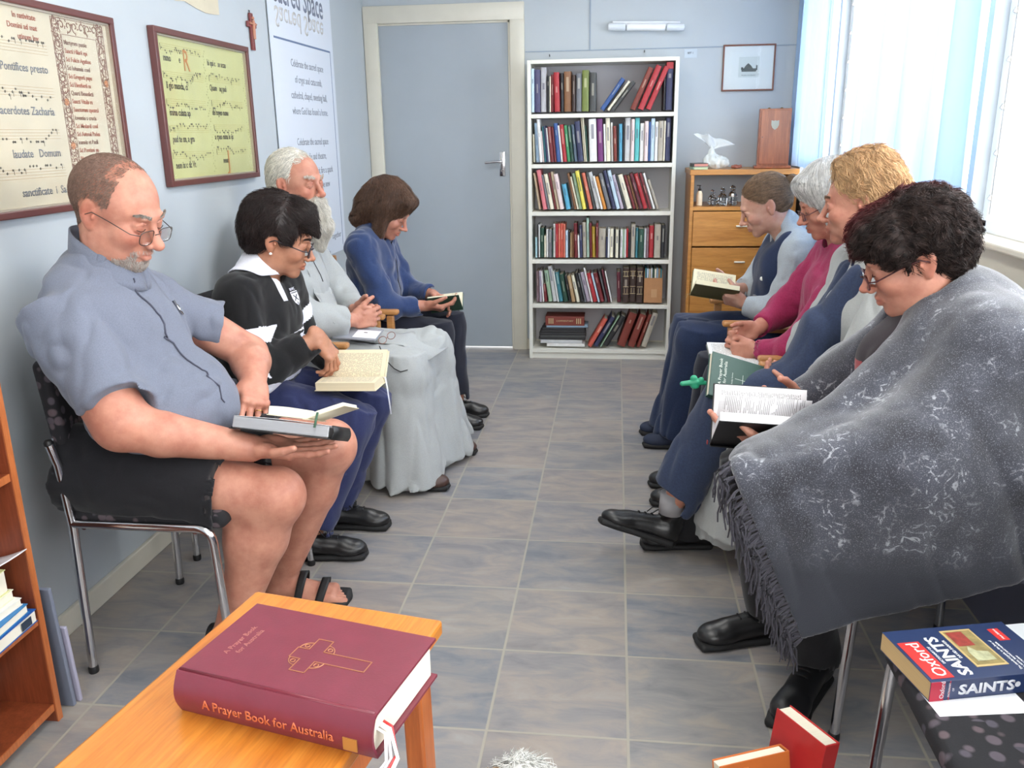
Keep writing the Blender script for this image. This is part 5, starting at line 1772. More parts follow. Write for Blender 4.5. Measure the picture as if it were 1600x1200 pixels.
# sandals
def sandal(Pn, an, d, s=1.):
    d = unit(A(d[0], d[1], 0)); l = np.cross(A(0, 0, 1), d); b = A(an[0], an[1], 0); R = frame_R(d, (0, 0, 1))
    F = Field()
    F.box(b + d * .06 * s + A(0, 0, .004), (.125 * s, .046 * s, .009), R, .008, .02)
    F.ell(b + d * .12 * s + A(0, 0, .005), (.075 * s, .052 * s, .010), R, .02)
    F.cut(lambda P: -P[..., 2] + .0006, .002)
    V, Q = F.mesh(.004); o = Pn.add('sandal', V, Q, m_black)
    for x, r0, w_ in ((.105, .056, .026), (.045, .066, .024), (-.045, .060, .014)):
        def fn(u, v):
            a = math.pi * u
            c = b + d * (x * s + (v - .5) * w_ + (.02 * math.sin(a) if x > 0 else -.012 * math.sin(a)))
            return tuple(c + l * math.cos(a) * (.050 * s) + A(0, 0, .008 + math.sin(a) * r0 * (1.05 if x > .1 else 1.25) * s))
        st = MB().grid(fn, 20, 3, .0035)
        q = Pn.mb(st, 'sandal_strap', m_black); q.parent = o
    return o
for s_, d in (('R', (1, -.05)), ('L', (1, .12))): sandal(P1, J['an' + s_], d, 1.08)
spectacles(P1, h, m_wire, lens=(.024, .0165), rim=.0011, drop=.010, x=.108)
brows(P1, h, m_brow_grey, seed=3)
lashes(P1, h, m_lash)
# cropped hair and beard
def hair_region(hh, front=.03, low=-.02):
    def f(V, N_):
        L = hh.loc(V)
        return (L[:, 2] > low + .55 * (L[:, 0] + .02)) & (L[:, 0] < front)
    return f
m_h1 = hair_mat('cropped_brown_grey_hair', (146, 118, 104), (112, 88, 78))
V = np.array([v.co[:] for v in P1.root.data.vertices], np.float32) + P1.o.astype(np.float32)
sel = np.abs(h.loc(V)).max(1) < .2
Vh = V[sel]; Nh = P1.F.grad(Vh)
def msk1(V, N_):
    L = h.loc(V); n_ = (N_ @ h.R)
    ear = np.linalg.norm((L - A(-.012, 0, 0)) * A(1, 0, 1), axis=1) < .036
    side = (L[:, 2] > -.012 + .9 * np.maximum(L[:, 0] + .02, -.05)) & (L[:, 0] < .028) & ~(ear & (np.abs(L[:, 1]) > .06)) & (L[:, 2] > -.06)
    top = (L[:, 2] > .085) & (L[:, 0] > .0)
    return side & ~(top & (np.random.RandomState(1).rand(len(L)) < .7)) & ~((L[:, 0] > -.015) & (L[:, 2] > .06) & (np.random.RandomState(2).rand(len(L)) < .2))
SV, SQ = grow(P1.F, Vh, Nh, 26000, lambda P, n: np.tile(h.R @ A(-.5, 0, -.8), (len(P), 1)) + n * .2, .009, 4, .0018, .00048, 4, msk1, jitter=.5)
P1.add('cropped_hair', SV, SQ, m_h1)
def mskb(V, N_):
    L = h.loc(V); n_ = N_ @ h.R
    chin = (L[:, 2] < -.082) & (L[:, 0] > .045) & (L[:, 2] > -.135)
    mou = (np.abs(L[:, 1]) < .042) & (L[:, 2] < -.055) & (L[:, 2] > -.13) & (L[:, 0] > .045) & ~((np.abs(L[:, 1]) < .027) & (L[:, 2] > -.084) & (L[:, 2] < -.058))
    jawl = (L[:, 2] < -.085 - .2 * L[:, 0]) & (L[:, 0] > .03) & (L[:, 2] > -.13) & (np.random.RandomState(3).rand(len(L)) < .4)
    return (chin | mou) & (np.random.RandomState(8).rand(len(L)) < np.clip((np.abs(L[:, 2] + .105) < .03) * .8 + .35, 0, 1))
m_b1 = hair_mat('grizzled_beard', (200, 190, 182), (168, 150, 138))
SV, SQ = grow(P1.F, Vh, Nh, 3600, lambda P, n: np.tile(h.R @ A(.35, 0, -1.), (len(P), 1)) + n * .5, .012, 4, .004, .00045, 9, mskb, jitter=.6, curl=.5)
P1.add('beard', SV, SQ, m_b1)
# wedding ring
mb = MB()
c0 = P1.nails[4 + 2]
# watch-free wrists; ring sits on the left ring finger
t_ = A(.35, -.80, -.42); f_ = unit(t_); n_ = unit(A(-.05, -.45, -.85) - f_ * np.dot(A(-.05, -.45, -.85), f_)); tt = np.cross(n_, f_)
rc = J['wrL'] + (f_ * .105 + tt * -.0105 + n_ * .008) * 1.05
ang = .55; fd = f_ * math.cos(ang) + n_ * math.sin(ang)
e1 = unit(np.cross(fd, tt)); mb.tube([tuple(rc + (e1 * math.cos(a) + tt * math.sin(a)) * .0108) for a in np.linspace(0, 2 * math.pi, 17)], .0015, 6, cap=False)
P1.mb(mb, 'ring', mat('gold', (206, 168, 92), rough=.25, metal=1.))

# ------------------------------------------------------------------ person 2: woman in black and white rugby jersey
P2 = Person('dark-haired woman in black and white striped rugby jersey and navy trousers, reading', (-.56, -2.38, 0), 'olive')
P2.lips = 1.; P2.ruddy = .45
P2.h = h = head_frame((-.478, -2.38, 1.067), .26, .32, .10, 1.05)
add_head(P2.F, h, fat=1.0, nose=.95)
J = dict(shR=A(-.575, -2.535, .895), shL=A(-.54, -2.235, .91), elR=at(402, 585, -2.58), wrR=at(497, 527, -2.46), elL=A(-.50, -2.17, .665), wrL=A(-.335, -2.30, .612),
    hipR=A(-.62, -2.47, .53), hipL=A(-.62, -2.29, .53), knR=at(545, 660, -2.48), knL=at(572, 632, -2.28), anR=A(-.385, -2.55, .09), anL=A(-.375, -2.31, .09))
P2.body(J, fat=1.05, arm=1.0, leg=1.1)
P2.hand('R', J['wrR'], A(.42, .22, -.78), A(-.75, .15, -.4), -1, curl=(.40, .55, .6, .65), thumb=.5, s=.95)
P2.hand('L', J['wrL'], A(.9, -.25, -.25), A(.2, -.3, .9), 1, curl=(.15, .2, .2, .25), thumb=.2, s=.92)
P2.finish()
m_jw = fabric('white_rugby_cotton', (226, 226, 238), weave=1000, var=.05, wr=.3, wscale=12)
m_jb = fabric('black_rugby_cotton', (24, 24, 26), weave=1000, var=.2, wr=.3, wscale=12)
F = Field(); R = P2.R
F.ell(A(-.575, -2.385, .66), (.135, .185, .14), R, .05)
F.ell(A(-.565, -2.385, .80), (.130, .180, .15), R, .06)
F.cap(J['shR'] + A(0, .02, -.01), J['shL'] + A(0, -.02, -.01), .066, .066, .05)
nb = P2.sc + A(.01, 0, .06)
F.cap(nb, J['shR'] + A(0, .01, .0), .052, .058, .05); F.cap(nb, J['shL'] + A(0, -.01, 0), .052, .058, .05)
F.cap(J['shR'], J['elR'], .072, .068, .03); cone(F, J['elR'], J['wrR'] * .93 + J['elR'] * .07, .070, .050, .03, hollow=.03)
F.cap(J['shL'], J['elL'], .070, .064, .03); cone(F, J['elL'], J['wrL'] * .93 + J['elL'] * .07, .060, .044, .03)
F.cut(lambda P: .575 - P[..., 2], .01)
late(F)
F.cap(P2.sc + A(.015, 0, .04), h(.0, 0, -.05), .056, .066, .006, -1)
def armt(P, a, b):
    d = b - a; L = np.linalg.norm(d); t = ((P - a) @ d) / L / L
    e = P - a - t[:, None] * d
    return t, np.linalg.norm(e, axis=1)
def fm2(C):
    m = np.zeros(len(C), int)
    tr = (C[:, 1] > -2.53) & (C[:, 1] < -2.22)
    body = ((C[:, 2] > .70) & (C[:, 2] < .755)) | ((C[:, 2] > .595) & (C[:, 2] < .63))
    t1, r1 = armt(C, J['shR'], J['elR']); t2, r2 = armt(C, J['elR'], J['wrR'])
    t3, r3 = armt(C, J['shL'], J['elL']); t4, r4 = armt(C, J['elL'], J['wrL'])
    for ta, ra, tb, rb in ((t1, r1, t2, r2), (t3, r3, t4, r4)):
        up = (ra < .10) & (ta > .1) & (ta < 1.05) & (ra < rb)
        lo = (rb < .10) & (tb > -.1) & ~up & (rb < ra)
        arm = up | lo
        m[up & (((ta > .44) & (ta < .64)) | ((ta > .80) & (ta < 1.02)))] = 1
        m[lo & (tb > .02) & (tb < .12)] = 1
        body &= ~arm
    m[body] = 1
    return m
jF = F
P2.cloth('rugby_jersey', F, .0042, [m_jb, m_jw], creases((.005, (10, 10, 8), 13, 'r'), (.003, (24, 24, 20), 15, 'r')), fmf=fm2)
ax = unit(h(-.02, 0, -.07) - (P2.sc + A(0, 0, .02)))
for a0_, a1_ in ((.30, math.pi), (math.pi, 2 * math.pi - .30)): neckband(P2, jF, P2.sc + A(.018, 0, .075), .066, .118, a0_, a1_, m_jw, 'white_collar', off=.006)
mb = MB()
pts = on_surface(jF, [P2.sc + A(.16, 0, .0) + A(.01, .0, -.03 * k) for k in range(5)], .0012)
def strip(F, pts, w, wd, off=.0015):
    """flat strip following the surface of F"""
    P = on_surface(F, pts, off); wd = unit(wd)
    Lf = on_surface(F, P - wd * w / 2, off); Rt = on_surface(F, P + wd * w / 2, off); n = len(P) - 1
    def fn(u, v):
        t = u * n; i = min(int(t), n - 1); f = t - i
        a = Lf[i] * (1 - f) + Lf[i + 1] * f; b = Rt[i] * (1 - f) + Rt[i + 1] * f
        return tuple(a * (1 - v) + b * v)
    return MB().grid(fn, n * 2, 4, .0015)
pk = [at(u, v, -2.42) for u, v in ((432, 428), (437, 440), (441, 455), (443, 472))]
P2.mb(strip(jF, pk, .028, A(.3, 1, 0)), 'white_placket', m_jw)
# crest
cw = on_surface(jF, [at(467, 462, -2.36)], .001)[0]; cn = jF.grad(cw[None])[0]
xd = np.cross(A(0, 0, 1), cn); Mc = basis(cw, xd, np.cross(cn, xd))
mb = MB(); mb.prism([(-.019, .022), (-.019, -.002), (-.012, -.018), (0, -.027), (.012, -.018), (.019, -.002), (.019, .022)], .0022, Mc)
cr_ = P2.mb(mb, 'chest_crest', m_jw, smooth=False)
mb = MB(); M2 = Mc @ Matrix.Translation((0, 0, .0022))
mb.box((0, -.001, 0), (.030, .004, .001), M=M2, rot=(0, 0, .75)).box((0, -.001, 0), (.030, .004, .001), M=M2, rot=(0, 0, -.75)).box((0, .017, 0), (.034, .003, .001), M=M2)
mb.box((0, -.02, 0), (.004, .008, .001), M=M2)
q = P2.mb(mb, 'crest_device', m_jb, smooth=False); q.parent = cr_
mb = MB(); text_into(mb, 'BDFC', .013, Mc @ Matrix.Translation((-.018, .026, .001)), 'LEFT', .001)
q = P2.mb(mb, 'crest_lettering', m_jw, smooth=False); q.parent = cr_
m_navy = fabric('navy_trouser_cloth', (44, 50, 88), weave=900, var=.12, wr=.3, wscale=9)
F = Field()
F.ell(A(-.60, -2.38, .55), (.14, .19, .115), R, .04)
for s_ in 'RL':
    F.cap(J['hip' + s_], J['kn' + s_], .105, .083, .03)
    cone(F, J['kn' + s_], J['an' + s_] + A(0, 0, .0), .083, .072, .03, hollow=.03)
F.cut(lambda P: P[..., 2] - .66, .01)
late(F)
P2.cloth('trousers', F, .005, m_navy, creases((.005, (12, 14, 7), 23, 'r'), (.003, (26, 26, 16), 25, 'r')))
m_shoe = mat('black_leather', (24, 24, 26), rough=.35, spec=.6, bmp=.2, bscale=150)
m_sole = mat('black_rubber_sole', (18, 18, 20), rough=.7)
shoe(P2, (-.44, -2.575, 0), (1, .13, 0), (m_shoe, m_sole), L=.25)
shoe(P2, (-.42, -2.325, 0), (1, .03, 0), (m_shoe, m_sole), L=.25)
m_dkrim = mat('dark_plastic_frame', (44, 36, 44), rough=.3)
spectacles(P2, h, m_dkrim, lens=(.024, .0155), rim=.0018, drop=.006, x=.106)
brows(P2, h, hair_mat('dark_brow', (60, 44, 38)), seed=5); lashes(P2, h, m_lash)
e = h(-.006, -.083, -.036); P2.mb(MB().lathe([(.0001, -.005), (.0045, -.0025), (.0052, 0), (.0045, .0025), (.0001, .005)], 12, Matrix.Translation(Vector(e))), 'pearl_earring', mat('pearl', (236, 230, 222), rough=.2))
C = Field()
C.ell(h(-.020, 0, .050), h.r(.108, .087, .092), h.R, .02); C.ell(h(-.055, 0, .005), h.r(.068, .074, .080), h.R, .03)
C.ell(h(.050, 0, .095), h.r(.043, .060, .032), h.R, .03)
C.ell(h(.02, -.073, .035), h.r(.030, .012, .03), h.R, .02); C.ell(h(.02, .073, .035), h.r(.030, .012, .03), h.R, .02)
C.cap(h(.085, -.03, .080), h(.108, -.03, .050), .020, .010, .02)
C.ell(h(.122, 0, -.040), h.r(.088, .100, .088), h.R, .012, -1)
for y in (-1, 1): C.ell(h(-.006, y * .095, -.008), h.r(.026, .030, .034), h.R, .01, -1)
C.cut(plane_cut(h(-.03, 0, -.062), -h.R[:, 2] * .9 + h.R[:, 0] * .3), .01)
m_h2 = hair_mat('dark_brown_hair', (50, 38, 36), (22, 17, 18), .4)
def flow2(P, n):
    L = h.loc(P)
    v = np.stack([np.where(L[:, 0] > .0, .9, -.35), L[:, 1] * 6, -.3 - np.clip(.10 - L[:, 2], 0, .2) * 6], 1)
    return v @ h.R.T
def ringdisp(hh, amp, fr, sd):
    return lambda P: amp * vnoise(hh.loc(P), fr, sd) + amp * .5 * vnoise(hh.loc(P), np.array(fr) * 2.3, sd + 1)
hairdo(P2, h, C, m_h2, flow2, n=6500, length=.05, lift=.011, rad=.0008, seed=2, disp=ringdisp(h, .004, (24, 40, 24), 5), curl=.35)

# ------------------------------------------------------------------ person 3: white-bearded monk
P3 = Person('white-bearded monk in long pale grey habit with hands clasped and eyes closed', (-.66, -1.76, 0), 'pink')
P3.ruddy = .9; P3.lips = .4
P3.h = h = head_frame((-.632, -1.755, 1.208), -.34, .02, 0, 1.05)
add_head(P3.F, h, fat=.98, nose=1.15)
J = dict(shR=A(-.735, -1.93, .945), shL=A(-.69, -1.58, .955), elR=at(468, 500, -1.99), wrR=at(550, 500, -1.84), elL=A(-.56, -1.52, .70), wrL=at(560, 488, -1.68),
    hipR=A(-.70, -1.86, .51), hipL=A(-.70, -1.66, .51), knR=A(-.21, -1.90, .485), knL=A(-.16, -1.63, .495), anR=A(-.21, -1.92, .09), anL=A(-.13, -1.60, .09))
P3.body(J, fat=1.0, arm=1., leg=.95)
P3.hand('R', J['wrR'] + A(.005, .01, 0), A(.80, .50, .0), A(-.45, .75, -.05), -1, curl=(.75, .8, .85, .9), thumb=.3, s=.98)
P3.hand('L', J['wrL'] + A(0, -.02, .012), A(.80, -.42, -.02), A(-.40, -.75, .0), 1, curl=(.85, .9, .9, .95), thumb=.3, s=.98)
P3.finish(coarse=.007)
m_habit = fabric('pale_grey_habit_wool', (168, 171, 171), weave=800, var=.06, wr=.35, wscale=7, wdist=.008)
F = Field(); R = P3.R
F.ell(A(-.665, -1.76, .63), (.145, .19, .16), R, .06); F.ell(A(-.68, -1.76, .80), (.140, .195, .17), R, .06)
F.cap(J['shR'], J['shL'], .072, .072, .05)
nb = P3.sc + A(.02, 0, .09)
F.cap(nb, J['shR'], .062, .06, .05); F.cap(nb, J['shL'], .062, .06, .05)
F.cap(J['shR'], J['elR'], .072, .080, .03); cone(F, J['elR'], J['wrR'] * .90 + J['elR'] * .10, .078, .058, .03, hollow=.04)
F.cap(J['shL'], J['elL'], .070, .078, .03); cone(F, J['elL'], J['wrL'] * .90 + J['elL'] * .10, .076, .058, .03, hollow=.04)
# hood lying on the back and round the neck
F.cap(A(-.80, -1.80, 1.045), A(-.70, -1.66, 1.06), .055, .05, .03); F.cap(A(-.80, -1.80, 1.045), A(-.69, -1.87, 1.04), .05, .045, .03)
F.ell(A(-.815, -1.78, 1.045), (.06, .07, .04), R, .02); F.cap(A(-.76, -1.88, 1.03), at(374, 352, -1.88), .045, .010, .02)
# skirt
F.cap(J['hipR'], J['knR'] + A(.01, 0, 0), .115, .090, .06); F.cap(J['hipL'], J['knL'] + A(.01, 0, 0), .115, .090, .06)
F.cap((J['hipR'] + J['hipL']) / 2, (J['knR'] + J['knL']) / 2 + A(-.04, 0, -.01), .11, .07, .06)
cone(F, J['knR'] + A(.005, 0, 0), A(-.19, -1.925, .02), .092, .135, .06); cone(F, J['knL'], A(-.12, -1.60, .02), .09, .125, .06)
cone(F, J['knL'] + A(.01, -.02, 0), A(-.095, -1.40, .05), .07, .085, .06)
F.box(A(-.19, -1.76, .24), (.075, .15, .24), None, .05, .06)
cone(F, A(-.34, -1.80, .42), A(-.235, -1.83, .02), .12, .18, .08); cone(F, A(-.25, -1.62, .44), A(-.16, -1.60, .03), .10, .15, .08)
F.cut(lambda P: .022 - P[..., 2], .004)
F.cap(P3.sc + A(.02, 0, .04), h(-.005, 0, -.05), .062, .068, .006, -1)
def folds3(P):
    low = np.clip((.50 - P[:, 2]) / .3, 0, 1)
    a = np.arctan2(P[:, 1] + 1.76, P[:, 0] + .30)
    Q = np.stack([P[:, 0], P[:, 1], P[:, 2] * .12], 1)
    v = (1 - 2.2 * np.abs(vnoise(Q, 13, 47))) * .010 + (1 - 2.2 * np.abs(vnoise(Q, 24, 42))) * .005
    u = creases((.006, (8, 10, 6), 43, 'r'), (.0035, (20, 20, 18), 44, 'r'))(P)
    return v * low + u * (1 - low * .7)
gF = F
P3.cloth('habit', F, .0052, m_habit, folds3)
# scapular panel down the chest and over the lap
scp = [P3.sc + A(.17, .0, .03)] + [A(x, -1.765, z) for x, z in ((-.50, .90), (-.48, .80), (-.46, .70), (-.42, .62), (-.36, .60), (-.28, .60), (-.2, .58), (-.10, .52))]
P3.mb(strip(gF, scp, .20, A(0, 1, 0), .004), 'scapular', m_habit)
shoe(P3, (-.27, -1.955, 0), (1, .05, 0), (mat('brown_leather', (72, 50, 44), rough=.45), m_sole), L=.25, laces=False)
shoe(P3, (-.22, -1.56, 0), (1, .12, 0), (mat('brown_leather', (72, 50, 44), rough=.45), m_sole), L=.25, laces=False)
brows(P3, h, hair_mat('white_brow', (206, 196, 184), (170, 150, 136)), seed=8, thick=.006); lashes(P3, h, mat('pale_lash', (150, 110, 96), rough=.8))
m_wh = hair_mat('white_hair', (240, 236, 226), (214, 206, 192))
C = Field()
C.ell(h(-.028, 0, .040), h.r(.099, .085, .090), h.R, .02); C.ell(h(-.05, 0, -.005), h.r(.07, .078, .07), h.R, .02)
C.ell(h(.085, 0, .035), h.r(.070, .10, .105), h.R, .012, -1)
for y in (-1, 1): C.ell(h(-.004, y * .095, -.004), h.r(.026, .030, .036), h.R, .01, -1)
C.cut(plane_cut(h(-.03, 0, -.055), -h.R[:, 2]), .01)
hairdo(P3, h, C, m_wh, lambda P, n: np.stack([-.5 + 0 * P[:, 0], h.loc(P)[:, 1] * 4, -.7 + 0 * P[:, 0]], 1) @ h.R.T, n=4200, length=.035, lift=.006, rad=.0009, seed=6, curl=.3)
V = np.array([v.co[:] for v in P3.root.data.vertices], np.float32) + P3.o.astype(np.float32)
Vh = V[np.abs(h.loc(V)).max(1) < .2]; Nh = P3.F.grad(Vh)
def thin3(V, N_):
    L = h.loc(V); return (L[:, 2] > .075) & (L[:, 0] < .055)
SV, SQ = grow(P3.F, Vh, Nh, 1800, lambda P, n: np.stack([-1 + 0 * P[:, 0], h.loc(P)[:, 1] * 4, 0 * P[:, 0]], 1) @ h.R.T, .03, 5, .004, .0007, 19, thin3)
B = Field()
B.cap(h(.072, 0, -.078), h(.098, 0, -.155), .040, .040, .02); B.cap(h(.098, 0, -.155), h(.088, 0, -.225), .038, .016, .02)
for y in (-1, 1): B.cap(h(.035, y * .05, -.05), h(.075, y * .03, -.10), .016, .028, .02)
B.cap(h(.099, -.026, -.062), h(.099, .026, -.062), .007, .007, .008)
B.disp = ringdisp(h, .004, (40, 40, 14), 7)
V2, Q2 = B.mesh(.004); N2 = B.grad(V2)
S2 = grow(B, V2, N2, 9000, lambda P, n: np.tile(h.R @ A(.15, 0, -1.), (len(P), 1)) + n * .25, .06, 6, .016, .0006, 11, None, curl=.6)
VV, QQ = join_np((V2, Q2), S2); P3.add('white_beard', VV, QQ, m_wh)
P3.add('thin_hair', SV, SQ, m_wh)
# spectacle cord round the neck
cd = on_surface(gF, [at(u, v, -1.80) for u, v in ((492, 395), (500, 410), (507, 425), (510, 440))], .002)
P3.mb(MB().tube([tuple(p) for p in cd], .0016, 6), 'neck_cord', m_black)

# ------------------------------------------------------------------ person 4: woman in blue fleece
P4 = Person('woman with brown bobbed hair in blue fleece jacket reading a small green book', (-.52, -1.10, 0), 'pink')
P4.h = h = head_frame((-.447, -1.10, 1.047), -.05, .52, 0, 1.03)
add_head(P4.F, h, fat=.98, nose=.95)
J = dict(shR=A(-.545, -1.255, .895), shL=A(-.53, -.96, .90), elR=at(603, 480, -1.28), wrR=at(664, 478, -1.18), elL=A(-.42, -.90, .63), wrL=at(676, 460, -1.02),
    hipR=A(-.55, -1.19, .51), hipL=A(-.55, -1.01, .51), knR=A(-.205, -1.19, .475), knL=A(-.185, -1.0, .475), anR=A(-.19, -1.19, .09), anL=A(-.16, -1.0, .09))
P4.body(J, fat=.98, arm=.95, leg=.98)
P4.hand('R', J['wrR'], A(.9, .15, -.15), A(.1, .35, .8), -1, curl=(.45, .5, .55, .55), thumb=.5, s=.95)
P4.hand('L', J['wrL'], A(.8, -.45, -.2), A(.0, -.5, -.7), 1, curl=(.3, .4, .5, .5), thumb=.4, s=.95)
P4.finish(coarse=.007, fine=.0032)
m_fl = fabric('blue_fleece', (42, 60, 100), weave=500, var=.14, wr=.3, wscale=12, sheen=.4)
F = Field(); R = P4.R
F.ell(A(-.535, -1.10, .65), (.135, .18, .13), R, .05); F.ell(A(-.535, -1.10, .80), (.125, .175, .145), R, .06)
F.cap(J['shR'] + A(0, .02, -.01), J['shL'] + A(0, -.02, -.01), .068, .068, .05)
nb = P4.sc + A(.01, 0, .06)
F.cap(nb, J['shR'], .058, .06, .05); F.cap(nb, J['shL'], .058, .06, .05)
F.cap(P4.sc + A(.02, 0, .05), P4.sc + A(.06, 0, .105), .066, .066, .03)
for s_ in 'RL':
    F.cap(J['sh' + s_], J['el' + s_], .068, .064, .03); cone(F, J['el' + s_], J['wr' + s_] * .93 + J['el' + s_] * .07, .062, .045, .03, hollow=.03)
F.cut(lambda P: .555 - P[..., 2], .01); late(F)
F.cap(P4.sc + A(.015, 0, .04), h(.02, 0, -.07), .058, .064, .006, -1)
fF = F
P4.cloth('fleece_jacket', F, .0048, m_fl, creases((.006, (10, 12, 9), 53, 'r'), (.003, (24, 24, 20), 55, 'r')))
zp = on_surface(fF, [P4.sc + A(.17, -.0, .05 - .045 * k) for k in range(8)], .0015)
P4.mb(MB().tube([tuple(p) for p in zp], .002, 6), 'zip', m_black)
m_bt = fabric('black_trouser_cloth', (34, 36, 48), weave=900, var=.12, wr=.3, wscale=9)
F = Field(); F.ell(A(-.53, -1.10, .53), (.13, .18, .10), R, .04)
for s_ in 'RL':
    F.cap(J['hip' + s_], J['kn' + s_], .092, .072, .03); cone(F, J['kn' + s_], J['an' + s_], .074, .064, .03, hollow=.03)
F.cut(lambda P: P[..., 2] - .62, .01); late(F)
P4.cloth('trousers', F, .006, m_bt, creases((.005, (12, 14, 7), 63, 'r')))
for y in (-1.19, -1.0): shoe(P4, (-.24, y, 0), (1, 0, 0), (m_shoe, m_sole), L=.245)
lashes(P4, h, m_lash)
C = Field()
C.ell(h(-.020, 0, .050), h.r(.118, .098, .100), h.R, .02); C.ell(h(-.065, 0, -.02), h.r(.085, .098, .088), h.R, .03)
C.cap(h(-.09, -.06, -.09), h(-.09, .06, -.09), .034, .034, .03)
for y in (-1, 1): C.cap(h(.0, y * .078, .03), h(.025, y * .075, -.095), .030, .024, .03)
C.cap(h(.075, -.05, .085), h(.075, .05, .085), .022, .022, .03)
C.ell(h(.118, 0, -.045), h.r(.062, .066, .100), h.R, .012, -1)
m_h4 = hair_mat('brown_bob_hair', (112, 84, 68), (58, 42, 36), .4)
def flow4(P, n):
    L = h.loc(P)
    return np.stack([.25 + np.where(L[:, 2] > .09, .6, 0), L[:, 1] * 5, -.9 + 0 * L[:, 0]], 1) @ h.R.T
hairdo(P4, h, C, m_h4, flow4, n=6000, length=.09, steps=8, lift=.010, rad=.001, seed=4, disp=ringdisp(h, .004, (30, 30, 10), 5))
# ------------------------------------------------------------------ person 5 (nearest right): woman in grey poncho
P5 = Person('stout dark-haired woman in dark grey patterned fringed poncho reading a large open book', (1.36, -3.07, 0), 'pink')
P5.ruddy = .6
P5.h = h = head_frame((1.305, -3.075, 1.104), 2.93, .38, -.09, 1.08)
add_head(P5.F, h, fat=1.14, nose=.95, jaw=1.1)
P5.F.ell(h(.01, 0, -.09), h.r(.06, .056, .04), h.R, .03)
J = dict(shL=A(1.42, -3.24, .925), shR=A(1.40, -2.90, .94), elL=A(1.25, -3.36, .67), wrL=at(1224, 696, -3.12), elR=A(1.22, -2.80, .69), wrR=at(1262, 640, -2.93),
    hipL=A(1.42, -3.17, .52), hipR=A(1.42, -2.97, .52), knL=A(1.03, -3.22, .50), knR=A(1.0, -2.95, .50), anL=A(1.16, -3.13, .10), anR=A(1.075, -2.93, .10))
P5.body(J, fat=1.15, arm=1.15, leg=1.15)
P5.hand('L', J['wrL'], A(-.85, .30, .12), A(.1, .1, 1), 1, curl=(.22, .2, .2, .25), thumb=.45, s=1.0, thumb_out=.9)
P5.hand('R', J['wrR'], A(-.75, -.2, .1), A(.0, -.75, .35), -1, curl=(.4, .4, .45, .45), thumb=.6, s=1.0)
P5.finish()
m_pon = bpy.data.materials.new('grey_patterned_wool'); m_pon.use_nodes = True
nt = m_pon.node_tree; b = nt.nodes['Principled BSDF']
n1 = noise_out(nt, 9, 4, .6); n2 = noise_out(nt, 420, 2, .7); n3 = noise_out(nt, 30, 5, .75, dist=2.2)
base = ramp(nt, n1, [(.32, rgb(48, 48, 54)), (.68, rgb(76, 78, 88))])
fleck = ramp(nt, n2, [(.56, (0, 0, 0, 1)), (.66, (1, 1, 1, 1))])
c = mixc(nt, mixc(nt, fleck, (0, 0, 0, 1), (.38, .38, .38, 1)), base, rgb(168, 170, 178))
# paisley strokes woven in white, fading out towards the dark border
vor = N(nt, 'ShaderNodeTexVoronoi', feature='DISTANCE_TO_EDGE'); vor.inputs['Scale'].default_value = 34
tc = N(nt, 'ShaderNodeTexCoord'); dn = N(nt, 'ShaderNodeVectorMath', operation='ADD')
nn = N(nt, 'ShaderNodeTexNoise'); nn.inputs['Scale'].default_value = 14; nt.links.new(tc.outputs['Object'], nn.inputs['Vector'])
sc_ = N(nt, 'ShaderNodeVectorMath', operation='SCALE'); sc_.inputs['Scale'].default_value = .09; nt.links.new(nn.outputs['Color'], sc_.inputs[0])
nt.links.new(tc.outputs['Object'], dn.inputs[0]); nt.links.new(sc_.outputs[0], dn.inputs[1]); nt.links.new(dn.outputs[0], vor.inputs['Vector'])
st = ramp(nt, vor.outputs['Distance'], [(.05, (1, 1, 1, 1)), (.075, (0, 0, 0, 1))])
gate = ramp(nt, n1, [(.50, (0, 0, 0, 1)), (.60, (.75, .75, .75, 1))])
mk = mixc(nt, 1., st, gate, 'MULTIPLY'); mk = mixc(nt, 1., mk, ramp(nt, n3, [(.48, (0, 0, 0, 1)), (.56, (1, 1, 1, 1))]), 'MULTIPLY')
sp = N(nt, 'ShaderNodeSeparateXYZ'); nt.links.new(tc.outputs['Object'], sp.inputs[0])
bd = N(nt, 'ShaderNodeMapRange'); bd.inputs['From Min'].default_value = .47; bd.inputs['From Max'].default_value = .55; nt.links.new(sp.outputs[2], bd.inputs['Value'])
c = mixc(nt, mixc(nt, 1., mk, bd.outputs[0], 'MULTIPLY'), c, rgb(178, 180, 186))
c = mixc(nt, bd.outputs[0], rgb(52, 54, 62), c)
nt.links.new(c, b.inputs['Base Color']); b.inputs['Roughness'].default_value = .95; b.inputs['Sheen Weight'].default_value = .5; b.inputs['Specular IOR Level'].default_value = .15
bump(nt, b, n2, .4, .002)
R = P5.R
F = Field()
F.cap(A(1.40, -3.10, .985), A(1.42, -3.25, .925), .095, .100, .06); F.cap(A(1.40, -3.08, .985), A(1.41, -2.92, .93), .09, .095, .06)
F.ell(A(1.465, -3.08, .82), (.150, .26, .23), None, .08)
F.cap(A(1.42, -3.26, .90), A(1.24, -3.36, .70), .110, .115, .07)
F.cap(A(1.34, -3.15, .93), A(1.12, -3.22, .70), .070, .085, .06)
F.cap(A(1.24, -3.36, .70), A(1.00, -3.29, .60), .115, .090, .07); F.cap(A(1.10, -3.22, .69), A(1.0, -3.24, .62), .08, .08, .06)
F.cap(A(1.36, -2.98, .93), A(1.15, -2.90, .71), .070, .065, .06)
F.cap(A(1.41, -2.90, .90), A(1.25, -2.83, .73), .09, .09, .07); F.cap(A(1.25, -2.83, .73), A(1.13, -2.89, .67), .08, .055, .06)
F.cap(A(1.40, -3.32, .68), A(1.02, -3.27, .55), .12, .10, .09)
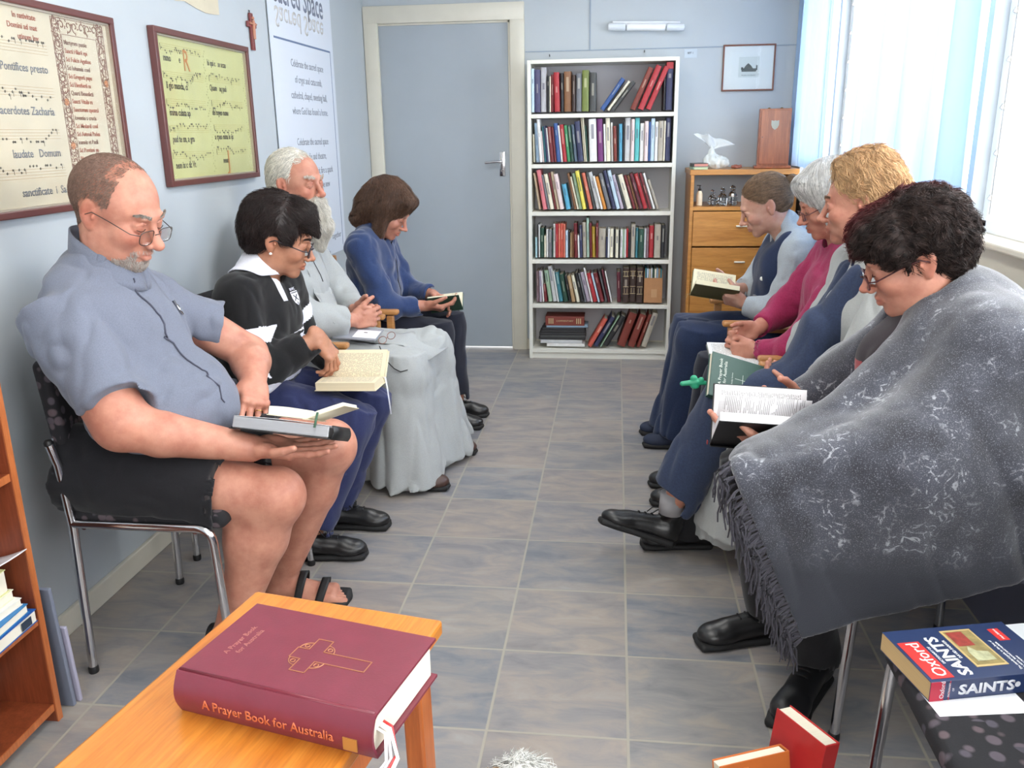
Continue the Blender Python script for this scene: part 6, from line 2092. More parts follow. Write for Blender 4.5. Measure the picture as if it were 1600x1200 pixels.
F.box(A(1.26, -3.36, .46), (.38, .060, .26), None, .05, .09)
F.box(A(1.0, -3.28, .46), (.10, .10, .20), None, .06, .09)
F.box(A(1.56, -3.10, .58), (.055, .28, .26), None, .04, .09)
DF = F
def foldp(P):
    x, y, z = P[..., 0], P[..., 1], P[..., 2]
    Q = np.stack([x + z * .38, y, z * .22], -1)
    low = np.clip((.80 - z) / .25, 0, 1)
    return ((1 - 2.2 * np.abs(vnoise(Q, 8, 71))) * .020 + (1 - 2.2 * np.abs(vnoise(Q, 17, 72))) * .007) * (.25 + .75 * low)
def shell(P):
    d = DF.ev(P) + foldp(P)
    inner = np.maximum(-(d + .013), P[..., 2] - .62)       # hollow below the lap
    return np.maximum(d, np.where(P[..., 2] < .62, -(d + .013), -1.))
F = Field()
F._push(shell, (1.30, -3.12, .68), .62, .0, 1)
ia, ib = A(.900, -3.38, .643), A(1.045, -3.38, .31)
en = unit(A(-(ia[2] - ib[2]), 0, -(ib[0] - ia[0])))     # outward normal of the fringed edge
F.cut(plane_cut(ia, en), .01)
bn = unit(A(.36, 0, -1)); F.cut(plane_cut(A(1.045, -3.4, .31), bn), .006)
F.cap(h(-.02, 0, -.03), P5.sc + A(-.03, 0, .02), .078, .078, .01, -1)
F.chain([P5.sc + A(-.06, .02, .06), A(1.24, -3.05, .90), A(1.12, -3.03, .78), A(1.0, -3.0, .74)], [.060, .045, .050, .075], .015, -1)
V, Q = biggest(*F.mesh(.005)); V = relax(V, Q, 2)
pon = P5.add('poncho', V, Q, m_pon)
# fringe along the cut edge and a short tuft down to the shoe
rs = np.random.RandomState(4)
d_ = np.abs((V - ia) @ en); sel = (d_ < .006) & (V[:, 1] < -3.30) & (V[:, 2] > .30)
Ve = V[sel]; o_ = np.argsort(Ve[:, 2]); Ve = Ve[o_]
zz = np.linspace(Ve[:, 2].min(), Ve[:, 2].max(), 70); pick = [Ve[np.abs(Ve[:, 2] - z).argmin()] for z in zz]
paths = []
for k, p in enumerate(pick):
    p = p.astype(float)
    for q in range(3):
        L = rs.uniform(.055, .09); a = rs.normal(0, .01, 3)
        path = []
        for s in range(7):
            t = s / 6
            path.append(p + a * t + A(-.028, -.008, .0) * min(1, t * 2.2) * (1 - .3 * t) + A(0, 0, -L * t * (.35 + .65 * t)) + A(.003 * math.sin(t * 9 + k), 0, 0))
        paths.append(path)
V2, Q2 = tubes_np(np.array(paths), np.tile(np.linspace(.0026, .0018, 7), (len(paths), 1)), 5)
q = P5.add('fringe', V2, Q2, fabric('dark_grey_yarn', (62, 60, 68), weave=900)); q.parent = pon
# red blouse and black cardigan under the poncho
F = Field()
F.ell(A(1.36, -3.08, .78), (.15, .20, .20), R, .05); F.ell(A(1.28, -3.08, .66), (.17, .19, .13), R, .05)
F.cap(A(1.38, -3.08, .93), A(1.32, -3.08, .85), .10, .12, .04)
F.cap(h(-.03, 0, -.08), P5.sc + A(-.02, 0, .0), .0, .0, .01)
F.cap(J['elR'], J['wrR'] * .9 + J['elR'] * .1, .062, .05, .03); F.cap(J['elL'], J['wrL'] * .88 + J['elL'] * .12, .062, .046, .03)
F.cut(lambda P: .52 - P[..., 2], .01)
m_red = fabric('brick_red_blouse', (150, 66, 70), weave=900, wr=.35); m_chk = fabric('charcoal_cardigan', (52, 46, 50), weave=600)
P5.cloth('blouse', F, .006, [m_red, m_chk], creases((.006, (12, 12, 8), 81, 'r')), fmf=lambda C: ((np.abs(C[:, 1] + 3.07) > .052) | (C[:, 2] > .86)).astype(int))
F = Field(); F.ell(A(1.40, -3.07, .52), (.16, .21, .11), R, .04)
for s_ in 'RL':
    F.cap(J['hip' + s_], J['kn' + s_], .10, .082, .03); cone(F, J['kn' + s_], J['an' + s_] + A(0, 0, -.022), .080, .064, .03, hollow=.02)
F.cut(lambda P: P[..., 2] - .62, .01); late(F)
P5.cloth('trousers', F, .006, fabric('black_wool', (24, 23, 26), weave=700), creases((.005, (12, 14, 7), 83, 'r')))
m_lace = mat('black_lace', (16, 16, 18), rough=.8)
shoe(P5, (1.185, -3.085, 0), (-.155, -.26, 0), (m_shoe, m_sole, m_lace), L=.285, s=1.05, tall=.01)
shoe(P5, (1.135, -2.905, 0), (-.25, -.075, 0), (m_shoe, m_sole, m_lace), L=.275, s=1.03, tall=.01)
m_redrim = mat('dark_red_frame', (78, 34, 36), rough=.3)
spectacles(P5, h, m_redrim, lens=(.025, .0135), rim=.0017, drop=.010, x=.107)
brows(P5, h, hair_mat('dark_brow', (60, 44, 38)), seed=15); lashes(P5, h, m_lash)
C = Field()
C.ell(h(-.018, 0, .050), h.r(.104, .088, .092), h.R, .02); C.ell(h(-.055, 0, .008), h.r(.066, .080, .078), h.R, .03)
C.ell(h(.060, 0, .080), h.r(.052, .068, .038), h.R, .03); C.ell(h(.088, 0, .056), h.r(.030, .060, .024), h.R, .02)
for y in (-1, 1):
    C.ell(h(.035, y * .079, .045), h.r(.042, .018, .038), h.R, .02)
    C.cap(h(.018, y * .083, .03), h(.022, y * .082, -.004), .012, .005, .012)
C.ell(h(.118, 0, -.045), h.r(.055, .10, .085), h.R, .012, -1)
for y in (-1, 1): C.ell(h(-.010, y * .100, -.010), h.r(.024, .030, .034), h.R, .01, -1)
C.cut(plane_cut(h(-.03, 0, -.060), -h.R[:, 2] * .9 + h.R[:, 0] * .35), .01)
m_h5 = bpy.data.materials.new('near_black_curly_hair'); m_h5.use_nodes = True
nt = m_h5.node_tree; b = nt.nodes['Principled BSDF']
cc_ = ramp(nt, noise_out(nt, 60, 4, .7), [(.35, rgb(26, 20, 20)), (.66, rgb(64, 50, 46))])
tc = N(nt, 'ShaderNodeTexCoord'); sp = N(nt, 'ShaderNodeSeparateXYZ'); nt.links.new(tc.outputs['Object'], sp.inputs[0])
mr = N(nt, 'ShaderNodeMapRange'); mr.inputs['From Min'].default_value = -.045; mr.inputs['From Max'].default_value = .03; nt.links.new(sp.outputs[1], mr.inputs['Value'])
at_ = N(nt, 'ShaderNodeAttribute', attribute_name='tint')
nt.links.new(mixc(nt, 1., mixc(nt, mr.outputs[0], cc_, mixc(nt, .6, cc_, rgb(120, 34, 42))), at_.outputs['Color'], 'MULTIPLY'), b.inputs['Base Color'])   # a dyed dark red streak on the far side
b.inputs['Roughness'].default_value = .6; b.inputs['Specular IOR Level'].default_value = .2
def flow5(P, n):
    L = h.loc(P)
    return np.stack([np.where(L[:, 0] > .02, .8, -.5), L[:, 1] * 5, -.2 - np.clip(.08 - L[:, 2], 0, .2) * 6], 1) @ h.R.T
hairdo(P5, h, C, m_h5, flow5, n=11000, length=.036, steps=8, lift=.013, rad=.0008, seed=22, disp=ringdisp(h, .006, (34, 38, 34), 15), curl=1.1)

# ------------------------------------------------------------------ person 6: sandy-haired sister, crossed ankles
P6 = Person('sandy-haired woman in pale grey habit with navy scapular, holding a green book, legs crossed', (1.40, -2.43, 0), 'pink')
P6.h = h = head_frame((1.350, -2.425, 1.172), 2.82, .12, 0, 1.02)
add_head(P6.F, h, fat=1.08, nose=1.05)
J = dict(shL=A(1.42, -2.60, .955), shR=A(1.41, -2.27, .96), elL=A(1.33, -2.68, .70), wrL=at(1262, 612, -2.56), elR=A(1.30, -2.24, .68), wrR=at(1262, 600, -2.38),
    hipL=A(1.42, -2.52, .52), hipR=A(1.42, -2.34, .52), knL=at(1135, 640, -2.52), knR=A(.98, -2.36, .50), anL=at(1048, 792, -2.50), anR=A(.895, -2.42, .10))
P6.body(J, fat=1.05, arm=1.0, leg=1.0)
P6.hand('L', J['wrL'], A(-.75, .50, .05), A(.1, .25, .9), 1, curl=(.45, .5, .5, .55), thumb=.3, s=.9, thumb_out=.3)
P6.hand('R', J['wrR'], A(-.70, -.55, .0), A(.1, -.2, .9), -1, curl=(.5, .5, .5, .55), thumb=.3, s=.9, thumb_out=.3)
P6.finish(coarse=.007, fine=.0032)
m_hab2 = fabric('pale_grey_habit_cloth', (166, 168, 166), weave=800, var=.06, wr=.4, wscale=8, wdist=.008)
m_nvy = fabric('slate_navy_cloth', (48, 58, 82), weave=600, var=.16, wr=.4, wscale=8)
F = Field(); R = P6.R
F.ell(A(1.40, -2.43, .66), (.15, .19, .15), R, .05); F.ell(A(1.40, -2.43, .82), (.14, .19, .16), R, .06)
F.cap(J['shL'], J['shR'], .073, .073, .05)
nb = P6.sc + A(-.01, 0, .075)
F.cap(nb, J['shL'], .058, .06, .05); F.cap(nb, J['shR'], .058, .06, .05)
for s_ in 'RL':
    F.cap(J['sh' + s_], J['el' + s_], .076, .082, .03); cone(F, J['el' + s_], J['wr' + s_] * .92 + J['el' + s_] * .08, .085, .070, .03, hollow=.04)
F.cap(J['hipL'], J['knL'] + A(.04, 0, 0), .11, .085, .06); F.cap(J['hipR'], J['knR'] + A(.03, 0, 0), .11, .085, .06)
cone(F, J['knR'] + A(.05, 0, 0), A(1.02, -2.42, .06), .09, .13, .06); F.box(A(1.06, -2.42, .30), (.08, .15, .20), None, .05, .06)
cone(F, J['knL'] + A(.05, 0, -.02), A(1.0, -2.50, .13), .075, .10, .06)
F.cut(lambda P: .075 - P[..., 2], .004); late(F)
F.cap(P6.sc + A(-.015, 0, .04), h(.0, 0, -.05), .056, .064, .006, -1)
sF = F
P6.cloth('habit', F, .0055, m_hab2, creases((.009, (9, 9, 5), 91, 'r'), (.004, (22, 22, 12), 92, 'r')))
ax = unit(h(-.02, 0, -.07) - (P6.sc + A(0, 0, .02)))
P6.mb(MB().grid(ringgrid(P6.sc + A(-.012, 0, .085), ax, P6.fwd, .088, .070, .045, .03, .3, 2 * math.pi - .3), 40, 4, .004), 'white_collar', m_hab2)
# navy scapular: from the shoulder over lap, knee and shin, cut straight at the hem
F = Field()
F.cap(A(1.37, -2.50, .95), A(1.285, -2.47, .80), .062, .075, .04); F.cap(A(1.285, -2.47, .80), A(1.22, -2.48, .66), .075, .085, .04)
F.cap(A(1.37, -2.38, .95), A(1.27, -2.40, .70), .062, .08, .04)
F.cap(A(1.22, -2.49, .63), J['knL'] + A(.02, 0, .015), .085, .085, .05)
cone(F, J['knL'] + A(0, 0, .005), at(1049, 786, -2.50), .092, .085, .05, hollow=.05)
late(F)
P6.cloth('navy_scapular', F, .005, m_nvy, creases((.007, (10, 12, 5), 95, 'r'), (.003, (24, 24, 12), 96, 'r')))
dk = at(905, 792, -2.50) - at(1048, 850, -2.50)
shoe(P6, at(1052, 856, -2.50), (dk[0], -.02, 0), (m_shoe, m_sole, m_lace), L=.275, pitch=.34, roll=.30, s=1.0, tall=.01)
shoe(P6, (.985, -2.36, 0), (-1, -.12, 0), (m_shoe, m_sole, m_lace), L=.26)
mb = MB().tube([tuple(J['anL'] + A(.005, 0, .05)), tuple(J['anL'] + A(0, 0, -.02))], .040, 14); P6.mb(mb, 'sock', mat('pale_grey_sock', (150, 148, 150), rough=.9))
P6.mb(MB().tube([tuple(J['anR'] + A(.03, .01, .16)), tuple(J['anR'] + A(0, 0, .04)), tuple(J['anR'] + A(0, 0, -.04))], .043, 14), 'sock', mat('black_sock', (30, 30, 34), rough=.9))
lashes(P6, h, m_lash); brows(P6, h, hair_mat('sandy_brow', (150, 112, 84)), seed=25)
C = Field()
C.ell(h(-.022, 0, .048), h.r(.104, .084, .090), h.R, .02); C.ell(h(-.062, 0, .015), h.r(.062, .076, .078), h.R, .03)
C.ell(h(.020, 0, .110), h.r(.055, .055, .030), h.R, .03); C.ell(h(-.03, 0, .125), h.r(.06, .05, .026), h.R, .03)
C.ell(h(.118, 0, -.020), h.r(.084, .100, .108), h.R, .012, -1)
for y in (-1, 1): C.ell(h(.004, y * .098, -.012), h.r(.026, .030, .036), h.R, .01, -1)
C.cut(plane_cut(h(-.03, 0, -.06), -h.R[:, 2]), .01)
m_h6 = hair_mat('sandy_curly_hair', (206, 168, 124), (170, 128, 90), .5)
hairdo(P6, h, C, m_h6, lambda P, n: np.stack([-.4 + 0 * P[:, 0], h.loc(P)[:, 1] * 5, -.5 + 0 * P[:, 0]], 1) @ h.R.T, n=6000, length=.05, steps=7, lift=.013, rad=.0008, seed=31, disp=ringdisp(h, .006, (32, 32, 32), 25), curl=.7)

# ------------------------------------------------------------------ person 7: white-haired woman in magenta cardigan
P7 = Person('white-haired woman in magenta cardigan with hands folded over an open white book', (1.42, -1.93, 0), 'pink')
P7.h = h = head_frame((1.378, -1.93, 1.138), 3.12, .34, 0, 1.02)
add_head(P7.F, h, fat=1.0)
J = dict(shL=A(1.45, -2.07, .935), shR=A(1.44, -1.78, .94), elL=at(1238, 548, -2.09), wrL=at(1180, 548, -1.99), elR=A(1.27, -1.74, .70), wrR=at(1180, 514, -1.86),
    hipL=A(1.42, -2.02, .51), hipR=A(1.42, -1.84, .51), knL=A(1.03, -2.03, .485), knR=A(1.02, -1.84, .485), anL=A(.96, -2.02, .10), anR=A(.96, -1.84, .10))
P7.body(J, fat=.98, arm=.95, leg=.95)
P7.hand('L', J['wrL'], A(-.85, .30, -.10), A(.30, .85, .10), 1, curl=(.75, .8, .85, .85), thumb=.3, s=.9, thumb_out=.4)
P7.hand('R', J['wrR'], A(-.80, -.25, -.28), A(.2, -.85, .1), -1, curl=(.7, .75, .8, .85), thumb=.3, s=.9, thumb_out=.4)
P7.finish(coarse=.007, fine=.0032)
m_mag = fabric('magenta_knit', (150, 42, 82), weave=500, var=.14, wr=.35, wscale=10)
F = Field(); R = P7.R
F.ell(A(1.42, -1.93, .65), (.13, .18, .14), R, .05); F.ell(A(1.43, -1.93, .81), (.125, .175, .15), R, .06)
F.cap(J['shL'], J['shR'], .066, .066, .05); nb = P7.sc + A(-.01, 0, .065)
F.cap(nb, J['shL'], .052, .06, .05); F.cap(nb, J['shR'], .052, .06, .05)
for s_ in 'RL':
    F.cap(J['sh' + s_], J['el' + s_], .064, .060, .03); cone(F, J['el' + s_], J['wr' + s_] * .95 + J['el' + s_] * .05, .058, .041, .03, hollow=.03)
F.cut(lambda P: .54 - P[..., 2], .01); late(F)
F.cap(P7.sc + A(-.015, 0, .04), h(.0, 0, -.05), .056, .064, .006, -1)
P7.cloth('cardigan', F, .005, m_mag, creases((.005, (12, 12, 8), 101, 'r'), (.0025, (26, 26, 20), 102, 'r')))
F = Field(); F.ell(A(1.42, -1.93, .52), (.13, .18, .10), R, .04)
for s_ in 'RL':
    F.cap(J['hip' + s_], J['kn' + s_], .092, .072, .03); cone(F, J['kn' + s_], J['an' + s_], .074, .062, .03, hollow=.03)
F.cut(lambda P: P[..., 2] - .60, .01); late(F)
P7.cloth('trousers', F, .006, m_bt, creases((.005, (12, 14, 7), 103, 'r')))
for y in (-2.02, -1.84): shoe(P7, (1.02, y, 0), (-1, 0, 0), (m_shoe, m_sole), L=.245)
spectacles(P7, h, m_redrim, lens=(.024, .015), rim=.0015, drop=.008); lashes(P7, h, m_lash)
C = Field()
C.ell(h(-.020, 0, .054), h.r(.114, .096, .098), h.R, .02); C.ell(h(-.055, 0, .0), h.r(.072, .088, .082), h.R, .03)
for y in (-1, 1): C.cap(h(.03, y * .074, .06), h(.022, y * .080, -.062), .026, .018, .03)
C.cap(h(.078, -.05, .088), h(.078, .05, .088), .022, .022, .03)
C.ell(h(.118, 0, -.045), h.r(.058, .068, .105), h.R, .012, -1)
C.cut(plane_cut(h(-.03, 0, -.065), -h.R[:, 2]), .01)
m_h7 = hair_mat('silver_white_hair', (236, 234, 230), (196, 192, 188), .45)
hairdo(P7, h, C, m_h7, lambda P, n: np.stack([.25 + 0 * P[:, 0], h.loc(P)[:, 1] * 5, -.9 + 0 * P[:, 0]], 1) @ h.R.T, n=8000, length=.09, steps=8, lift=.008, rad=.0008, seed=41, disp=ringdisp(h, .0015, (30, 30, 8), 35), jitter=.12)

# ------------------------------------------------------------------ person 8: sister at the far end
P8 = Person('woman with tied brown hair in grey top and navy pinafore, beside the cabinet', (1.36, -1.30, 0), 'pale')
P8.h = h = head_frame((1.258, -1.305, 1.080), 3.08, .42, -.08, 1.03)
add_head(P8.F, h, fat=1.0, nose=.95)
J = dict(shL=A(1.385, -1.45, .90), shR=A(1.37, -1.15, .90), elL=at(1222, 492, -1.47), wrL=at(1163, 474, -1.39), elR=A(1.26, -1.12, .68), wrR=at(1150, 452, -1.20),
    hipL=A(1.40, -1.40, .51), hipR=A(1.40, -1.21, .51), knL=A(.99, -1.40, .49), knR=A(.98, -1.21, .49), anL=A(.93, -1.37, .10), anR=A(.92, -1.22, .10))
P8.body(J, fat=.98, arm=.95, leg=.95)
P8.hand('L', J['wrL'], A(-.85, .25, .20), A(-.15, .65, .6), 1, curl=(.35, .4, .45, .5), thumb=.35, s=.95, thumb_out=.9)
P8.hand('R', J['wrR'], A(-.85, -.2, .1), A(-.1, -.6, .6), -1, curl=(.35, .4, .45, .5), thumb=.4, s=.95)
P8.finish(coarse=.007, fine=.0032)
F = Field(); R = P8.R
F.ell(A(1.375, -1.30, .66), (.13, .18, .14), R, .05); F.ell(A(1.38, -1.30, .79), (.125, .175, .15), R, .06)
F.cap(J['shL'], J['shR'], .070, .070, .05); nb = P8.sc + A(-.01, 0, .065)
F.cap(nb, J['shL'], .054, .06, .05); F.cap(nb, J['shR'], .054, .06, .05)
F.cap(P8.sc + A(.0, 0, .06), P8.sc + A(-.03, 0, .10), .064, .062, .03)
for s_ in 'RL':
    F.cap(J['sh' + s_], J['el' + s_], .074, .070, .03); cone(F, J['el' + s_], J['wr' + s_] * .92 + J['el' + s_] * .08, .066, .050, .03, hollow=.03)
F.cut(lambda P: .54 - P[..., 2], .01); late(F)
F.cap(P8.sc + A(-.015, 0, .04), h(.01, 0, -.06), .056, .062, .006, -1)
P8.cloth('grey_top', F, .005, fabric('pale_blue_grey_knit', (168, 176, 182), weave=700, var=.08, wr=.35, wscale=10), creases((.006, (11, 11, 8), 111, 'r'), (.0025, (26, 26, 20), 112, 'r')))
m_pin = fabric('navy_pinafore_cloth', (34, 46, 74), weave=600, var=.16, wr=.4, wscale=8)
F = Field()
F.ell(A(1.345, -1.30, .66), (.125, .165, .15), R, .05); F.ell(A(1.35, -1.30, .79), (.115, .15, .15), R, .05)
F.cap(A(1.36, -1.40, .90), A(1.32, -1.38, .80), .075, .08, .04); F.cap(A(1.36, -1.20, .90), A(1.32, -1.22, .80), .075, .08, .04)
F.cap(A(1.43, -1.42, .88), A(1.36, -1.41, .935), .045, .045, .03)
F.cap(J['hipL'], J['knL'] + A(0, 0, .01), .105, .085, .06); F.cap(J['hipR'], J['knR'] + A(0, 0, .01), .105, .085, .06)
cone(F, J['knL'] + A(.0, 0, 0), A(.92, -1.38, .03), .088, .100, .06); cone(F, J['knR'], A(.90, -1.22, .03), .086, .10, .06)
F.cut(lambda P: .06 - P[..., 2], .004); late(F)
def folds8(P):
    low = np.clip((.50 - P[:, 2]) / .2, 0, 1)
    Q = np.stack([P[:, 0], P[:, 1], P[:, 2] * .12], 1)
    return ((1 - 2.2 * np.abs(vnoise(Q, 17, 121))) * .011) * low + creases((.005, (11, 11, 8), 122, 'r'))(P) * (1 - low)
P8.cloth('navy_pinafore', F, .0055, m_pin, folds8)
P8.mb(MB().lathe([(.0001, 0), (.008, 0), (.009, .002), (.007, .003), (.0001, .003)], 14, basis(on_surface(F, [at(1185, 436, -1.42)], .001)[0], A(-.2, -.1, -.9), A(-.7, .2, 0)) ), 'round_badge', mat('white_enamel_badge', (226, 228, 220), rough=.3))
m_nshoe = mat('navy_canvas_shoe', (36, 44, 66), rough=.8)
shoe(P8, (1.01, -1.40, 0), (-1, .1, 0), (m_nshoe, m_sole), L=.245, laces=False); shoe(P8, (1.0, -1.20, 0), (-1, -.05, 0), (m_nshoe, m_sole), L=.245, laces=False)
lashes(P8, h, m_lash)
C = Field()
C.ell(h(-.018, 0, .039), h.r(.101, .080, .088), h.R, .02); C.ell(h(-.05, 0, .005), h.r(.065, .074, .072), h.R, .02)
C.ell(h(.120, 0, -.030), h.r(.092, .105, .118), h.R, .012, -1)
for y in (-1, 1): C.ell(h(-.004, y * .095, -.012), h.r(.028, .030, .036), h.R, .01, -1)
C.ell(h(-.132, 0, .045), h.r(.024, .030, .028), h.R, .006)
C.cut(plane_cut(h(-.03, 0, -.05), -h.R[:, 2]), .01)
hairdo(P8, h, C, hair_mat('light_brown_tied_hair', (150, 122, 96), (96, 74, 58), .4), lambda P, n: np.stack([-1. + 0 * P[:, 0], -h.loc(P)[:, 1] * 1, -.15 + 0 * P[:, 0]], 1) @ h.R.T, n=4500, length=.06, steps=6, lift=.003, rad=.0008, seed=51, jitter=.15)
P8.mb(MB().tube([tuple(h(-.112, .026 * math.cos(a), .035 + .026 * math.sin(a))) for a in np.linspace(0, 2 * math.pi, 17)], .005, 8, cap=False), 'hair_tie', m_black)
# ------------------------------------------------------------------ chairs
m_pat = bpy.data.materials.new('dark_leaf_pattern_fabric'); m_pat.use_nodes = True
nt = m_pat.node_tree; b = nt.nodes['Principled BSDF']
tc = N(nt, 'ShaderNodeTexCoord'); vo = N(nt, 'ShaderNodeTexVoronoi', feature='F1'); vo.inputs['Scale'].default_value = 36; vo.inputs['Randomness'].default_value = .9
nt.links.new(tc.outputs['Object'], vo.inputs['Vector'])
spot = ramp(nt, vo.outputs['Distance'], [(.34, (1, 1, 1, 1)), (.46, (0, 0, 0, 1))])
cc_ = ramp(nt, N(nt, 'ShaderNodeTexWhiteNoise', noise_dimensions='3D').outputs['Value'], [(0, rgb(60, 64, 78)), (1, rgb(92, 78, 82))])
wn_ = [n for n in nt.nodes if n.type == 'TEX_WHITE_NOISE'][0]; nt.links.new(vo.outputs['Position'], wn_.inputs['Vector'])
gate = ramp(nt, wn_.outputs['Value'], [(.35, (0, 0, 0, 1)), (.4, (1, 1, 1, 1))])
nt.links.new(mixc(nt, mixc(nt, 1., spot, gate, 'MULTIPLY'), rgb(30, 29, 33), cc_), b.inputs['Base Color']); b.inputs['Roughness'].default_value = .95
bump(nt, b, noise_out(nt, 600, 2), .3, .001)
m_cap = mat('black_plastic_cap', (22, 22, 24), rough=.5)
def arc_pts(a, b, c, r, n=5):
    """corner at b rounded with radius r"""
    a, b, c = Vector(a), Vector(b), Vector(c)
    p = b + (a - b).normalized() * r; q = b + (c - b).normalized() * r
    return [p.lerp(b, t).lerp(b.lerp(q, t), t) for t in [k / n for k in range(n + 1)]]
def chrome_chair(label, loc, rz, w=.24, back=True, padh=.022):
    t = thing('stacking_chair', label, 'chair', loc, rz)
    for s_ in (-1, 1):
        y = s_ * w
        # rear leg runs on up to carry the back; front leg bends into the side rail
        MB().tube([(-.19, y, .012), (-.178, y, .43), (-.19, y, .60), (-.205, y, .655)], .0115, 12).build('rear_leg', m_chrome, t, smooth=True)
        pts = [(-.178, y, .440)] + [tuple(p) for p in arc_pts((-.178, y, .44), (.195, y, .44), (.215, y, .012), .04)] + [(.215, y, .012)]
        MB().tube(pts, .0115, 12).build('front_leg', m_chrome, t, smooth=True)
        for x in (-.19, .215): MB().lathe([(.0125, 0), (.0135, .003), (.0135, .016), (.0118, .02)], 12, Matrix.Translation((x, y, .0))).build('foot_cap', m_cap, t, smooth=True)
        MB().lathe([(.0118, 0), (.0125, .002), (.0125, .008), (.008, .014), (.0001, .015)], 12, Matrix.Translation((-.206, y, .652))).build('tube_cap', m_cap, t, smooth=True)
    MB().tube([(-.15, -w, .432), (-.15, w, .432)], .009, 10).tube([(.15, -w, .432), (.15, w, .432)], .009, 10).build('cross_tubes', m_chrome, t, smooth=True)
    F = Field(); F.box((.01, 0, .452), (.215, w - .012, padh), None, .02, .01)
    F.cut(lambda P: (np.abs(P[..., 0] - .01) / .216) ** 4 + (np.abs(P[..., 1]) / (w - .012)) ** 4 - 1 if False else P[..., 2] - .50, .002)
    V, Q = F.mesh(.006); np_mesh('seat', V, Q, m_pat, t)
    if back:
        F = Field(); F.box((-.235, 0, .735), (.022, w - .03, .125), np.array(Matrix.Rotation(-.10, 3, 'Y')), .02, .01)
        V, Q = F.mesh(.006); V[:, 0] += (np.abs(V[:, 1]) / w) ** 2 * .03
        np_mesh('backrest', V, Q, m_pat, t)
        for s_ in (-1, 1): MB().tube([(-.200, s_ * w, .63), (-.222, s_ * (w - .05), .66)], .008, 8).build('back_bracket', m_chrome, t)
    return t
chrome_chair('chrome chair with black leaf-patterned seat under the grey-shirted man', (-.565, -3.02, 0), 0)
chrome_chair('chrome chair with black seat under the woman in rugby jersey', (-.585, -2.38, 0), 0)
chrome_chair('chrome chair with black seat under the woman in grey poncho', (1.375, -3.09, 0), math.pi, w=.25)
m_beech = wood('beech_arm', (176, 118, 66), (206, 150, 92), 4, 'x')
m_seatg = fabric('grey_seat_fabric', (96, 98, 106), weave=500)
def arm_chair(label, loc, rz, w=.27):
    t = thing('armchair', label, 'chair', loc, rz)
    for s_ in (-1, 1):
        y = s_ * w
        MB().box((.20, y, .30), (.034, .028, .60), bev=.006).build('front_leg', m_beech, t)
        MB().box((-.21, y, .40), (.034, .028, .80), rot=(0, -.06, 0), bev=.006).build('rear_leg', m_beech, t)
        MB().box((.0, y, .615), (.48, .045, .024), bev=.010, seg=3).build('armrest', m_beech, t)
        MB().box((0, y, .385), (.40, .022, .045), bev=.004).build('side_rail', m_beech, t)
    MB().box((.20, 0, .385), (.022, 2 * w - .03, .045), bev=.004).box((-.20, 0, .385), (.022, 2 * w - .03, .045), bev=.004).build('cross_rails', m_beech, t)
    F = Field(); F.box((.0, 0, .432), (.225, w - .03, .026), None, .022, .01); V, Q = F.mesh(.007); np_mesh('seat', V, Q, m_seatg, t)
    F = Field(); F.box((-.262, 0, .68), (.022, w - .03, .13), np.array(Matrix.Rotation(-.08, 3, 'Y')), .02, .01); V, Q = F.mesh(.007); np_mesh('backrest', V, Q, m_seatg, t)
    return t
arm_chair('wooden armchair with grey seat under the white-bearded monk', (-.62, -1.76, 0), 0)
arm_chair('wooden armchair with grey seat under the woman in blue fleece', (-.585, -1.11, 0), 0)
arm_chair('wooden armchair with grey seat under the habited woman with green book', (1.36, -2.46, 0), math.pi, .235)
arm_chair('wooden armchair with grey seat under the woman in magenta cardigan', (1.37, -1.90, 0), math.pi, .240)
arm_chair('wooden armchair under the reader at the far end by the cabinet', (1.315, -1.30, 0), math.pi, .255)

# ------------------------------------------------------------------ books in hands and laps
m_blk = mat('black_book_cloth', (26, 26, 28), rough=.45, var=.1)
m_crm = mat('cream_paper_cover', (214, 204, 176), rough=.7)
m_wrib = mat('white_satin_ribbon', (226, 228, 236), rough=.4)
# the man's silver-edged bible, open to its last leaves
Mb = basis(A(-.205, -3.10, .640), A(1, .03, -.10), A(0, 1, -.40))
t = bpy.data.objects.new('bible', None); COL.objects.link(t); t.matrix_world = Mb; tag(t, 'thick silver-edged black bible lying on the hand of the grey-shirted man', 'book')
mb = MB(); mb.box((0, 0, -.0005), (.262, .178, .003), bev=.001); mb.grid(lambda u, v: (.129 + .006 * math.sin(math.pi * u), (v - .5) * .178, -.001 + u * .034), 8, 2, .0025); mb.build('cover', m_blk, t, smooth='all')
m_silv = mat('silvered_page_edges', (168, 168, 172), rough=.35, metal=.45, var=.15, vscale=6, stretch=(2, 2, 300), bmp=.3, bscale=5)
MB().box((-.002, 0, .0165), (.248, .166, .030), bev=.003).build('page_block', m_silv, t)
MB().grid(lambda u, v: (-.124 + u * .246, (v - .5) * .166, .0325 + .003 * math.sin(u * 3)), 12, 2, .001).build('top_page', mat('white_paper', (232, 232, 236), rough=.7), t, smooth='all')
# small open book lying on it
Ms = basis(A(-.142, -3.085, .676), A(1, .02, -.06), A(0, 1, -.38))
t = open_book('small cream open pocket book lying on top of the silver-edged bible', Ms, .100, .135, .020, .008, .04, .40, m_crm, (238, 232, 214))
ribbon('ribbon', [(0, .05, .026), (.02, -.04, .026), (.03, -.08, .016), (.032, -.10, -.02)], .006, mat('dark_green_ribbon', (52, 88, 66), rough=.5), t)
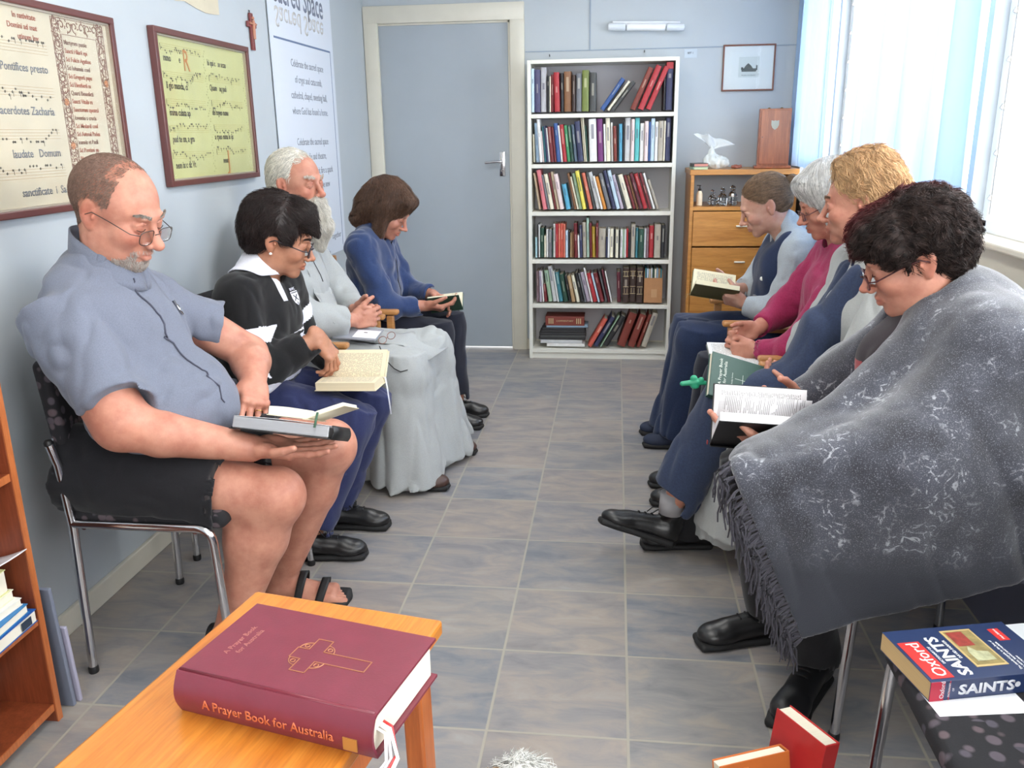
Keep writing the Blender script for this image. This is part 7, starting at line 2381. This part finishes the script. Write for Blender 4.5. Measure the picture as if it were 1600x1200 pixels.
# woman's paperback
Mp = basis(at(556, 596, -2.40) + A(0, 0, -.004), A(0, -1, .03), A(1, .03, .02))
t = open_book('thick cream paperback open on the lap of the woman in rugby jersey', Mp,   .118, .200, .014, .024, .85, .02, m_crm, (232, 218, 186))
ribbon('ribbon', [(-.005, .09, .02), (.0, .104, .018), (.004, .110, -.02), (.008, .118, -.11)], .008, m_wrib, t)
# monk's grey folder with white card, and his folded glasses on a cord
Mf = basis(at(560, 526, -1.86) + A(0, 0, .012), A(1, 0, -.06), A(0, 1, .12))
t = bpy.data.objects.new('grey_folder', None); COL.objects.link(t); t.matrix_world = Mf; tag(t, 'thin grey booklet with a white label card lying on the lap of the monk', 'booklet')
MB().box((0, 0, 0), (.175, .13, .008), bev=.002).build('cover', mat('grey_folder_card', (150, 152, 160), rough=.6), t)
MB().box((.038, -.01, .0048), (.095, .085, .001)).build('white_card', mat('white_paper', (232, 232, 236), rough=.7), t)
MB().box((.03, .005, .0056), (.014, .007, .0008), bev=.0003).build('ink_stamp', m_inkb, t)
gp = at(598, 536, -1.93) + A(0, 0, .012)
t = bpy.data.objects.new('folded_spectacles', None); COL.objects.link(t); t.location = Vector(gp); tag(t, 'thin brown spectacles on black cord resting on the lap of the monk', 'spectacles')
mb = MB()
for c in ((0, 0, 0), (.028, .028, .012)):
    mb.tube([(c[0] + .016 * math.cos(a), c[1] + .012 * math.sin(a), c[2] + .012 * math.sin(a)) for a in np.linspace(0, 2 * math.pi, 17)], .0014, 6, cap=False)
mb.tube([(.012, .008, .004), (.018, .018, .010)], .0014, 6)
mb.build('frame', mat('copper_wire', (150, 108, 96), rough=.35, metal=.5), t)
pts = [Vector(at(u, v, y)) - Vector(gp) for u, v, y in ((593, 541, -1.94), (597, 551, -1.965), (606, 566, -2.00), (616, 576, -2.01), (626, 581, -2.005), (637, 578, -1.995))]
MB().tube(pts, .0022, 6).build('cord', m_black, t, smooth='all')
# reader at the far left
Mg = basis(at(699, 486, -1.12) + A(0, 0, .0), A(0, -1, .0), A(1, -.10, .12))
open_book('small dark green book held open by the woman in blue fleece', Mg, .095, .150, .010, .010, .75, .95, mat('dark_green_cloth', (40, 66, 54), rough=.5), (232, 226, 200))
# reader at the far right
Mh = basis(at(1112, 466, -1.33), A(0, 1, 0), A(-1, 0, .16))
t = open_book('thick cream-paged book held open by the reader at the far right end', Mh, .125, .185, .020, .016, .55, .85, mat('olive_cloth', (96, 92, 60), rough=.6), (236, 228, 196))
for k in range(3): ribbon('ribbon', [(0, .09, .004), (.004 * k, .105 + .004 * k, .0), (.01 * k - .01, .112 + .006 * k, -.02)], .004, mat('tan_ribbon', (186, 170, 130), rough=.5), t)
# folded-hands reader
Mi = basis(at(1150, 556, -1.99) + A(0, 0, -.012), A(0, 1, .05), A(-1, 0, .02))
open_book('white-paged open book on the lap of the woman in magenta cardigan', Mi, .125, .19, .008, .010, .05, .10, mat('dark_cloth', (52, 60, 58), rough=.5), (236, 236, 234))
# green prayer book, cover towards the camera
q00, q10 = at(1103, 548, -2.52), at(1203, 578, -2.47)
xd = unit(q10 - q00); yd = unit(A(-.10, .55, .80)); Mj = basis(q00 + xd * .102 - yd * .075, xd, yd)
t = bpy.data.objects.new('green_prayer_book', None); COL.objects.link(t); t.matrix_world = Mj; tag(t, 'dark green prayer book with white lettering and thin cross, propped behind the largest open book', 'book')
m_gcl = mat('bottle_green_cover', (38, 74, 64), rough=.45, var=.06)
MB().box((0, 0, .010), (.204, .145, .003), bev=.001).box((0, 0, -.010), (.204, .145, .003), bev=.001).box((0, -.0715, 0), (.204, .003, .022), bev=.001).build('cover', m_gcl, t)
MB().box((0, .001, 0), (.198, .138, .017)).build('page_block', m_pages, t)
m_wt = mat('white_lettering', (214, 222, 214), rough=.6)
mb = MB(); RZ = Matrix.Rotation(math.pi / 2, 4, 'Z')
text_into(mb, 'A Prayer Book', .0145, Matrix.Translation((-.066, -.030, .0117)) @ RZ, 'LEFT', .0005, bold=.012)
text_into(mb, 'for Australia', .0145, Matrix.Translation((-.050, -.022, .0117)) @ RZ, 'LEFT', .0005, bold=.012)
text_into(mb, 'Sunday Services', .006, Matrix.Translation((-.028, -.018, .0117)) @ RZ, 'LEFT', .0005)
mb.build('lettering', m_wt, t)
MB().box((.030, .003, .012), (.100, .0012, .0005)).box((.006, .003, .012), (.0012, .036, .0005)).build('thin_cross', m_wt, t)
# green tag on its marker
gq = at(1088, 597, -2.56)
t = bpy.data.objects.new('green_clip', None); COL.objects.link(t); t.location = Vector(gq); tag(t, 'bright green plastic clip sticking out beside the green prayer book', 'clip')
F = Field(); F.cap((0, 0, 0), (-.042, 0, -.006), .009, .0075, .004); F.ell((-.008, 0, .012), (.011, .008, .010), None, .005); F.ell((-.004, 0, -.012), (.014, .008, .010), None, .005); F.cap((0, 0, 0), (.028, .005, -.004), .008, .007, .004); F.ell((.014, 0, .008), (.009, .007, .008), None, .004)
V, Q = F.mesh(.002); np_mesh('clip_body', V, Q, mat('emerald_plastic', (44, 150, 112), rough=.4), t)
# the largest open book, lower right
Mk = basis(at(1182, 700, -3.07), A(0, 1, .0), A(-1, .0, .05))
t = open_book('large white-paged open book with black cover in the hands of poncho wearer', Mk, .150, .222, .022, .012, .72, 1.22, m_blk, (240, 238, 240), ruffle=2)
# tilt hint: red headband at the spine
MB().box((0, .121, .006), (.010, .003, .010), bev=.001).build('red_headband', mat('red_thread', (130, 40, 40), rough=.7), t)
sp_ = at(1150, 700, -3.17)

# ------------------------------------------------------------------ table with the red prayer book
m_tab = wood('golden_varnished_wood', (190, 108, 30), (216, 138, 52), 3, 'y', rough=.3, coat=.5)
m_tabe = wood('orange_edge_wood', (164, 84, 36), (190, 108, 52), 3, 'z', rough=.35)
c0, c1, c2 = atz(400, 922, .71), atz(692, 968, .71), atz(190, 1200, .71)
ux = unit(c1 - c0); TW = float(np.linalg.norm(c1 - c0)); uy = np.cross(A(0, 0, 1), ux); TD = .62
cen = (c0 + c1) / 2 - uy * TD / 2
tb = thing('side_table', 'narrow golden varnished wooden table holding the big red prayer book', 'table', (cen[0], cen[1], 0), math.atan2(ux[1], ux[0]))
MB().box((0, 0, .698), (TW, TD, .024), bev=.005, seg=2).build('tabletop', m_tab, tb)
MB().box((0, TD / 2 - .05, .655), (TW - .07, .018, .062), bev=.002).box((0, -TD / 2 + .05, .655), (TW - .07, .018, .062), bev=.002).box((-TW / 2 + .03, 0, .655), (.018, TD - .12, .062), bev=.002).box((TW / 2 - .03, 0, .655), (.018, TD - .12, .062), bev=.002).build('apron', m_tabe, tb)
for sx in (-1, 1):
    for sy in (-1, 1):
        MB().box((sx * (TW / 2 - .022), sy * (TD / 2 - .045), .343), (.030, .040, .686), rot=(0, sx * -.018, 0), bev=.004).build('leg', m_tabe, tb)
# red prayer book
m_mar = mat('maroon_leathercloth', (116, 42, 58), rough=.38, var=.08, vscale=25, bmp=.15, bscale=300, coat=.15)
m_mar2 = mat('dark_maroon_joint', (104, 22, 40), rough=.4)
b00, b10, b01, b11 = [atz(u, v, .768) for u, v in ((378, 940), (662, 992), (290, 1050), (612, 1130))]
bux = unit((b10 - b00) + (b11 - b01)); BL = float(np.linalg.norm(b10 - b00) + np.linalg.norm(b11 - b01)) / 2; BWd = float(np.linalg.norm(b00 - b01) + np.linalg.norm(b10 - b11)) / 2
buy = np.cross(A(0, 0, 1), bux); bc = (b00 + b10 + b01 + b11) / 4
t = thing('prayer_book', 'big maroon prayer book with gold outlined cross lying on golden table', 'book', (bc[0], bc[1], .7103), math.atan2(bux[1], bux[0]))
BH_ = .0565; BL *= .975
mb = MB()
n = 10
out = [(-BWd / 2 + .010 * (1 - math.sin(math.pi * k / n)) - .004, BH_ * k / n) for k in range(n + 1)]
prof = [(BWd / 2, 0)] + [(BWd / 2, .0035), (-BWd / 2 + .012, .0035)] + [(x + .004, min(max(z, .0035), BH_ - .0035)) for x, z in out[1:-1]] + [(-BWd / 2 + .012, BH_ - .0035), (BWd / 2, BH_ - .0035), (BWd / 2, BH_)] + [(x, z) for x, z in out[::-1]]
mb.prism(prof, BL, Matrix(((0, 0, 1, -BL / 2), (1, 0, 0, 0), (0, 1, 0, 0), (0, 0, 0, 1))))
mb.build('cover', m_mar, t, smooth=True)
MB().box((-.001, .003, BH_ / 2), (BL - .010, BWd - .016, BH_ - .0075), bev=.002).build('page_block', m_pages, t)
MB().tube([(-BL / 2 + .002, -BWd / 2 + .010, BH_ - .001), (0, -BWd / 2 + .0095, BH_ - .0005), (BL / 2 - .002, -BWd / 2 + .010, BH_ - .001)], .0028, 8).build('worn_joint', m_mar2, t, smooth='all')
m_gold = mat('gold_blocking', (186, 140, 76), rough=.35, metal=.5)
mb = MB()
text_into(mb, 'A Prayer Book for Australia', .0172, plane_M((-.094, -BWd / 2 - .0042, .019), (1, 0, 0), (0, 0, 1)), 'LEFT', .0007, bold=.01, sx=.92)
mb.build('spine_lettering', mat('orange_gold_blocking', (196, 104, 66), rough=.4), t)
mb = MB(); mb.box((BL / 2 - .028, -BWd / 2 - .0045, .020), (.018, .0014, .016)).build('spine_emblem', m_gold, t)
mb = MB(); e = plane_M((0, 0, BH_), (1, 0, 0), (0, 1, 0))
text_into(mb, 'A Prayer Book', .0105, Matrix.Translation((-.098, -.030, BH_)) @ RZ, 'LEFT', .0004); text_into(mb, 'for Australia', .0105, Matrix.Translation((-.084, -.024, BH_)) @ RZ, 'LEFT', .0004)
mb.build('cover_lettering', mat('faint_gold', (164, 104, 96), rough=.4), t)
mb = MB(); w_ = .0011
a_, l1, l2, hw = .0105, .026, .078, .034
cx = .005
outl = [(-l1, a_), (-a_, a_), (-a_, hw), (a_, hw), (a_, a_), (l2, a_), (l2, -a_), (a_, -a_), (a_, -hw), (-a_, -hw), (-a_, -a_), (-l1, -a_), (-l1, a_)]
for p, q in zip(outl[:-1], outl[1:]):
    mb.box((cx + (p[0] + q[0]) / 2, (p[1] + q[1]) / 2, BH_ + .0004), (abs(q[0] - p[0]) + w_, abs(q[1] - p[1]) + w_, .0006))
for sx in (-1, 1):
    for sy in (-1, 1):
        mb.tube([(cx + sx * (a_ + .0135 * math.sin(q)), sy * (a_ + .0135 * math.cos(q)), BH_ + .0004) for q in np.linspace(0, math.pi / 2, 8)], .0006, 5)
        mb.tube([(cx + sx * (a_ + .006) + .003 * math.cos(q), sy * (a_ + .006) + .003 * math.sin(q), BH_ + .0004) for q in np.linspace(0, 2 * math.pi, 12)], .0006, 5, cap=False)
mb.build('gold_cross', mat('dull_gold_line', (176, 120, 84), rough=.4, metal=.3), t)
for k, (nm, col, off) in enumerate((('white_ribbon', (222, 218, 222), 0), ('white_ribbon', (206, 196, 200), .006), ('red_ribbon', (190, 44, 44), .014), ('white_ribbon', (232, 230, 226), .010))):
    z0 = .03
    ribbon(nm, [(BL / 2 - .01, -BWd / 2 + .02 + off, z0), (BL / 2 + .005, -BWd / 2 + .018 + off, z0 - .004), (BL / 2 + .014 + .003 * k, -BWd / 2 + .0 + off, .004), (BL / 2 + .012 + .006 * k, -BWd / 2 - .05 + off, .0035), (BL / 2 + .005 + .009 * k, -BWd / 2 - .12, .0035)], .005, mat('ribbon_%d' % k, col, rough=.4), t)

# ------------------------------------------------------------------ low orange-brown bookcase at the left edge
m_ob = wood('orange_brown_veneer', (116, 54, 30), (138, 68, 40), 3, 'z', rough=.4)
m_obe = wood('orange_board_edge', (166, 90, 46), (188, 110, 62), 3, 'z', rough=.4)
Y0 = -3.445
bk = thing('side_bookcase', 'low orange-brown bookcase standing against the left wall at the photo edge', 'bookcase', (-.825, Y0, 0))
MB().box((-.004, -.009, .47), (.206, .018, .94), bev=.001).build('side_panel', m_ob, bk); MB().box((-.004, -.931, .47), (.206, .018, .94), bev=.001).build('side_panel', m_ob, bk)
MB().box((.1005, -.009, .47), (.003, .018, .94)).build('panel_edging', m_obe, bk)
for z in (.05, .289, .50, .66, .93):
    if z == .50: continue
    MB().box((-.006, -.47, z - .009), (.200, .905, .018), bev=.001).build('shelf', m_ob, bk)
    MB().box((.0955, -.47, z - .009), (.003, .905, .018)).build('shelf_edging', m_obe, bk)
MB().box((-.107, -.47, .47), (.005, .93, .93)).build('back_panel', m_ob, bk)
def flat_book(label, c, L, W, T, rz, col, name='book', pages=(226, 220, 204), tilt=0.):
    o = thing(name, label, 'book', c, rz); o.rotation_euler = (0, tilt, rz)
    cm = mat('cover_' + name + label[:8], col, rough=.5, var=.06)
    MB().box((0, 0, .001), (L, W, .002)).box((0, 0, T - .001), (L, W, .002)).box((-L / 2 + .0015, 0, T / 2), (.003, W, T), bev=.001).build('cover', cm, o)
    MB().box((.001, 0, T / 2), (L - .006, W - .006, T - .0042)).build('page_block', mat('book_page_edges', pages, rough=.8, var=.06, vscale=8, stretch=(60, 1, 1)), o)
    return o
o = flat_book('bright blue book with pale spine square lying on lower shelf of side bookcase', (-.80, -3.60, .2895), .17, .25, .032, .03, (28, 84, 158))
MB().box((.0862, .085, .016), (.0012, .035, .020)).build('spine_square', mat('dark_square', (40, 52, 70)), o)
flat_book('second blue book beneath, on lower shelf of side bookcase', (-.80, -3.61, .3222), .165, .235, .022, .06, (50, 120, 176))
flat_book('white paperback on top of the blue books in side bookcase', (-.815, -3.60, .3450), .155, .22, .018, -.05, (226, 226, 220))
flat_book('cream paperback on top of the small pile in side bookcase', (-.82, -3.605, .3635), .15, .215, .022, .02, (222, 222, 196))
flat_book('thin pale yellow pad under the loose papers in side bookcase', (-.825, -3.61, .386), .15, .21, .055, .0, (214, 212, 150))
o = MB().grid(lambda u, v: (-.87 + .155 * u, -3.72 + .25 * v, .4455 + .03 * u * u * 1.2 + .004 * math.sin(v * 5)), 12, 8, .002).build('loose_papers', mat('white_paper', (232, 232, 236), rough=.7), None, smooth='all')
recentre(o); tag(o, 'curled sheaf of white printed paper jutting from the side bookcase', 'papers')
o = MB().box((0, 0, .17), (.15, .012, .34), bev=.002).build('display_board', mat('blue_grey_board', (112, 118, 134), rough=.6)); o.location = (-.795, -3.398, .0006); o.rotation_euler = (.045, 0, 0); tag(o, 'tall blue-grey board leaning on the side bookcase beside the wall', 'board')
o = MB().box((0, 0, .11), (.15, .010, .22), bev=.002).build('display_board', mat('lilac_grey_board', (162, 160, 180), rough=.6)); o.location = (-.790, -3.378, .0006); o.rotation_euler = (.05, 0, 0); tag(o, 'short lilac-grey board leaning in front of the taller board', 'board')

# ------------------------------------------------------------------ empty chair at lower right with books
ec = chrome_chair('empty chrome chair with leaf-patterned seat piled with books at the lower right', (1.36, -3.89, 0), math.pi, w=.25, padh=.024)
ZS = .4765
s00, s01 = atz(1378, 988, .512), atz(1407, 1072, .512); s10 = atz(1560, 972, .512)
sx_ = unit(s10 - s00); sy_ = unit(s01 - s00); BWs = .150
Mo = basis(A(s00[0], s00[1], ZS), A(sx_[0], sx_[1], 0), -A(sy_[0], sy_[1], 0))
# local: x to the foot of the cover, y away from the spine
t = bpy.data.objects.new('saints_dictionary', None); COL.objects.link(t); t.matrix_world = Mo @ Matrix.Translation((0, -BWs, 0)); tag(t, 'thick navy paperback dictionary of saints with red title block on the empty chair', 'book')
SL, ST = .232, .036
m_nav = mat('navy_gloss_card', (34, 50, 88), rough=.3, coat=.3)
MB().box((SL / 2, BWs / 2, ST - .0006), (SL, BWs, .0014), bev=.0005).box((SL / 2, BWs / 2, .0006), (SL, BWs, .0014)).box((SL / 2, .0007, ST / 2), (SL, .0014, ST)).build('cover', m_nav, t)
MB().box((SL / 2, BWs / 2 + .0005, ST / 2), (SL - .001, BWs - .003, ST - .0028)).build('page_block', mat('tan_page_edges', (190, 160, 112), rough=.8, var=.06, vscale=8, stretch=(1, 1, 60)), t)
m_rd = mat('signal_red_print', (204, 44, 40), rough=.4); m_wp = mat('white_print', (232, 232, 232), rough=.5)
MB().box((.026, .060, ST + .0003), (.040, .104, .0008)).build('red_title_block', m_rd, t)
RZm = Matrix.Rotation(math.pi / 2, 4, 'Z')
mb = MB(); text_into(mb, 'Oxford', .032, Matrix.Translation((.040, .012, ST + .0008)) @ RZm, 'LEFT', .0005, sx=1.0)
text_into(mb, 'SAINTS', .031, Matrix.Translation((.082, .010, ST + .0004)) @ RZm, 'LEFT', .0005, sx=1.12, bold=.03)
text_into(mb, 'DICTIONARY OF', .0065, Matrix.Translation((.055, .045, ST + .0004)) @ RZm, 'LEFT', .0005); text_into(mb, 'DAVID FARMER', .0078, Matrix.Translation((.0925, .055, ST + .0004)) @ RZm, 'LEFT', .0005, bold=.01)
for k, s_ in enumerate(('The standard guide to the lives of', 'the saints, learned and readable', 'Sunday review')): text_into(mb, s_, .0062, Matrix.Translation((.172 + k * .0075, .012, ST + .0004)) @ RZm, 'LEFT', .0005)
mb.build('cover_lettering', m_wp, t)
MB().box((.129, .082, ST + .0005), (.058, .108, .001), bev=.0003).build('gilt_picture_frame', mat('pale_gold_print', (190, 166, 112), rough=.4), t)
MB().box((.129, .082, ST + .0012), (.050, .098, .0006)).build('picture_ground', mat('olive_gold_print', (140, 124, 76), rough=.5, var=.35, vscale=60), t)
MB().box((.1215, .107, ST + .0016), (.030, .042, .0005)).build('picture_red_field', mat('crimson_print', (140, 48, 38), rough=.5, var=.3, vscale=80), t)
MB().prism([(.112, .042), (.112, .070), (.120, .085), (.128, .070), (.146, .066), (.146, .042)], .0005, Matrix.Translation((0, 0, ST + .0014))).build('picture_pale_figures', mat('pale_green_print', (172, 172, 136), rough=.5, var=.3, vscale=80), t)
MB().box((.199, .112, ST + .0004), (.020, .036, .0006)).build('red_sticker', m_rd, t)
mb = MB(); text_into(mb, 'New Edition', .0062, Matrix.Translation((.201, .097, ST + .0008)) @ RZm, 'LEFT', .0005); mb.build('sticker_lettering', m_wp, t)
MB().box((.0125, -.0003, ST / 2), (.025, .0008, ST)).box((.034, -.0003, ST / 2), (.0016, .0009, ST)).build('spine_red_block', mat('crimson_spine', (176, 36, 60), rough=.4), t)
mb = MB(); Mx = plane_M((0, -.0006, 0), (1, 0, 0), (0, 0, 1))
text_into(mb, 'SAINTS', .0255, Mx @ Matrix.Translation((.050, .009, 0)), 'LEFT', .0006, sx=1.22, bold=.035)
text_into(mb, 'Oxford', .011, Mx @ Matrix.Translation((.024, .004, .0004)) @ RZm, 'LEFT', .0006); text_into(mb, 'DICTIONARY', .0045, Mx @ Matrix.Translation((.0345, .006, 0)) @ RZm, 'LEFT', .0006); text_into(mb, 'OF', .005, Mx @ Matrix.Translation((.042, .016, 0)) @ RZm, 'LEFT', .0006)
mb.lathe([(.0001, 0), (.005, 0), (.005, .0006), (.0001, .0006)], 14, Mx @ Matrix.Translation((.155, .018, 0)))
mb.build('spine_lettering', mat('silver_print', (206, 208, 214), rough=.4), t)
# paper slip and brochures on the seat
o = MB().box((0, 0, .0006), (.155, .10, .0012)).build('white_paper_slip', mat('white_paper', (232, 232, 236), rough=.7)); o.location = Vector((1.225, -3.822, ZS - .0006 - .001)); o.rotation_euler = (0, 0, .16); tag(o, 'white paper slip lying on the chair seat under the navy dictionary', 'paper')
t = thing('brochure', 'folded red and grey brochure with white lettering on the chair seat', 'brochure', (1.385, -3.955, ZS - .001), -.28)
MB().box((0, 0, .0012), (.21, .10, .0022)).build('sheet', mat('red_grey_print', (150, 54, 54), rough=.4, var=.4, vscale=26), t)
mb = MB(); text_into(mb, 'Fan', .024, Matrix.Translation((-.09, .014, .0024)), 'LEFT', .0004, bold=.03); text_into(mb, 'flame', .024, Matrix.Translation((-.085, -.010, .0024)), 'LEFT', .0004, bold=.03); mb.build('lettering', m_wp, t)
MB().box((0, -.042, .0026), (.21, .016, .0004)).build('white_band', m_wp, t)
t = thing('magazine', 'white glossy magazine behind the navy dictionary at the photo edge', 'magazine', (1.455, -3.66, ZS + .001), .25)
MB().box((0, 0, .004), (.20, .145, .007), bev=.002).build('pages', mat('white_gloss_paper', (216, 220, 224), rough=.3), t)
MB().box((-.03, .0, .0079), (.05, .07, .0006)).build('printed_photo', mat('tan_print', (190, 178, 150), rough=.4, var=.3, vscale=60), t)
MB().box((.05, .02, .0079), (.06, .006, .0006)).build('printed_line', m_inkg, t)

# ------------------------------------------------------------------ red bible and orange book standing by the chair, lower edge
cr = thing('book_crate', 'low grey crate standing on the floor under the books at the bottom edge', 'crate', (1.0, -3.86, 0), .12)
cm_ = mat('grey_crate_plastic', (96, 98, 104), rough=.6)
mb = MB(); mb.box((0, 0, .008), (.34, .26, .016), bev=.003)
for s_ in (-1, 1): mb.box((0, s_ * .126, .055), (.34, .008, .11), bev=.002).box((s_ * .166, 0, .055), (.008, .26, .11), bev=.002)
mb.build('crate_body', cm_, cr)
def standing(label, foot, x, y, L, W, T, col, name, txt=None, tc=(232, 232, 226)):
    """book standing in the crate: local x across its cover, y up, z out of the cover"""
    M = basis(foot, x, y); o = bpy.data.objects.new(name, None); COL.objects.link(o); o.matrix_world = M; tag(o, label, 'book')
    cm = mat('cover_' + name, col, rough=.4, var=.05)
    MB().box((W / 2, L / 2, T - .0012), (W, L, .0025), bev=.001).box((W / 2, L / 2, .0012), (W, L, .0025), bev=.001).box((W - .0015, L / 2, T / 2), (.004, L, T), bev=.0015).build('cover', cm, o)
    MB().box((W / 2 - .002, L / 2, T / 2), (W - .008, L - .006, T - .005)).build('page_block', m_pages, o)
    if txt: txt(o)
    return o
def _rt(o):
    mb = MB(); Mx = plane_M((.1305, .205, .008), (0, -1, 0), (0, 0, 1)); text_into(mb, 'HOLY BIBLE', .024, Mx, 'LEFT', .0006, bold=.01); mb.build('spine_lettering', m_wp, o)
top = atz(1292, 1128, .285)
rb_y = unit(A(.12, .10, 1)); rb_x = unit(A(.55, -.83, 0)); 
standing('bright red book with white spine lettering standing beside the empty chair', top - rb_y * .285 - rb_x * .095, rb_x, rb_y, .265, .128, .038, (172, 38, 38), 'red_book', _rt)
def _ot(o):
    mb = MB()
    for k in range(3): text_into(mb, 'LITURGY', .010, Matrix.Translation((.02, .205 - k * .012, .0302)), 'LEFT', .0005)
    mb.build('faint_lettering', mat('pale_orange_ink', (226, 150, 84)), o)
ot = atz(1212, 1178, .245)
standing('orange book standing in the crate left of the red book', ot - A(.10, .045, .240), unit(A(1, .42, .0)), unit(A(.05, .25, 1)), .225, .15, .030, (186, 98, 42), 'orange_book', _ot)

# ------------------------------------------------------------------ little white dog at the bottom edge
dg = atz(815, 1172, .30)
D = A(dg[0] + .005, dg[1] - .045, 0)
F = Field(); up = lambda x, y, z: D + A(x, y, z)
F.ell(up(0, 0, .245), (.058, .062, .052), None, .02)               # head
F.ell(up(-.005, .055, .222), (.028, .035, .024), None, .015)       # muzzle, pointing down the room
F.cap(up(.0, -.03, .215), up(.01, -.10, .16), .048, .065, .03)
F.cap(up(.01, -.10, .150), up(.02, -.30, .150), .078, .080, .03)   # trunk
for sx in (-1, 1):
    F.chain([up(sx * .045 + .01, -.09, .13), up(sx * .048 + .01, -.085, .07), up(sx * .048 + .01, -.08, .018)], [.034, .022, .020], .015)
    F.ell(up(sx * .048 + .01, -.070, .014), (.020, .028, .014), None, .01)
    F.chain([up(sx * .045 + .02, -.30, .13), up(sx * .052 + .02, -.275, .085), up(sx * .050 + .02, -.325, .055), up(sx * .050 + .02, -.315, .016)], [.046, .030, .018, .018], .015)
    F.ell(up(sx * .050 + .02, -.302, .014), (.020, .028, .014), None, .01)
F.chain([up(.02, -.37, .19), up(.02, -.41, .23), up(.01, -.38, .27)], [.022, .020, .016], .01)
V, Q = F.mesh(.006)
m_fur = hair_mat('white_dog_fur', (240, 240, 236), (206, 204, 198), .6)
Nn = F.grad(V)
SV, SQ = grow(F, V, Nn, 15000, lambda P, n: n * .9 + np.tile(A(0, -.5, -.25), (len(P), 1)), .034, 5, .024, .0011, 77, None, curl=.9, jitter=.8)
VV, QQ = join_np((V, Q), (SV, SQ))
o = np_mesh('dog', VV, QQ, m_fur, origin=D); o.location = D; tag(o, 'small fluffy white dog at the bottom edge between the table and crate', 'dog')
for sx, nm in ((-1, 0), (1, 1)):
    E_ = Field(); E_.chain([up(sx * .048, -.005, .278), up(sx * .070, .0, .250), up(sx * .072, .008, .212)], [.016, .022, .016], .01)
    V, Q = E_.mesh(.005); S_ = grow(E_, V, E_.grad(V), 1600, lambda P, n: np.tile(A(0, .1, -1.), (len(P), 1)) + n * .3, .035, 5, .010, .001, 78, None, jitter=.5)
    V2, Q2 = join_np((V, Q), S_); np_mesh('ear', V2, Q2, hair_mat('tan_dog_ear', (176, 150, 120), (124, 100, 78), .6), o, origin=D)
np_mesh('nose', *(lambda f: f.mesh(.003))(Field().ell(up(-.005, .092, .226), (.010, .008, .008))), m_black, o, origin=D)
for sx in (-1, 1): np_mesh('eye', *(lambda f: f.mesh(.003))(Field().ell(up(sx * .024 - .002, .060, .252), (.007, .007, .007))), m_black, o, origin=D)
# plastic bag on the cabinet
F = Field()
bx_, by_, bz_ = 1.20, .185, 1.1735
F.ell((bx_, by_, bz_ + .040), (.075, .06, .042), None, .02); F.ell((bx_ + .035, by_ - .01, bz_ + .035), (.05, .05, .036), None, .02)
F.cap((bx_ - .02, by_, bz_ + .06), (bx_ - .018, by_, bz_ + .115), .035, .016, .02)
F.cut(lambda P: bz_ + .0005 - P[..., 2], .003)
F.disp = creases((.006, (30, 30, 26), 201, 'r'), (.003, (60, 60, 50), 202, 'r'))
V, Q = F.mesh(.0035)
m_bag = mat('translucent_white_plastic', (232, 236, 232), rough=.25, alpha=.72, spec=.7)
bag = np_mesh('plastic_bag', V, Q, m_bag, origin=(bx_, by_, bz_)); bag.location = (bx_, by_, bz_); tag(bag, 'knotted translucent white plastic bag standing on the cabinet', 'bag')
def bagtop(u, v):
    a = (u - .5) * 2
    return (-.018 + a * .075 * v + .01 * math.sin(v * 5 + u * 9) - .028 * v + .07 * v * max(a, 0), .012 * math.sin(u * 11) * (.3 + v), .112 + .085 * v - .055 * v * max(a, 0) + .006 * math.sin(u * 17))
MB().grid(bagtop, 26, 12, .0008).build('bag_top', mat('thin_clear_plastic', (236, 240, 240), rough=.2, alpha=.42, spec=.8), bag, smooth='all')
F = Field(); F.cap((1.30, .15, 1.1835), (1.345, .16, 1.186), .012, .010, .01); F.ell((1.325, .14, 1.183), (.03, .015, .010), None, .01); F.cut(lambda P: 1.1737 - P[..., 2], .003); F.disp = creases((.003, (70, 70, 60), 211, 'r'))
V, Q = F.mesh(.003); o = np_mesh('leather_pouch', V, Q, mat('brown_pouch', (146, 86, 70), rough=.5), origin=(1.32, .15, 1.1737)); o.location = (1.32, .15, 1.1737); tag(o, 'small crumpled brown leather pouch on the cabinet between bag and box', 'pouch')
